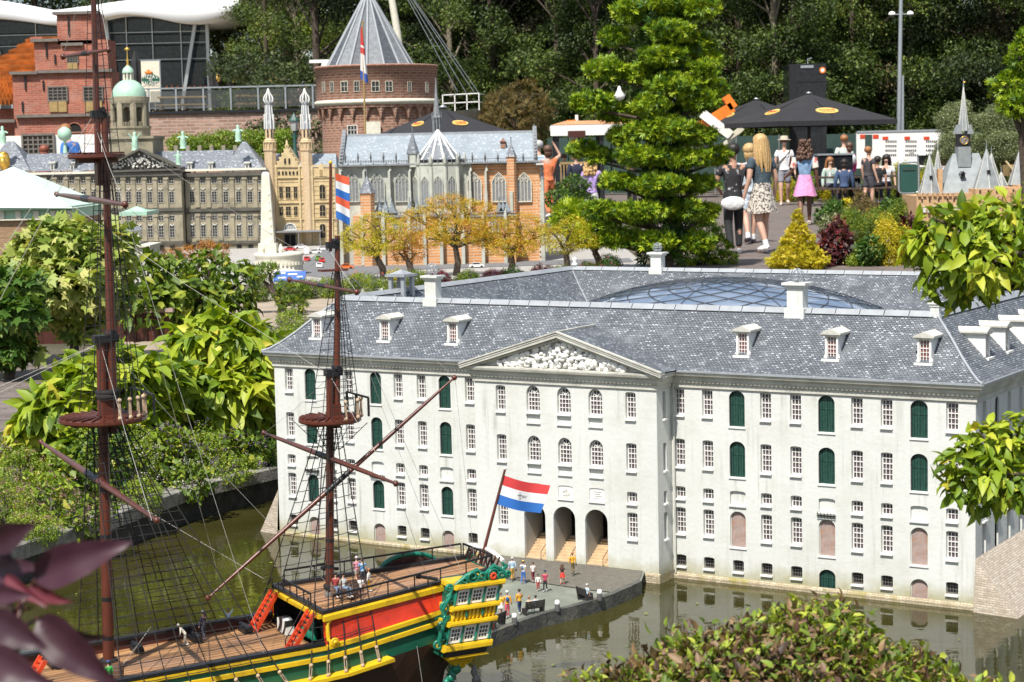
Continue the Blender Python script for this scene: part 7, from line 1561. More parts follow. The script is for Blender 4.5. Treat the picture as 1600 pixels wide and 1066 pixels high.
# ------------------------------------------------------------------ round tower with conical roof
o, U, k = frame_at(592, 250, 41); tw = thing('round_tower', 'round brick tower with corbel arches and a striped grey conical roof', 'tower', o)
zt_ = lambda y: U(592,y)[1]; RT = 94*k; NT = 40
g = MB(); g.lathe([(RT,zt_(170)),(RT,zt_(110)),(RT*1.02,zt_(109)),(RT*1.02,zt_(106)),(RT*.6,zt_(105))], NT); g.lathe([(RT*.92,zt_(262)),(RT*.92,zt_(164))], NT); part(g, 'wall', M['tower_brick'], tw)
g = MB(); g.lathe([(RT*1.0,zt_(166)),(RT*1.035,zt_(163)),(RT*1.035,zt_(160)),(RT*1.0,zt_(158))], NT); part(g, 'string_course', M['cream'], tw)
for q_ in range(26):
    a0, a1 = 2*PI*q_/26, 2*PI*(q_+1)/26; g = MB(); n_ = 6
    for j in range(n_):
        u0, u1 = j/n_, (j+1)/n_; h = lambda u: zt_(188)+math.sin(PI*u)**.6*19*k; P = lambda u, z, r_: (r_*math.cos(a0+(a1-a0)*u), r_*math.sin(a0+(a1-a0)*u), z)
        g.add([P(u0,h(u0),RT*.975),P(u1,h(u1),RT*.975),P(u1,zt_(164),RT*1.0),P(u0,zt_(164),RT*1.0),P(u0,h(u0),RT*.90),P(u1,h(u1),RT*.90)], [(0,1,2,3),(4,5,1,0)])
    part(g, 'corbel_arch', M['tower_brick'], tw)
zc = zt_(108); RCn = 68*k; ZA = zt_(-4)
for q_ in range(16):
    a0, a1 = 2*PI*q_/16, 2*PI*(q_+1)/16; g = MB(); P = lambda a, r_, z: (r_*math.cos(a)-.13, r_*math.sin(a), z)
    g.add([P(a0,RCn,zc),P(a1,RCn,zc),P(a1,.06,ZA),P(a0,.06,ZA)], [(0,1,2,3)]); part(g, 'roof_panel', M['roof_dark' if q_ % 2 else 'roof_light'], tw)
    g = MB(); g.tube([P(a0,RCn+.01,zc),P(a0,.065,ZA)], .028, 5); part(g, 'roof_rib', M['lead'], tw)
g = MB(); g.lathe([(.09,ZA-.05),(.1,ZA+.02),(.03,ZA+.08),(.02,ZA+.4)], 8, (-.13,0,0)); part(g, 'roof_cap', M['lead'], tw)
for x, w_ in ((513,7),(527,7),(547,11),(566,8),(594,11),(614,10),(644,6),(669,6)):
    p = U(x,147); xx = p[0]; yy = -math.sqrt(max(.01,(RT*.997)**2-xx*xx)); a = math.atan2(yy, xx)
    rz = a+PI/2; swin(tw, xx*1.006, p[1], w_*k, 15*k, yy*1.006, 'pane_dark', 'cream', 2, 2, rz=rz)
p = U(558,211); swin(tw, p[0], p[1], 14*k, 13*k, -math.sqrt((RT*.92)**2-p[0]**2)-.03, 'pane_dark', 'white', 3, 2)
g = MB(); wl(g, U, 579, 601, 192, 212, -RT*.98, -RT*.97); part(g, 'notice_board', M['cream'], tw); 
# ------------------------------------------------------------------ terrace wall, railings, restaurant
rw_ = thing('terrace_wall', 'long pinkish brick retaining wall with dark coping below the restaurant terrace', 'wall', (0,0,0)); Yw = 66
a, b2 = atY(200,170,Yw), atY(525,172,Yw); zW = b2.z-.02
g = MB(); g.box(a.x-14,b2.x+1.5,Yw,Yw+.5,-.2,zW); part(g, 'brick_face', M['wall_brick'], rw_); g = MB(); g.box(a.x-14,b2.x+1.55,Yw-.08,Yw+.6,zW,zW+.10); part(g, 'coping', M['black'], rw_)
sheet('terrace', [(-40,Yw+.5),(b2.x+1.4,Yw+.5),(b2.x+1.4,112),(-60,112)], M['sandy'], zW+.02, 'raised restaurant terrace')
def railglass():
    if 'rail_glass' not in M:
        m, t, b, N, K = nodes('rail_glass'); b.inputs['Base Color'].default_value = (.10,.11,.11,1); b.inputs['Roughness'].default_value = .1; b.inputs['Alpha'].default_value = .38; M['rail_glass'] = m
    return M['rail_glass']
fe = thing('terrace_railing', 'grey steel railing with glass panels along the terrace edge', 'railing', (0,Yw+.15,zW+.10)); x = a.x-4
while x < b2.x+1:
    g = MB(); g.box(x-.03,x+.03,-.03,.03,0,.78); part(g, 'post', M['steel'], fe); g = MB(); g.box(x+.06,x+.88,-.012,.012,.08,.70); part(g, 'panel', railglass(), fe); x += .94
g = MB(); g.box(a.x-4,b2.x+1,-.03,.03,.76,.81); part(g, 'handrail', M['steel'], fe)
o, U, k = frame_at(236, 150, 94); rs_ = thing('restaurant_building', 'modern glass restaurant under a sweeping white wave-shaped roof', 'building', o)
g = MB(); wl(g, U, -120, 322, 20, 175, .5, 1.2); part(g, 'interior', M['dark'], rs_)
xs = [-120,-60,0,60,120,165,200,240,284,326]; ys = [28,55,72,97,142,172]
for x0, x1 in zip(xs, xs[1:]):
    for y0, y1 in zip(ys, ys[1:]):
        g = MB(); wl(g, U, x0+.8, x1-.8, y0+.8, y1-.8, .18, .22); part(g, 'glass_pane', M.setdefault('facade_glass', flatglass('facade_glass', (.035,.05,.065), .05, .35)), rs_)
g = MB()
for x in xs: wl(g, U, x-.7, x+.7, 20, 172, .08, .26)
for y in ys: wl(g, U, -120, 326, y-.55, y+.55, .1, .25)
wl(g, U, 323, 328, 36, 172, 0, .3)
for x, x2 in ((310,285),(170,186)): p, q_ = U(x,30), U(x2,172); g.bar((p[0],-.4,p[1]),(q_[0],-.4,q_[1]),.16,.16)
part(g, 'mullions', M['steel'], rs_)['kind'] = 'stuff'
TOP = [(-160,14),(-60,8),(0,5),(40,10),(90,23),(150,15),(205,7),(260,2),(330,3),(370,0),(401,-5)]; BOT = [(-160,40),(-60,34),(0,32),(40,36),(88,43),(130,42),(165,36),(205,27),(245,31),(285,40),(315,42),(345,37),(375,22),(401,-3)]
def wave(x, pts):
    xs_, ys_ = [q_[0] for q_ in pts], [q_[1] for q_ in pts]; return sum(float(np.interp(x+d, xs_, ys_)) for d in (-14,-7,0,7,14))/5 if x < 385 else float(np.interp(x, xs_, ys_))
X_ = np.linspace(-160,401,70); vs = []
for x in X_:
    t, b2 = U(x,wave(x,TOP)), U(x,max(wave(x,BOT),wave(x,TOP)+.4)); vs += [(t[0],-1.2,t[1]),(b2[0],-2.0,b2[1]),(b2[0],9,b2[1]+.1),(t[0],9.2,t[1]+.3)]
g = MB(); g.add(vs, [(4*i+j,4*i+4+j,4*i+4+(j+1)%4,4*i+(j+1)%4) for i in range(69) for j in range(4)], 0, True); part(g, 'wave_roof', M.setdefault('roof_white', pmat('roof_white', (.74,.75,.76), .6, .03, .2)), rs_)
for i, x in enumerate((260,268,277,285,296,303,312,320)):
    g = MB(); c = U(x,136); s_ = 2.4*k; g.prism([(c[0]+s_*.6,c[1]+s_),(c[0]-s_*.7,c[1]),(c[0]+s_*.6,c[1]-s_),(c[0]+s_*.6,c[1]-s_*.4),(c[0]-s_*.1,c[1]),(c[0]+s_*.6,c[1]+s_*.4)], .05, .09); part(g, 'arrow_mark', M['orange'], rs_)
def text(parent, body, size, loc, m_, rot=(PI/2,0,0), sx=1., name='lettering', ext=.004):
    cu_ = bpy.data.curves.new(name, 'FONT'); cu_.body = body; cu_.size = size; cu_.align_x = 'CENTER'; cu_.align_y = 'CENTER'; cu_.extrude = ext; cu_.resolution_u = 2; cu_.materials.append(M[m_])
    t_ = bpy.data.objects.new(name, cu_); COL.objects.link(t_); t_.parent = parent; t_.location = loc; t_.rotation_euler = rot; t_.scale = (sx,1,1)
    me = bpy.data.meshes.new_from_object(t_); me.materials.clear(); me.materials.append(M[m_]); o = obj(name, me, parent, loc, rot, (sx,1,1)); bpy.data.objects.remove(t_); return o
c = U(2,81); text(rs_, 'a', 18*k, (c[0],-.1,c[1]), 'white', ext=.05)
o, U, k = frame_at(236, 160, 80); bn = thing('advertising_banner', 'cream banner reading PIZZA\'S EN SALADES on the terrace', 'banner', o)
g = MB(); wl(g, U, 222, 250, 97, 160, 0, .05); part(g, 'cloth', M['cream'], bn); g = MB(); wl(g, U, 250.3, 252, 95, 172, -.02, .06); wl(g, U, 221, 252, 95.3, 97, 0, .05); part(g, 'frame', M['steel'], bn)
g = MB(); c = U(236,125); g.lathe([(13.8*k,-.012),(13.8*k,.0)], 24, (0,0,0), 0, False, 0, 1, .62); part(g, 'green_oval', M['sgreen'], bn, loc=(c[0],-.014,c[1]), rot=(PI/2,0,0))
c = U(236,121); text(bn, "PIZZA'S", 8.2*k, (c[0],-.035,c[1]), 'white', sx=.82); c = U(236,126); text(bn, 'EN', 4*k, (c[0],-.035,c[1]), 'white'); c = U(236,131); text(bn, 'SALADES', 8.2*k, (c[0],-.035,c[1]), 'white', sx=.76)
g = MB(); c = U(233,114); g.blob((c[0],-.03,c[1]), (7*k,.02,2.4*k), 0, 3, .3); g.blob((c[0],-.035,c[1]+2.5*k), (2*k,.02,2*k), 0, 4, .3); part(g, 'pizza_emblem', M['orange'], bn)
def closed_parasol(px, py0, py1, Y, label, logo=True):
    o, U, k = frame_at(px, py1, Y); t_ = thing('closed_parasol', label, 'parasol', o, random.random(), 'folded parasols on the terrace'); h = (py1-py0)*k
    g = MB(); vs = []; n_ = 12; prof_ = [(.17,.18),(.24,.22),(.26,.45),(.20,.75),(.08,.95),(.02,1.0)]
    for r_, z in prof_:
        for j in range(n_): a = 2*PI*j/n_; q_ = r_*h*.55*(1 if j % 2 else .72); vs.append((q_*math.cos(a),q_*math.sin(a),z*h))
    g.add(vs, [(i*n_+j,i*n_+(j+1)%n_,(i+1)*n_+(j+1)%n_,(i+1)*n_+j) for i in range(5) for j in range(n_)]); part(g, 'canopy', M['canvas'], t_); g = MB(); g.tube([(0,0,-.6),(0,0,h)], .04, 8); part(g, 'pole', M['black'], t_)
    if logo: g = MB(); g.blob((0,-.145*h,.44*h), (.055*h,.02*h,.11*h), 0, 1, 0, 12, 8); part(g, 'logo', M['logo'], t_)
    return t_
closed_parasol(336,86,150,76,'folded black parasol with a yellow oval right of the restaurant'); closed_parasol(361,96,148,79,'folded black parasol half hidden behind another'); closed_parasol(419,86,150,76,'folded black parasol left of the pink awning'); closed_parasol(428,94,148,78,'folded black parasol just behind its twin',True); closed_parasol(214,80,150,84,'folded black parasol left of the cream banner',False)
for k_, px in enumerate((272,300,392,445,470)):
    o, U, k = frame_at(px, 170, 72); t_ = thing('picnic_bench', ('picnic bench below the restaurant glass','picnic bench right of the banner','picnic bench between the folded parasols','picnic bench left of the lantern','picnic bench beside the round tower')[k_], 'bench', Vector((o.x,72,zW+.02)), .1*k_, 'terrace picnic benches')
    g = MB(); g.box(-.55,.55,-.35,.35,.70,.76); part(g, 'table_top', M['ochre_wood'], t_)
    for s_ in (-.65,.65): g = MB(); g.box(-.55,.55,s_-.12,s_+.12,.42,.46); part(g, 'seat', M['ochre_wood'], t_)
    for s_ in (-.45,.45): g = MB(); g.bar((s_,-.7,0),(s_,.25,.72),.07,.07); g.bar((s_,.7,0),(s_,-.25,.72),.07,.07); part(g, 'leg', M['bark'], t_)
o, U, k = frame_at(480, 152, 70); aw = thing('pink_awning', 'faded pink awning behind the terrace railing beside the tower', 'awning', o)
g = MB(); a, b2, c, d = U(450,152), U(502,152), U(502,137), U(462,140); g.add([(a[0],0,a[1]),(b2[0],0,b2[1]),(c[0],1.2,c[1]+.1),(d[0],1.2,d[1]+.1),(a[0],.03,a[1]-.2),(b2[0],.03,b2[1]-.2)], [(0,1,2,3),(4,5,1,0)]); part(g, 'canopy', M.setdefault('pink_canvas', pmat('pink_canvas', (.55,.24,.24), .8, .12, 3)), aw)
g = MB()
for x in (462,482,500): p = U(x,152); g.bar((p[0],.0,p[1]),(p[0]+.25,1.0,p[1]+.7),.04,.04); g.bar((p[0],1.2,p[1]+.4),(p[0],1.2,-.6),.05,.05)
part(g, 'frame', M['steel'], aw)
iv = thing('ivy_hedge', 'green ivy hedge growing along the terrace wall', 'hedge', (0,62,BZ)); P0 = Vector((0,62,BZ)); fc = []
for px, py, rx, ry in ((285,225,24,14),(320,226,24,15),(350,222,22,18),(385,222,24,18),(415,222,22,18),(445,225,14,26),(300,240,30,14),(360,240,40,14),(420,242,34,14)): fc.append((atY(px,py,62)-P0, (rx*62/F,.35,ry*62/F)))
foliage(iv, fc, 170, .20, LM['herb'], T_CLUST, 'c', 3, 0, .2, .3, .6, (.35,.25)); g = MB()
for c, r_ in fc: g.tube([(c.x,0.05,0),(c.x+.1,0,c.z)], .03, 5)
part(g, 'stems', M['bark'], iv)['kind'] = 'stuff'
o, U, k = frame_at(461, 238, 47); lp_ = thing('street_lamp', 'dark green lantern post in front of the brick terrace wall', 'lamp', o)
g = MB(); h = lambda y: U(461,y)[1]; g.lathe([(.09,h(290)),(.08,h(240)),(.05,h(235)),(.035,h(205))], 10); g.bar((-.10,0,h(213)),(.10,0,h(213)),.02,.03); part(g, 'post', M['bin_green'], lp_)
g = MB(); g.lathe([(.07,h(205)),(.11,h(190)),(.115,h(189))], 6, (0,0,0), 0, False); part(g, 'lantern_glass', M.setdefault('milk_glass', pmat('milk_glass', (.42,.44,.42), .3, .05, 5)), lp_); g = MB(); g.lathe([(.14,h(190)),(.13,h(188)),(.05,h(182)),(.03,h(180)),(0,h(176))], 6, (0,0,0), 0, False); part(g, 'lantern_roof', M['bin_green'], lp_)
o, U, k = frame_at(571, 235, 34); fp = thing('city_flag', 'red and white city flag hanging limp on a wooden pole before the round tower', 'flag', o)
g = MB(); a = U(568,36); g.tube([(0,0,-.6),(a[0],0,a[1])], [.022,.014], 8); part(g, 'pole', M['ochre_wood'], fp)
M['cityflag'] = flagmat('city_flag', ((.03,.10,.40), [(.16,(.75,.74,.72)),(.5,(.60,.05,.05)),(.62,(.75,.74,.72)),(.66,(.60,.05,.05))]))
def cf(u, v_): t, b2 = U(568,46), U(567,124); return Vector((t[0]+(b2[0]-t[0])*(1-v_)+(-.035+.12*u*(.25+.9*(1-v_))), .05*math.sin(u*7)*u, t[1]+(b2[1]-t[1])*(1-v_)-.10*u*(1-v_)))
cloth(cf, 8, 12, 'cloth', M['cityflag'], fp)
def parasol(px, py, xl, xr, ye, Y, label, rz=.45, logos=True, pole=True):
    """square parasol: apex at (px,py), eaves from xl to xr at height ye"""
    o, U, k = frame_at(px, ye, Y); t_ = thing('parasol', label, 'parasol', o, rz, 'black parasols'); h = (ye-py)*k; W_ = (xr-xl)*k/2; r_ = W_/max(math.cos(rz),math.sin(rz),abs(math.cos(PI/4-(rz % (PI/2))))) ; g = MB(); n_ = 8; nr_ = 5; vs = [(0,0,h)]
    def rim(a): s_ = max(abs(math.cos(a)),abs(math.sin(a))); return 1/s_
    half = W_/(math.sqrt(2)*math.cos(PI/4-(rz % (PI/2))))
    for i in range(1,nr_+1):
        for j in range(n_): a = 2*PI*j/n_; q_ = half*rim(a)*i/nr_; sag = .05*h*math.sin(PI*i/nr_)*(1 if j % 2 == 0 else .3); vs.append((q_*math.cos(a),q_*math.sin(a),h*(1-i/nr_)-sag))
    o0 = len(vs)
    for j in range(n_): a = 2*PI*j/n_; q_ = half*rim(a); vs.append((q_*math.cos(a),q_*math.sin(a),-.10*h if False else -.12))
    fs = [(0,1+j,1+(j+1)%n_) for j in range(n_)] + [(1+(i-1)*n_+j,1+i*n_+j,1+i*n_+(j+1)%n_,1+(i-1)*n_+(j+1)%n_) for i in range(1,nr_+1) for j in range(n_)]
    g.add(vs, fs); part(g, 'canopy', M['canvas'], t_)
    g = MB()
    for j in range(n_): a = 2*PI*j/n_; q_ = half*rim(a); g.bar((0,0,h*.95),(q_*math.cos(a),q_*math.sin(a),-.03),.03,.03); g.bar((0,0,h*.15-.2),(q_*.55*math.cos(a),q_*.55*math.sin(a),h*.42),.025,.025)
    part(g, 'ribs', M['black'], t_)['kind'] = 'stuff'
    g = MB(); g.lathe([(.07,h),(.08,h+.02),(.02,h+.05)], 8); part(g, 'cap', M['steel'], t_)
    if pole: g = MB(); zb = at(px,300,BZ).z - o.z; g.tube([(0,0,zb),(0,0,h)], .045, 10); g.box(-.4,.4,-.4,.4,zb,zb+.08); part(g, 'pole', M['black'], t_)
    for j in range(4):
        a = PI/2*j; d = Vector((math.cos(a),math.sin(a),0)); s_ = Vector((-math.sin(a),math.cos(a),0)); i_ = .62; c = d*half*i_ + Vector((0,0,h*(1-i_)-.05*h*.95)); up = (Vector((0,0,h))-(d*half)).normalized(); nr = s_.cross(up)*-1
        if nr.z < 0: nr = -nr
        g = MB(); P = [c + nr*.028 + s_*(.30*half*.62*math.cos(t)) + up*(.17*half*.62*math.sin(t)) for t in np.linspace(0,2*PI,21)[:-1]]; Pb = [p-nr*.02 for p in P]; g.add(P+Pb, [tuple(range(20))]+[(q_,q_+20,(q_+1)%20+20,(q_+1)%20) for q_ in range(20)]); lg = part(g, 'logo', M['logo'], t_)
        g = MB(); c2 = c + nr*.034
        for q_ in range(8):
            u = -.62+.177*q_; hgt = (.5,.30,.36,.30,.46,.30,.36,.5)[q_]; a1 = c2 + s_*(u*.30*half*.62) + up*(-.4*hgt*.17*half*.62); b1 = c2 + s_*((u+.05)*.30*half*.62) + up*(hgt*.9*.17*half*.62); g.bar(a1,b1,.018*half,.006,0,nr)
        g.bar(c2+s_*(-.6*.19*half)-up*.055*half, c2+s_*(.6*.19*half)-up*.055*half, .008*half, .006, 0, nr)
        part(g, 'script_mark', M['logo_red'], lg)
    return t_
parasol(1264,147,1140,1388,190,48.5,'large open black parasol with yellow oval logos over the terrace',.30); parasol(1182,156,1074,1270,193,52,'open black parasol half behind the large one',.35); parasol(693,169,588,796,208,35,'wide black parasol showing above the church roof',.62,pole=True)
o, U, k = frame_at(720, 195, 56); bt = thing('old_boat', 'grey green boat with white railings stored right of the round tower', 'boat', o)
vs = []; 
for i in range(9):
    t = i/8; x = -.55+1.15*t; w_ = .42*math.sin(PI*min(.98,.12+t*.85)); zt2 = .38+.10*t*t; vs += [(x,-w_,zt2),(x,-w_*.5,.05),(x,w_*.5,.05),(x,w_,zt2)]
g = MB(); g.add(vs, [(4*i+j,4*i+4+j,4*i+5+j,4*i+1+j) for i in range(8) for j in range(3)]+[(0,1,2,3)], 0, True); g.add([vs[4*i+j] for i in range(9) for j in (0,3)], [(2*i,2*i+1,2*i+3,2*i+2) for i in range(8)]); part(g, 'hull', M['olive_paint'] if 'olive_paint' in M else M.setdefault('olive_paint', pmat('olive_paint', (.22,.23,.18), .6, .2, 4)), bt)
g = MB()
for x in (-.5,-.15,.2,.55): g.bar((x,-.3,.4),(x,-.3,.88),.03,.03)
for z in (.62,.86): g.bar((-.5,-.3,z),(.55,-.3,z+.03),.03,.03); g.bar((.55,-.3,z+.03),(.7,.2,z),.03,.03)
part(g, 'railing', M['white'], bt)
o, U, k = frame_at(640, 235, 60); sm_ = thing('ship_mast', 'pale leaning mast with four wire stays behind the round tower', 'mast', o)
a = U(604,-60); g = MB(); b_ = U(622,54); g.tube([(b_[0]+.4,.0,-.5),(b_[0],0,b_[1]),(a[0],0,a[1])], [.13,.12,.10], 10); part(g, 'pole', M['cream'], sm_)
g = MB()
for x, y in ((715,145),(728,146),(740,145),(750,150)): p = U(x,y); g.tube([(a[0],0,a[1]),(p[0],0,p[1])], .012, 4)
part(g, 'stays', M['steel'], sm_)
o, U, k = frame_at(507, 130, 58); rd = thing('radar_scanner', 'white boat radar scanner standing left of the tower roof', 'radar', o)
g = MB(); wl(g, U, 484, 528, 94, 99, -.06, .06); part(g, 'antenna_bar', M['white'], rd); g = MB(); c = U(509,99); g.lathe([(.12,-.16),(.15,-.1),(.12,0)], 10, (c[0],0,c[1])); g.tube([(c[0],0,-2.2),(c[0],0,c[1]-.1)], .06, 8); part(g, 'pedestal', M['white'], rd)
# ------------------------------------------------------------------ right half of the park
o, U, k = frame_at(910, 290, 44); ki = thing('kiosk', 'open kiosk with white fascia and orange direction signs left of the conifer', 'kiosk', o)
g = MB(); a, b2 = U(862,204), U(1000,204); g.box(a[0],b2[0],0,2.2,a[1],a[1]+.10); g.add([(a[0],0,a[1]+.10),(b2[0],0,a[1]+.10),(b2[0]-.4,1.4,a[1]+.20),(a[0]+.4,1.4,a[1]+.20)], [(0,1,2,3)]); g.box(a[0]-.03,b2[0]+.03,-.03,.0,a[1]-.14,a[1]+.10); part(g, 'roof', M['white'], ki); g = MB(); g.add([(a[0]-.02,-.02,a[1]+.11),(b2[0],-.02,a[1]+.11),(b2[0]-.4,1.4,a[1]+.215),(a[0]+.35,1.4,a[1]+.215)], [(0,1,2,3)]); part(g, 'roof_covering', M.setdefault('roof_felt', pmat('roof_felt', (.55,.27,.13), .8, .2, 4)), ki)
g = MB(); c, d = U(887,216), U(914,205); g.box(c[0],d[0],-.05,-.03,c[1],d[1]); part(g, 'sign_board', M['bulwark'], ki)
for x in (870,906,940,990):
    for y in (.1,2.0): g = MB(); c = U(x,216); g.box(c[0]-.05,c[0]+.05,y-.05,y+.05,-.4,c[1]+.05); part(g, 'post', M['black'], ki)
g = MB(); c = U(896,292); 
for q_ in range(12): x_ = c[0]-.28+.07*q_; g.box(x_-.012,x_+.012,-.02,.02,c[1],c[1]+.52)
g.box(c[0]-.3,c[0]+.55,-.03,.03,c[1]+.52,c[1]+.57); part(g, 'rail', M['ochre_wood'], ki)
g = MB(); c = U(900,232); wl(g, U, 893, 905, 218, 250, .3, .34); part(g, 'menu_flag', M['logo'], ki)
o2, U2, k2 = frame_at(900, 210, 45.5); sg = thing('direction_sign', 'post with orange direction boards above the kiosk roof', 'sign', o2)
g = MB(); c = U2(901,180); g.tube([(c[0],0,-1.2),(c[0],0,c[1])], .04, 8); part(g, 'post', M['white'], sg)
for x0, x1, y0, y1 in ((885,900,188,194),(902,918,190,196),(874,900,194,199),(903,922,197,203),(886,900,200,205)):
    g = MB(); wl(g, U2, x0, x1, y0, y1, -.06, -.02); bd = part(g, 'board', M['orange'], sg); g = MB(); wl(g, U2, x0+3, x1-3, (y0+y1)/2-.8, (y0+y1)/2+.8, -.066, -.06); part(g, 'white_mark', M['white'], bd)
o, U, k = frame_at(1105, 245, 50); cr_ = thing('orange_crane', 'orange jointed crane arm with white panels half hidden behind the conifer', 'crane', o)
g = MB()
for (x0,y0),(x1,y1),w_ in (((1132,152),(1145,170),.18),((1143,168),(1108,190),.22),((1108,190),(1090,200),.2)): p, q_ = U(x0,y0), U(x1,y1); g.bar((p[0],0,p[1]),(q_[0],0,q_[1]),.3,w_*1.2)
part(g, 'arm', M['orange'], cr_); g = MB(); p, q_ = U(1095,178), U(1140,212); g.bar((p[0],-.2,p[1]),(q_[0],-.2,q_[1]),.02,.24); part(g, 'white_panel', M['white'], cr_)
g = MB(); p, q_ = U(1158,200), U(1118,240); g.bar((p[0],-.1,p[1]),(q_[0],-.1,q_[1]),.14,.14); part(g, 'strut', M['cream'], cr_); g = MB(); wl(g, U, 1060, 1110, 215, 262, .2, 1.2); part(g, 'base', M['stone_dk'], cr_)
for x, y0, y1 in ((968,136,160),(1058,142,175)): c0, c1 = U(x,y1), U(x,y0); g = MB(); h_ = c1[1]-c0[1]; g.lathe([(.02,0),(.13,h_*.2),(.16,h_*.4),(.06,h_*.7),(.03,h_)], 10, (c0[0],0,c0[1])); part(g, 'white_finial', M['white'], cr_)
o, U, k = frame_at(1262, 290, 53); bc = thing('black_column', 'tall glossy black advertising column with a round orange badge', 'sign', o)
g = MB(); wl(g, U, 1232, 1290, 102, 300, 0, 1.1); part(g, 'column', M['dark_glass'], bc); g = MB(); wl(g, U, 1232.5, 1243, 102.5, 300, -.03, 0); wl(g, U, 1243, 1290, 128, 129.5, -.02, 0); part(g, 'panel', M['black'], bc)
g = MB(); c = U(1282,112); g.lathe([(.085,0),(.085,.03)], 20); part(g, 'badge', M['orange'], bc, loc=(c[0],0,c[1]), rot=(PI/2,0,0)); g = MB(); g.lathe([(.05,.0),(.05,.036)], 16); part(g, 'badge_centre', M['white'], bc, loc=(c[0],0,c[1]), rot=(PI/2,0,0))
g = MB(); wl(g, U, 1248, 1268, 104.5, 108.5, -.03, 0); part(g, 'top_label', M['steel'], bc); g = MB(); c = U(1262,102); g.tube([(c[0],.3,c[1]),(c[0],.3,c[1]+.14),(c[0]+.1,.25,c[1]+.16)], .02, 6); part(g, 'lamp_bracket', M['steel'], bc)
sf = thing('site_fence', 'long dark green mesh screen fence behind the terrace', 'fence', (0,55.5,BZ))
for i in range(15):
    x0 = at(1055,300,BZ).x*0 + (atY(1050,250,55.5).x + i*.62); g = MB(); g.box(x0+.02,x0+.60,0,.03,.05,atY(1200,212,55.5).z-BZ); part(g, 'screen_panel', M['screen'], sf); g = MB(); g.box(x0-.015,x0+.015,-.02,.05,0,atY(1200,211,55.5).z-BZ); part(g, 'post', M['steel'], sf)
for i in range(6):
    x0 = atY(855,250,55.5).x + i*.62; g = MB(); g.box(x0+.02,x0+.60,0,.03,.05,atY(900,215,55.5).z-BZ); part(g, 'screen_panel', M['screen'], sf)
o, U, k = frame_at(1405, 262, 54); hb = thing('printed_hoarding', 'white hoarding with red blocks and rows of small dark windows behind the terrace', 'hoarding', o)
g = MB(); wl(g, U, 1338, 1470, 207, 262, 0, .08); part(g, 'board', M['white'], hb); g = MB()
for x in (1343,1363,1378,1412,1442): wl(g, U, x, x+9, 211 if x < 1370 else 214, 217 if x < 1370 else 219, -.012, 0)
part(g, 'red_block', M['ladder'], hb); g = MB()
for x0 in (1383,1414,1446):
    for y in (220,227,234,241):
        for q_ in range(6): wl(g, U, x0+q_*3, x0+q_*3+1.8, y, y+3, -.012, 0)
part(g, 'window_marks', M['pane_dark'], hb)['kind'] = 'stuff'
g = MB(); wl(g, U, 1351, 1362, 211, 235, -.014, 0); part(g, 'dark_block', M['screen'], hb); g = MB(); wl(g, U, 1338, 1470, 204, 207, -.02, .1); part(g, 'top_rail', M['steel'], hb)
o, U, k = frame_at(1443, 268, 49); kt = thing('white_table', 'white topped stand in front of the printed hoarding', 'table', o)
g = MB(); wl(g, U, 1424, 1462, 238, 241, -.3, .3); part(g, 'top', M['white'], kt)
for x in (1431,1457): g = MB(); wl(g, U, x-1, x+1, 241.3, 275, -.25, -.2); part(g, 'leg', M['steel'], kt)
g = MB(); wl(g, U, 1437, 1458, 243, 258, -.2, .2); part(g, 'dark_box', M['black'], kt)
o, U, k = frame_at(1403, 268, 57); st = thing('lamp_post', 'tall grey lamp post with two white globe lamps', 'lamp', o)
g = MB(); t = U(1402,-80); g.tube([(0,0,-.2),(t[0],0,t[1])], [.075,.055], 10); part(g, 'post', M['steel'], st); g = MB(); c = U(1403,26); g.bar((c[0]-.27,0,c[1]),(c[0]+.27,0,c[1]),.03,.03); part(g, 'arm', M['steel'], st)
for e_ in (-1,1):
    g = MB(); g.lathe([(.105,0),(.10,.04),(.07,.08),(.0,.105)], 14); lo_ = part(g, 'lamp_globe', M['white'], st, loc=(c[0]+e_*.27,0,c[1]-.01)); g = MB(); g.lathe([(.0,-.085),(.06,-.07),(.095,-.03),(.10,-.002)], 14); part(g, 'lamp_reflector', M['stone_dk'], lo_)
g = MB(); wl(g, U, 1405.5, 1411, 120, 268, .02, .12); part(g, 'cable_box', M['steel'], st)
for k_, (px, py, lab) in enumerate(((1300,300,'dark picnic table at the left with seated visitors'),(1372,298,'dark picnic table behind the standing boy'))):
    o, U, k = frame_at(px, py, 42.5); o.z = BZ; t_ = thing('picnic_table', lab, 'table', o, .04, 'picnic tables on the terrace'); g = MB()
    for q_ in range(4): g2 = MB(); g2.box(-.75,.75,-.34+.17*q_,-.18+.17*q_,.60,.64); part(g2, 'plank', M['bark'], t_)
    for s_ in (-.62,.62): g2 = MB(); g2.box(-.75,.75,s_-.11,s_+.11,.36,.40); part(g2, 'seat', M['bark'], t_)
    for s_ in (-.55,.55): g2 = MB(); g2.bar((s_,-.62,.36),(s_,.62,.36),.06,.06); g2.bar((s_,-.55,0),(s_,-.2,.6),.06,.06); g2.bar((s_,.55,0),(s_,.2,.6),.06,.06); part(g2, 'leg', M['black'], t_)
for px, py, lab in ((1297,276,'white paper cup standing on the left picnic table'),):
    p = atY(px,py,42.3); p.z = BZ+.641; g = MB(); g.lathe([(.03,0),(.04,.11)], 10); c = part(g, 'paper_cup', M['white'], None, loc=p); setp(c, lab, 'cup')
o, U, k = frame_at(1305, 296, 44); gp = thing('glass_planter', 'dark glass-fronted planter behind the curly haired girl', 'planter', o); g = MB(); wl(g, U, 1278, 1332, 243, 296, 0, .5); part(g, 'box', M['dark_glass'], gp); g = MB(); wl(g, U, 1276, 1334, 240.5, 243, -.03, .53); part(g, 'rim', M['steel'], gp)
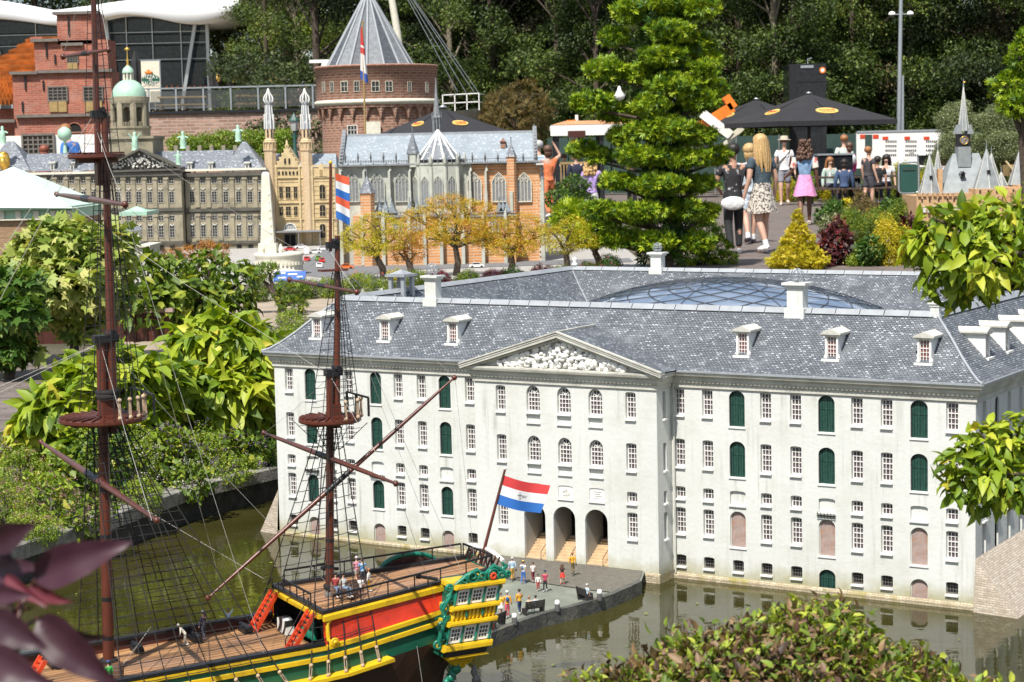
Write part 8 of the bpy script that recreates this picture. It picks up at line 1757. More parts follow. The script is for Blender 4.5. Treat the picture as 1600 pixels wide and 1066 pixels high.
o, U, k = frame_at(1420, 302, 38); bi = thing('rubbish_bin', 'dark green rubbish bin in a pale rounded steel frame', 'bin', o)
def rrect(w_, h, r_, n_=5): return [(cx+r_*math.cos(a), cz+r_*math.sin(a)) for cx, cz, a0 in ((w_/2-r_,r_,-PI/2),(w_/2-r_,h-r_,0),(-w_/2+r_,h-r_,PI/2),(-w_/2+r_,r_,PI)) for a in np.linspace(a0,a0+PI/2,n_)]
hh = 48*k; ww = 31*k; g = MB(); g.prism(rrect(ww*.86,hh*.9,.05), -.02, .30); part(g, 'body', M['bin_green'], bi, loc=(0,0,.02)); g = MB(); rp = rrect(ww,hh,.07); g.tube([(a,0,b2) for a,b2 in rp]+[(rp[0][0],0,rp[0][1])], .022, 6); part(g, 'frame', M['steel'], bi)
g = MB(); g.prism([(-ww*.33,hh*.74),(ww*.33,hh*.74),(ww*.22,hh*.84),(-ww*.22,hh*.84)], -.035, -.02); part(g, 'flap', M['mint'] if False else M['screen'], bi)
# ------------------------------------------------------------------ castle model
o, U, k = frame_at(1520, 345, 27); ca = thing('castle_building', 'small brick castle model with grey pointed turret roofs at the right', 'castle', o)
g = MB()
for x0, x1, y0, y1, ya, yb in ((1432,1500,306,360,0,1),(1500,1522,302,360,.05,1),(1520.5,1562,295,360,-.12,.5),(1562.3,1592,293,360,.0,.8),(1578,1660,300,360,-.2,.8),(1592,1660,289,360,.1,1)): wl(g, U, x0, x1, y0, y1, ya, yb)
part(g, 'wall', M['castle'], ca)
for x0, x1, y, ya in ((1432,1500,306,0),(1578,1640,300,-.2)):
    for x in np.arange(x0+1,x1-4,8): g = MB(); wl(g, U, x, x+4.5, y-4, y+1, ya-.03, ya+.06); part(g, 'merlon', M['castle'], ca)
for x in range(1434,1500,7): g = MB(); wl(g, U, x, x+4, 322, 332, -.05, 0); part(g, 'corbel', M['relief'], ca)
for x, y, ya in ((1440,316,0),(1452,316,0),(1466,315,0),(1480,315,0),(1490,315,0),(1527,302,-.12),(1540,302,-.12),(1553,302,-.12),(1570,301,0),(1582,301,0),(1565,312,0)): p = U(x,y); swin(ca, p[0], p[1], 2.6*k, 5*k, ya-.006, 'dark', 'castle', 1, 1)
def spire(px, w_, ytop, yb, y, n_=6, win=True):
    c = U(px,yb); t = U(px,ytop); r_ = w_/2*k; g = MB(); g.lathe([(r_,c[1]),(r_*.03,t[1])], n_, (c[0],y,0), 0, False, PI/n_); so_ = part(g, 'turret_roof', M['castle_roof'], ca)
    for q_ in range(n_): a = PI/n_+2*PI*q_/n_; g = MB(); g.tube([(c[0]+r_*math.cos(a),y+r_*math.sin(a),c[1]),(c[0],y,t[1])], .006, 4); part(g, 'hip', M['relief'], so_)
    g = MB(); g.tube([(c[0],y,t[1]-.02),(c[0],y,t[1]+.10)], [.008,.003], 5); part(g, 'finial', M['steel'], so_)
    if win:
        z_ = c[1]+(t[1]-c[1])*.42; g = MB(); g.box(c[0]-.022,c[0]+.022,y-r_*.72,y-r_*.4,z_-.02,z_+.03); part(g, 'dormer', M['dark_glass'], so_)
spire(1460,36,242,305,.35); spire(1484,26,235,303,.8); spire(1544,46,233,296,.15); spire(1563,34,240,294,.55); spire(1580,26,270,297,.6,6,False); spire(1606,40,230,290,.45)
g = MB(); a, b2, c, d = U(1478,304), U(1560,300), U(1545,240), U(1503,240); g.add([(a[0],.25,a[1]),(b2[0],.25,a[1]),(b2[0],1.1,a[1]),(a[0],1.1,a[1]),(d[0],.66,c[1]),(c[0],.66,c[1])], [(0,1,5,4),(1,2,5),(2,3,4,5),(3,0,4)]); part(g, 'main_roof', M['castle_roof'], ca)
g = MB(); c = U(1512,276); g.box(c[0]-.03,c[0]+.03,.34,.5,c[1]-.02,c[1]+.03); g.prism([(c[0]-.04,c[1]+.03),(c[0]+.04,c[1]+.03),(c[0],c[1]+.07)], .32, .5); part(g, 'dormer', M['dark_glass'], ca)
g = MB(); wl(g, U, 1508, 1528, 230, 262, .5, .72); part(g, 'clock_base', M['castle_roof'], ca)
g = MB(); wl(g, U, 1508, 1527, 209, 230, .52, .70); bl_ = part(g, 'belfry', M['black'], ca); c = U(1517,220); g = MB(); g.lathe([(7*k,0),(7*k,.012)], 20); part(g, 'clock_face', M['church_trim'], bl_, loc=(c[0],.52,c[1]), rot=(PI/2,0,0))
g = MB(); g.tube([(c[0]+6.2*k*math.cos(a),.502,c[1]+6.2*k*math.sin(a)) for a in np.linspace(0,2*PI,21)], .005, 4, cap=False); g.bar((c[0],.50,c[1]),(c[0]+3*k,.50,c[1]+3*k),.01,.01); g.bar((c[0],.50,c[1]),(c[0]-1*k,.50,c[1]-4*k),.01,.01); part(g, 'clock_hands', M['gold'], bl_)
spire(1518,17,134,205,.61,8,False)
for x in (1509,1527):
    g = MB(); a, t, b2 = U(x-5,210), U(x,195), U(x+5,210); g.prism([a,t,b2], .50, .72); part(g, 'gablet', M['castle_roof'], ca)
g = MB(); c = U(1518,128); g.blob((c[0],.61,c[1]), (.022,.01,.012), 0, 1); part(g, 'weathercock', M['gold'], ca)
g = MB(); wl(g, U, 1472, 1479, 265, 306, .3, .4); part(g, 'chimney', M['castle'], ca)
o, U, k = frame_at(1585, 270, 33); ob = thing('timber_crate_stack', 'ochre timber frame with crossed poles behind the castle', 'frame', o)
g = MB(); wl(g, U, 1578, 1612, 258, 275, 0, .5); part(g, 'board', M['ochre_wood'], ob)
for (x0,y0),(x1,y1) in (((1570,252),(1590,275)),((1600,252),(1580,275)),((1590,250),(1600,262))): p, q_ = U(x0,y0), U(x1,y1); g = MB(); g.bar((p[0],-.05,p[1]),(q_[0],-.05,q_[1]),.03,.03); part(g, 'pole', M['ochre'], ob)
# blue info panel by the bonsai
p = at(452,447,BZ); ip = thing('info_panel', 'tilted blue and white information panel beside the crossing yard', 'sign', p); g = MB(); g.add([(-.17,0,.06),(.17,0,.06),(.17,.14,.15),(-.17,.14,.15)], [(0,1,2,3)]); g.add([(-.17,0,.045),(.17,0,.045),(.17,.14,.135),(-.17,.14,.135)], [(3,2,1,0)]); part(g, 'panel', M['flag_blue'] if 'flag_blue' in M else M.setdefault('flag_blue', pmat('panel_blue', (.06,.14,.42), .4, .1, 10)), ip)
g = MB()
for x, y, w_ in ((-.12,.03,.08),(-.02,.08,.10),(.08,.04,.06),(-.10,.10,.05)): g.add([(x,y,.06+.643*y+.003),(x+w_,y,.06+.643*y+.003),(x+w_,y+.02,.06+.643*(y+.02)+.003),(x,y+.02,.06+.643*(y+.02)+.003)], [(0,1,2,3)])
part(g, 'white_print', M['white'], ip); g = MB(); g.bar((-.12,.07,-.02),(-.12,.07,.09),.02,.02); g.bar((.12,.07,-.02),(.12,.07,.09),.02,.02); part(g, 'legs', M['steel'], ip)
# ================================================================== people and little figures
_cm = {}
def cmat(col, rough=.8, pat=None):
    k = (tuple(col), rough, pat)
    if k not in _cm:
        if pat is None: _cm[k] = pmat('cloth', col, rough, .22, 14, .5, 26)
        else:
            m, t, b, N, K = nodes('patterned_cloth'); f = ramp(t, noise(t, pat[0], 3, 'Object', .6), [(pat[2], 0), (pat[2]+.05, 1)]); K(mixc(t, f, col, pat[1]), b.inputs['Base Color']); b.inputs['Roughness'].default_value = rough; _cm[k] = m
    return _cm[k]
SKIN = dict(fair=(.55,.33,.24), tan=(.42,.23,.15), brown=(.16,.075,.045)); HAIR = dict(blond=(.48,.31,.13), brown=(.10,.05,.03), dark=(.018,.014,.012), red=(.22,.06,.03), grey=(.45,.44,.42), ginger=(.30,.13,.05))
M.update({'skin_'+k: pmat('skin', v, .55, .08, 12) for k, v in SKIN.items()}); M.update({'hair_'+k: pmat('hair', v, .5, .35, 60, .5, 140) for k, v in HAIR.items()})
def skinmesh(name, V, E, RD_, m, parent, lv=2, root=0):
    me = bpy.data.meshes.new(name); me.from_pydata([tuple(v) for v in V], E, []); me.materials.append(m); o = obj(name, me, parent)
    sk = o.modifiers.new('Skin', 'SKIN'); sk.use_smooth_shade = True; sk.branch_smoothing = .6
    for i, r_ in enumerate(RD_):
        d = me.skin_vertices[0].data[i]; d.radius = r_ if hasattr(r_,'__len__') else (r_, r_); d.use_root = (i == root)
    ss = o.modifiers.new('Subsurf', 'SUBSURF'); ss.levels = lv; ss.render_levels = lv; return o
def chain(parts):
    """parts: dict name -> (position, radius, parent name)"""
    names = list(parts); idx = {n: i for i, n in enumerate(names)}
    return [parts[n][0] for n in names], [(idx[parts[n][2]], idx[n]) for n in names if parts[n][2]], [parts[n][1] for n in names]
def person(label, loc, h, rz, top=(.5,.5,.5), bottom=(.1,.1,.15), skin='fair', hair='brown', hstyle='short', sleeve=.45, legs='trousers', shoes=(.6,.6,.6), armL=None, armR=None, stride=.06, sit=False, lean=(0,0), hat=None, pat=None, bpat=None, detail=True, extra=None, name='person', cat='person', group=None, female=False, lift=0):
    t_ = thing(name, label, cat, loc, rz, group); V = lambda x, y, z: Vector((x*h, y*h, z*h)); lx, ly = lean
    pz = .52 if not sit else .30; sh = .81-.52+pz; P = {}
    L = lambda z: (z-pz)/.30
    def tor(x, y, z): q_ = L(z); return V(x+lx*q_, y+ly*q_, z)
    P['pelvis'] = (tor(0,0,pz), .070*h, None); P['belly'] = (tor(0,.0,pz+.11), .062*h, 'pelvis'); P['chest'] = (tor(0,.0,sh-.07), .070*h, 'belly'); P['neckb'] = (tor(0,-.002,sh+.012), .034*h, 'chest'); P['neck'] = (tor(0,.004,sh+.045), .027*h, 'neckb')
    P['jaw'] = (tor(0,.014,sh+.075), .038*h, 'neck'); P['skull'] = (tor(0,.006,sh+.125), .050*h, 'jaw'); P['crown'] = (tor(0,0,sh+.165), .036*h, 'skull')
    if detail: P['nose'] = (tor(0,.066,sh+.100), .009*h, 'jaw')
    for s_, nm in ((-1,'L'),(1,'R')):
        w_ = .052 if female else .046
        fw = stride*s_
        if sit: hp, kn, an, toe = V(s_*w_,.03,pz-.01), V(s_*.06,.24,pz+.0), V(s_*.062,.25,.05), V(s_*.07,.33,.022)
        else: hp, kn, an, toe = V(s_*w_,0,.47), V(s_*.054,fw*.55+.012,.275), V(s_*.052,fw-.012 - (.05 if fw < 0 else 0),.048 + (.025 if fw < -.03 else 0)), V(s_*.062,fw+.075 - (.04 if fw < 0 else 0),.018)
        P['hip'+nm] = (hp, .050*h, 'pelvis'); P['knee'+nm] = (kn, .033*h, 'hip'+nm); P['calf'+nm] = (kn.lerp(an,.32)+V(0,-.008,0), .032*h, 'knee'+nm); P['ankle'+nm] = (an, .018*h, 'calf'+nm); P['toe'+nm] = (toe, .015*h, 'ankle'+nm)
        arm = (armL if s_ < 0 else armR) or ((s_*.035,-.01,-.165),(s_*.02,.045,-.15)); sp = tor(s_*(.098 if female else .108),0,sh-.012); el = sp + V(*arm[0]); wr = el + V(*arm[1]); d = (wr-el).normalized()
        P['sh'+nm] = (sp, .034*h, 'chest'); P['elbow'+nm] = (el, .023*h, 'sh'+nm); P['wrist'+nm] = (wr, .0155*h, 'elbow'+nm); P['palm'+nm] = (wr+d*.035*h, .017*h, 'wrist'+nm)
        if detail:
            sd = d.cross(Vector((0,0,1))); sd = sd.normalized() if sd.length > .1 else Vector((1,0,0)); f2 = Vector((0,1,0)) if abs(d.y) < .7 else Vector((0,0,1)); f2 = (f2 - d*f2.dot(d)).normalized(); cr2 = d.cross(f2)
            for q_, (o_, l_) in enumerate(((-.013,.030),(-.0045,.036),(.004,.034),(.012,.026))):
                b_ = wr + d*.045*h + f2*o_*h; P[f'f{q_}{nm}'] = (b_+d*l_*.55*h, .0058*h, 'palm'+nm); P[f'g{q_}{nm}'] = (b_+d*l_*h*.9+cr2*.010*h, .0046*h, f'f{q_}{nm}')
            P['th'+nm] = (wr+d*.030*h+f2*.026*h, .0062*h, 'palm'+nm); P['ti'+nm] = (wr+d*.048*h+f2*.034*h, .005*h, 'th'+nm)
    lv = 2 if detail else 1
    skinmesh('body', *chain(P), M['skin_'+skin], t_, lv)
    g_ = 1.0; Q = {}
    Q['belly'] = (P['belly'][0], .084*h, None); Q['waist'] = (P['pelvis'][0]+V(0,0,.012), .088*h, 'belly'); Q['hem'] = (P['pelvis'][0]-V(0,0,.014), .086*h, 'waist'); Q['chest'] = (P['chest'][0], .092*h, 'belly'); Q['nb'] = (P['neckb'][0]-V(0,0,.012), .040*h, 'chest')
    for nm in 'LR':
        sp, el, wr = P['sh'+nm][0], P['elbow'+nm][0], P['wrist'+nm][0]; Q['s'+nm] = (sp, .048*h, 'chest')
        if sleeve <= 1: Q['e'+nm] = (sp.lerp(el, max(.3,sleeve*1.3)), .037*h, 's'+nm)
        else: Q['e'+nm] = (el, .033*h, 's'+nm); Q['w'+nm] = (el.lerp(wr,.92), .026*h, 'e'+nm)
    skinmesh('shirt', *chain(Q), cmat(top, .85, pat), t_, lv)
    if legs in ('trousers','shorts'):
        Q = {'p': (P['pelvis'][0], .082*h, None), 'w': (P['pelvis'][0]+V(0,0,.07), .074*h, 'p')}
        for nm in 'LR':
            hp, kn, an = P['hip'+nm][0], P['knee'+nm][0], P['ankle'+nm][0]; Q['h'+nm] = (hp, .062*h, 'p')
            if legs == 'trousers': Q['k'+nm] = (kn, .041*h, 'h'+nm); Q['a'+nm] = (an+V(0,0,.01), .031*h, 'k'+nm)
            else: Q['k'+nm] = (hp.lerp(kn,.78), .052*h, 'h'+nm)
        skinmesh(legs, *chain(Q), cmat(bottom, .85, bpat), t_, lv)
    else:
        g = MB(); n_ = 28; rows = []; zt2, zb2 = pz+.075, (.345 if not sit else .25)
        for i in range(6):
            u = i/5; r_ = .068+.062*u
            for j in range(n_): a = 2*PI*j/n_; q_ = r_*(1+.07*u*math.sin(a*7+u)); rows.append(((q_*1.05*math.cos(a))*h, (q_*math.sin(a)+.01*u)*h, (zt2+(zb2-zt2)*u + .006*u*math.sin(a*3))*h))
        g.add(rows, [(i*n_+j,i*n_+(j+1)%n_,(i+1)*n_+(j+1)%n_,(i+1)*n_+j) for i in range(5) for j in range(n_)], 0, True); part(g, 'skirt', cmat(bottom, .85, bpat), t_)
    for nm in 'LR':
        an, toe = P['ankle'+nm][0], P['toe'+nm][0]; d = Vector((toe.x-an.x, toe.y-an.y, 0)).normalized(); g = MB(); b_ = Vector((an.x,an.y,max(.016*h,an.z-.028*h)))
        g.tube([b_-d*.028*h+V(0,0,.004), b_-d*.01*h+V(0,0,.010), b_+d*.03*h+V(0,0,.004), b_+d*.07*h-V(0,0,.002), b_+d*.098*h-V(0,0,.004)], [.018*h,.027*h,.026*h,.022*h,.010*h], 8); part(g, 'shoe', cmat(shoes, .5), t_)
    hc = P['skull'][0]; hm = M['hair_'+hair]; g = MB()
    if hstyle == 'short': g.blob(hc+V(0,-.014,.020), (.064*h,.064*h,.058*h), 0, 3, .12, 12, 9)
    elif hstyle == 'curly':
        rr_ = random.Random(int(h*1000))
        for q_ in range(110 if detail else 12): a = rr_.uniform(0,2*PI); z_ = rr_.uniform(-.17,.062); r_ = (.062+.03*min(1,max(0,-z_*9)))*rr_.uniform(.7,1.05); y_ = -abs(math.sin(a))*r_*.85 if z_ < .01 else math.sin(a)*r_*.8-.012; g.blob(hc+V(math.cos(a)*r_,y_-.008,z_), .021*h*rr_.uniform(.8,1.3), 0, q_, .6, 6, 5)
    elif hstyle == 'long':
        g.blob(hc+V(0,-.012,.018), (.065*h,.065*h,.058*h), 0, 3, .08, 12, 9)
        for q_ in range(11): a = PI*(1.02+.96*q_/10); x_, y_ = .062*math.cos(a), .058*math.sin(a)-.010; w2 = math.sin(q_*3.7)*.012; g.tube([hc+V(x_*.9,y_,.02), hc+V(x_*1.05,y_-.008,-.06), hc+V(x_*1.15+w2*.6,y_-.022,-.16), hc+V(x_*.9+w2,y_-.028,-.25)], [.018*h,.020*h,.017*h,.005*h], 6)
    elif hstyle == 'bob':
        g.blob(hc+V(0,-.014,.014), (.068*h,.066*h,.062*h), 0, 3, .12, 12, 9); g.blob(hc+V(0,-.028,-.045), (.060*h,.042*h,.055*h), 0, 5, .25, 10, 8)
    part(g, 'hair', hm, t_)
    if hat:
        g = MB(); g.lathe([(.098*h,-.004*h),(.096*h,.004*h),(.058*h,.010*h),(.056*h,.045*h),(.040*h,.058*h),(0,.06*h)] if hat[1] == 'brim' else [(.057*h,-.01*h),(.056*h,.03*h),(.036*h,.05*h),(0,.054*h)], 20, hc+V(0,-.004,.030)); part(g, 'hat', cmat(hat[0], .8), t_)
    elif detail and hstyle != 'none':
        for s_ in (-1,1): g = MB(); g.blob(P['skull'][0]+V(s_*.019,.047,-.012), (.0065*h,.004*h,.005*h), 0, 1, 0, 6, 5); part(g, 'eye', M['black'], t_)
    for e_ in (extra or []): e_(t_, P, V)
    return t_
def bag_strap(col):
    def f(t_, P, V): c = P['chest'][0]; g = MB(); g.tube([c+V(-.09,.02,.07), c+V(-.05,.078,.02), c+V(.03,.080,-.06), c+V(.09,.04,-.13)], .008*P['skull'][1]/.05, 6); part(g, 'bag_strap', cmat(col), t_); g = MB(); g.blob(c+V(.105,.02,-.17), V(.028,.04,.045), 0, 2, .1); part(g, 'bag', cmat(col), t_)
    return f
def waist_cloth(col, white=False):
    def f(t_, P, V):
        c = P['pelvis'][0]; g = MB(); n_ = 20; rows = []
        for i in range(4):
            u = i/3
            for j in range(n_): a = 2*PI*j/n_; r_ = .080+.014*u*(1+.3*math.sin(a*5)); rows.append(c+V(r_*math.cos(a), r_*math.sin(a), .05-.12*u*(1 if math.sin(a) < .2 else .3)))
        g.add(rows, [(i*n_+j,i*n_+(j+1)%n_,(i+1)*n_+(j+1)%n_,(i+1)*n_+j) for i in range(3) for j in range(n_)], 0, True); part(g, 'tied_jacket', cmat(col), t_)
        if white: g = MB(); g.blob(c+V(-.03,-.095,-.055), V(.115,.022,.062), 0, 2, .04, 16, 10); part(g, 'white_hood', cmat((.75,.75,.74)), t_)
    return f
def backpack(col):
    def f(t_, P, V): c = P['chest'][0]; g = MB(); g.blob(c+V(0,-.095,-.03), V(.065,.042,.09), 0, 2, .05, 10, 8); part(g, 'backpack', cmat(col), t_)
    return f
def hold(col, nm='R', r_=.03):
    def f(t_, P, V): c = P['palm'+nm][0]; g = MB(); g.box(c.x-r_*V(1,0,0).x, c.x+r_*V(1,0,0).x, c.y-.015*V(1,0,0).x, c.y+.015*V(1,0,0).x, c.z-r_*2.6*V(1,0,0).x, c.z); part(g, 'bag', cmat(col), t_)
    return f
def sleeves(col):
    def f(t_, P, V):
        for nm in 'LR': a, b2 = P['sh'+nm][0], P['elbow'+nm][0]; g = MB(); g.tube([a.lerp(b2,.05), a.lerp(b2,.35), a.lerp(b2,.75)], [V(.044,0,0).x,V(.046,0,0).x,V(.042,0,0).x], 10); part(g, 'sleeve', cmat(col, .8, (9,(.6,.12,.10),.5)), t_)
    return f
def socks(col):
    def f(t_, P, V):
        for nm in 'LR': a, b2 = P['ankle'+nm][0], P['calf'+nm][0]; g = MB(); g.tube([a-V(0,0,.012), a.lerp(b2,.32)], [V(.025,0,0).x]*2, 8); part(g, 'sock', cmat(col), t_)
    return f
def stand(px, py, pt, label, facing, **kw):
    o = at(px, py, BZ+.006); h = (py-pt)*o.y/F/.985; return person(label, o, h, facing, **kw)
up_arm = ((.10,.03,.06),(-.06,.03,.13))
stand(1192,396,214,'teenage girl with long blond hair, slate blue shirt and patterned skirt, seen from behind', .55, top=(.055,.085,.105), bottom=(.55,.50,.43), bpat=(38,(.06,.05,.05),.5), legs='skirt', hair='blond', hstyle='long', shoes=(.78,.78,.78), female=True, stride=.05, lean=(0,.02), armR=((.05,-.02,-.17),(.02,.05,-.15)), extra=[socks((.7,.7,.7))])
stand(1147,397,228,'boy in black tie-dye shirt with dark jacket and white hood tied at the waist', .15, top=(.025,.024,.027), pat=(16,(.45,.43,.45),.60), bottom=(.02,.02,.022), skin='tan', hair='dark', shoes=(.30,.30,.30), stride=.03, armL=((-.05,.02,-.16),(.06,.10,-.06)), armR=((.05,.02,-.16),(-.05,.10,-.05)), extra=[waist_cloth((.02,.02,.022), True)])
stand(1172,381,228,'blond child in blue and white shorts walking between the boy and the teenage girl', .1, top=(.45,.52,.58), bottom=(.35,.42,.52), bpat=(26,(.7,.7,.7),.52), legs='shorts', hair='blond', hstyle='bob', shoes=(.05,.04,.05), stride=.09, extra=[socks((.75,.75,.75))])
stand(1258,352,222,'girl with big dark curls, denim waistcoat and pink skirt, seen from behind', -.1, top=(.21,.33,.50), bottom=(.74,.30,.52), skin='brown', hair='brown', hstyle='curly', legs='skirt', female=True, shoes=(.6,.5,.45), stride=.07, sleeve=.3, armL=((-.05,.02,-.16),(-.06,.10,-.06)), extra=[sleeves((.72,.66,.58))])
stand(1226,321,217,'woman in sun hat, white shirt and grey shorts walking towards the camera', PI-.1, top=(.74,.73,.73), bottom=(.24,.24,.27), legs='shorts', hair='brown', hstyle='short', hat=((.42,.36,.27),'brim'), shoes=(.55,.48,.40), female=True, stride=.06, extra=[bag_strap((.10,.08,.07))])
def seat(px, ytop, Y, hgt, label, facing, seated=True, **kw):
    x = atY(px, 300, Y).x; z = BZ + (.0 if not seated else .04)
    p = Vector((x, Y, z)); zt2 = atY(px, ytop, Y).z
    h = (zt2-z)/(.985 if not seated else .765); return person(label, p, h, facing, sit=seated, **kw)
seat(1357,231,40.5,0,'boy in charcoal shirt and shorts standing sideways before the picnic tables', -1.0, False, top=(.055,.05,.055), bottom=(.06,.058,.07), legs='shorts', hair='ginger', shoes=(.5,.5,.5), armL=((-.03,-.01,-.17),(-.01,.04,-.15)), stride=.05)
seat(1319,250,41.85,0,'dark haired person in blue jacket sitting with their back turned at the left table', .0, True, top=(.05,.085,.17), sleeve=2, bottom=(.04,.045,.07), hair='dark', hstyle='bob')
seat(1297,247,43.2,0,'girl with brown hair in pale green top sitting at the left table', PI+.3, True, top=(.42,.52,.46), sleeve=2, hair='ginger', hstyle='long', female=True)
seat(1327,224,45.0,0,'woman in pink cardigan with white backpack behind the left table', .6, False, top=(.62,.07,.27), sleeve=2, hair='brown', hstyle='bob', female=True, extra=[backpack((.6,.62,.62))])
seat(1319,213,46.0,0,'man in pale hooded top standing behind the woman in pink', .3, False, top=(.55,.60,.56), sleeve=2, hair='ginger', bottom=(.12,.13,.15))
seat(1371,246,41.9,0,'person in black top sitting with their back turned at the right table', .1, True, top=(.018,.018,.02), sleeve=.5, bottom=(.02,.02,.025), hair='dark', hstyle='short', skin='tan')
seat(1385,243,43.2,0,'dark haired woman in white shirt sitting at the right table, facing the camera', PI-.3, True, top=(.68,.66,.66), sleeve=.5, hair='dark', hstyle='long', female=True, armR=((.06,.08,-.12),(-.06,.12,.02)))
seat(1470,246,41,0,'curly haired child in white shirt behind the left castle turrets', PI, False, top=(.68,.68,.70), hair='ginger', hstyle='curly', skin='tan')
seat(1498,234,40,0,'person with ginger hair in white top behind the castle roof', PI-.5, False, top=(.68,.66,.64), hair='ginger', hstyle='bob')
seat(857,229,38,0,'woman in apricot overalls shading her eyes beside the church corner', .4, False, top=(.72,.20,.08), bottom=(.72,.20,.08), sleeve=.35, hair='brown', hstyle='bob', female=True, armR=up_arm)
seat(843,222,39.5,0,'man in light blue shirt partly hidden by the woman in apricot', .2, False, top=(.40,.55,.68), hair='grey', bottom=(.5,.5,.5))
seat(924,246,31.5,0,'woman with blond curls in lilac hooded top beside the tall conifer', -.4, False, top=(.40,.28,.58), sleeve=2, bottom=(.6,.58,.56), hair='blond', hstyle='curly', female=True, armR=((.05,.06,-.12),(-.06,.08,.08)))
seat(901,240,42,0,'person in dark navy top standing at the kiosk', .2, False, top=(.02,.025,.05), sleeve=2, hair='dark', bottom=(.03,.03,.04))
seat(882,242,45,0,'man in dark clothes inside the kiosk', PI, False, top=(.05,.05,.06), hair='brown', bottom=(.03,.03,.04))
seat(126,196,46,0,'person in bright blue top bending forward before the red brick house', 1.2, False, top=(.05,.16,.46), sleeve=2, hair='ginger', hstyle='bob', lean=(0,.12), bottom=(.6,.6,.62))
seat(72,229,44,0,'red haired person behind the palace roof at the far left', .3, False, top=(.4,.1,.12), hair='red', hstyle='bob')
def mini(px, py, hpx, z, label, facing=0, **kw):
    o = at(px, py, z); kw.setdefault('detail', False); return person(label, o, hpx*o.y/F/.97, facing, name='figurine', cat='figurine', group=kw.pop('group', 'figurines on the jetty'), **kw)
J = JZ+.003
mini(801,907,37,J,'figurine in light blue shirt and mustard trousers with a dark bag, leftmost on the jetty',.2,top=(.42,.56,.66),bottom=(.50,.27,.03),hair='grey',sleeve=2,shoes=(.1,.06,.04),extra=[hold((.03,.03,.03))])
mini(818,911,35,J,'figurine in white top, blue trousers and yellow hat on the jetty',-.5,top=(.66,.68,.64),bottom=(.05,.15,.48),hair='brown',hat=((.75,.55,.08),'cap'),shoes=(.1,.2,.6),extra=[backpack((.15,.22,.36))])
mini(833,909,31,J,'figurine in white shirt and maroon trousers at the steps',.5,top=(.7,.66,.64),bottom=(.20,.03,.04),hair='brown',shoes=(.6,.5,.45))
mini(841,923,26,J,'small child figurine in white top and red trousers',PI,top=(.72,.68,.64),bottom=(.45,.04,.05),hair='dark',sleeve=2)
mini(852,924,33,J,'figurine in crimson top and black trousers holding the child company',PI-.3,top=(.42,.04,.09),bottom=(.02,.02,.025),hair='dark',skin='tan',hat=((.03,.04,.12),'cap'))
mini(879,913,32,J,'figurine in black top, red skirt and red shoes before the middle arch',-.4,top=(.03,.03,.03),bottom=(.6,.05,.03),legs='skirt',hair='brown',hstyle='long',shoes=(.6,.06,.04),female=True)
pz7 = at(895,897,JZ+.012); mini(895,897,34,JZ+.011,'figurine in mustard coat on the steps of the middle arch',.1,top=(.62,.32,.02),bottom=(.16,.12,.05),sleeve=2,hair='ginger',shoes=(.03,.03,.03),extra=[hold((.05,.03,.02))])
mini(793,965,42,J,'figurine with white hair, orange jacket, pink trousers and blue backpack',.1,top=(.72,.32,.03),bottom=(.62,.09,.13),sleeve=2,hair='grey',hat=((.75,.75,.74),'cap'),extra=[backpack((.02,.16,.35))])
mini(812,959,39,J,'figurine in mustard jacket and navy trousers beside the front bench',.5,top=(.66,.34,.02),bottom=(.03,.05,.12),sleeve=2,hair='dark',armR=((.05,.05,-.12),(.04,.10,-.06)))
mini(783,962,36,J,'figurine in yellow top and white skirt next to the ship\'s carved stern',PI+.4,top=(.75,.55,.05),bottom=(.65,.63,.6),legs='skirt',hair='brown',female=True)
M['bench'] = pmat('bench_dark', (.035,.03,.028), .6, .25, 30)
def bench(px, py, rz, label, k=1.):
    o = at(px, py, J); t_ = thing('bench', label, 'bench', o, rz, 'dark benches on the jetty'); w_ = .036*k
    for i in range(4): g = MB(); g.box(-w_,w_,-.010+.006*i,-.0055+.006*i,.0165,.0185); part(g, 'slat', M['bench'], t_)
    for i in range(4): g = MB(); z = .021+.006*i; y = -.013-.0012*i; g.box(-w_,w_,y-.001,y+.001,z,z+.0048); part(g, 'back_slat', M['bench'], t_)
    for s_ in (-1,1): g = MB(); g.prism([(-.014,0),(.014,0),(.012,.016),(-.010,.0165),(-.018,.046),(-.021,.045)], s_*w_*.9-.002, s_*w_*.9+.002, 0, 'x'); part(g, 'side_frame', M['bench'], t_)
    return o, t_
def seated_on(o, rz, dx, label, **kw):
    d = Vector((math.cos(rz),math.sin(rz),0))*dx + Vector((-math.sin(rz),math.cos(rz),0))*.004; return person(label, o+d+Vector((0,0,.0005)), .072, rz, sit=True, detail=False, name='figurine', cat='figurine', group='figurines on the jetty', **kw)
r1 = R(28); o, _ = bench(833,958,r1,'dark bench at the jetty edge with two seated figurines'); seated_on(o,r1,-.012,'figurine in cream top seated at the left of the front bench',top=(.62,.50,.38),bottom=(.5,.42,.33),sleeve=2,hair='ginger'); seated_on(o,r1,.012,'figurine in pale grey top seated at the right of the front bench',top=(.52,.55,.60),sleeve=2,hair='dark')
r2 = R(-60); o, _ = bench(915,938,r2,'dark bench near the far bollard with one seated figurine',.8); seated_on(o,r2,.005,'figurine in light blue shirt sitting alone on the far bench',top=(.45,.60,.70),bottom=(.02,.02,.025),sleeve=.6,hair='grey')
r3 = R(60); bench(776,978,r3,'dark bench half hidden by the ship\'s carved stern',.9)
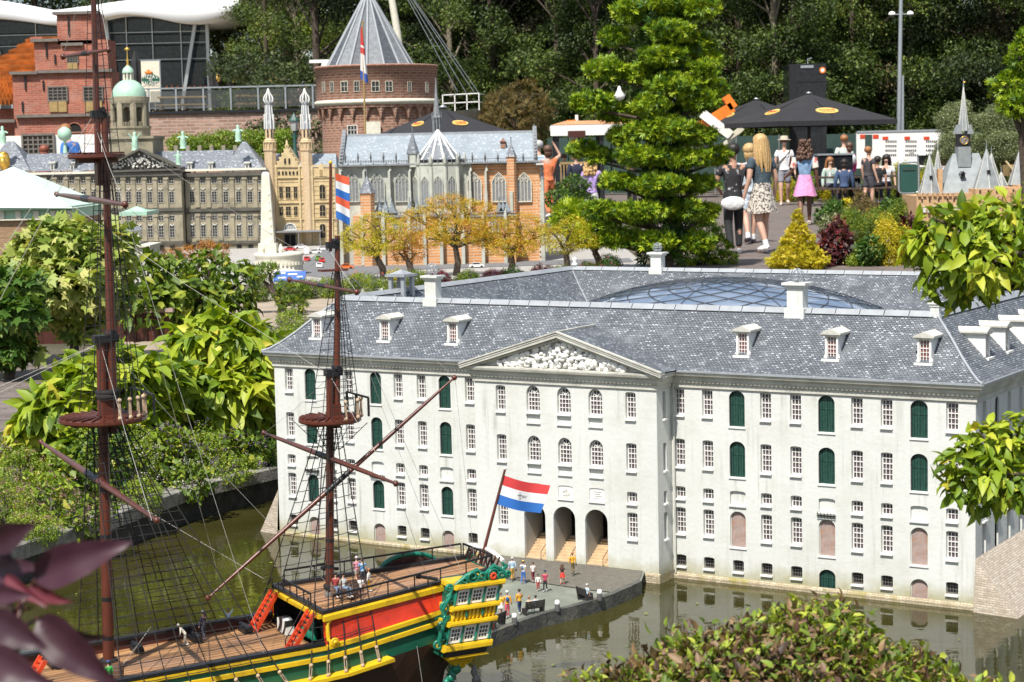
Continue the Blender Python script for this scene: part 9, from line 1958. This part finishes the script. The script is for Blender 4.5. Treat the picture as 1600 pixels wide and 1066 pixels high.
for k_, (px, py, lab) in enumerate(((804,976,'white-topped grey bollard nearest the ship'),(871,955,'white-topped grey bollard in the middle of the jetty edge'),(937,938,'white-topped grey bollard right of the far bench'))):
    o = at(px,py,J); t_ = thing('bollard', lab, 'bollard', o, 0, 'bollards along the jetty edge'); g = MB(); g.lathe([(.0085,0),(.0085,.024),(.0082,.0245)], 12); part(g, 'post', M.setdefault('bollard_grey', pmat('bollard_grey', (.10,.10,.095), .5, .25, 40)), t_); g = MB(); g.lathe([(.0087,.0245),(.0087,.031),(.006,.036),(0,.038)], 12); part(g, 'white_cap', M['white'], t_)
QS = 'figurines on the ship'
def onship(px, py, hpx, zf, label, facing=0, **kw): return mini(px, py, hpx, zf, label, SPHI+facing, group=QS, **kw)
q_ = lambda px, py: QZ(.62)+.002
onship(558,913,44,QZ(.70)+.002,'figurine in pink shirt standing on the quarterdeck',.2,top=(.66,.28,.36),bottom=(.55,.48,.40),hair='grey',legs='shorts')
onship(567,914,42,QZ(.71)+.002,'figurine in blue checked shirt standing on the quarterdeck',-.2,top=(.05,.20,.48),pat=(60,(.3,.5,.65),.5),bottom=(.05,.05,.07),hair='brown')
onship(577,924,36,QZ(.72)+.002,'figurine in white shirt and mustard trousers on the quarterdeck',.8,top=(.66,.64,.60),bottom=(.58,.33,.02),hair='ginger',sleeve=2)
onship(563,930,40,QZ(.70)+.002,'crouching figurine in orange trousers and white shirt on the quarterdeck',-.6,sit=True,top=(.66,.65,.62),bottom=(.62,.18,.03),hair='brown')
onship(537,932,48,QZ(.63)+.012,'sailor figurine in white shirt seated on a barrel by the mizzen mast',PI+.5,sit=True,top=(.72,.70,.66),bottom=(.16,.22,.30),hair='dark',sleeve=.5)
onship(525,931,47,QZ(.615)+.012,'sailor figurine in red waistcoat seated by the mizzen mast',PI,sit=True,top=(.35,.05,.05),bottom=(.14,.18,.26),hair='dark',hat=((.03,.03,.03),'cap'))
onship(319,1001,47,WZ(.25)+.001,'figurine in dark coat and white helmet on the main deck',.4,top=(.035,.03,.05),bottom=(.05,.06,.09),sleeve=2,hair='dark',hat=((.75,.75,.74),'cap'),armR=((.05,.06,-.06),(.0,.06,.14)),shoes=(.03,.03,.03))
onship(290,1008,34,WZ(.20)+.001,'bending figurine in cream shirt on the main deck',1.2,top=(.62,.60,.50),bottom=(.40,.36,.30),sleeve=2,hair='grey',lean=(0,.22),shoes=(.7,.7,.68))
onship(358,984,32,WZ(.36)+.001,'child figurine in pale blue with both arms raised',.2,top=(.42,.58,.64),bottom=(.40,.30,.22),sleeve=2,hair='brown',armL=((-.10,.0,.06),(-.04,0,.14)),armR=((.10,.0,.06),(.04,0,.14)))
onship(171,1076,44,WZ(-.02)+.001,'figurine in green shirt and blue cap in front of the barrels',.3,top=(.05,.48,.09),bottom=(.42,.46,.50),sleeve=2,hair='dark',hat=((.04,.08,.30),'cap'))
g = None
for k_, (px, py, lab) in enumerate(((573,437,'tiny bystander in blue at the verge'),(581,438,'tiny bystander in white at the verge'),(590,437,'tiny bystander in dark blue at the verge'),(598,436,'tiny bystander in red at the verge'),(365,421,'tiny bystander in red near the monument'),(372,422,'tiny bystander in black near the monument'),(380,420,'tiny bystander in bright blue near the monument'),(388,419,'tiny bystander in grey near the monument'))):
    mini(px,py,12,BZ+.012,lab,k_*.8,group='tiny bystanders in the square',top=((.1,.2,.5),(.7,.7,.7),(.03,.05,.15),(.5,.05,.05),(.5,.05,.05),(.02,.02,.02),(.05,.3,.6),(.4,.4,.4))[k_],bottom=(.1,.1,.14),hair='dark')
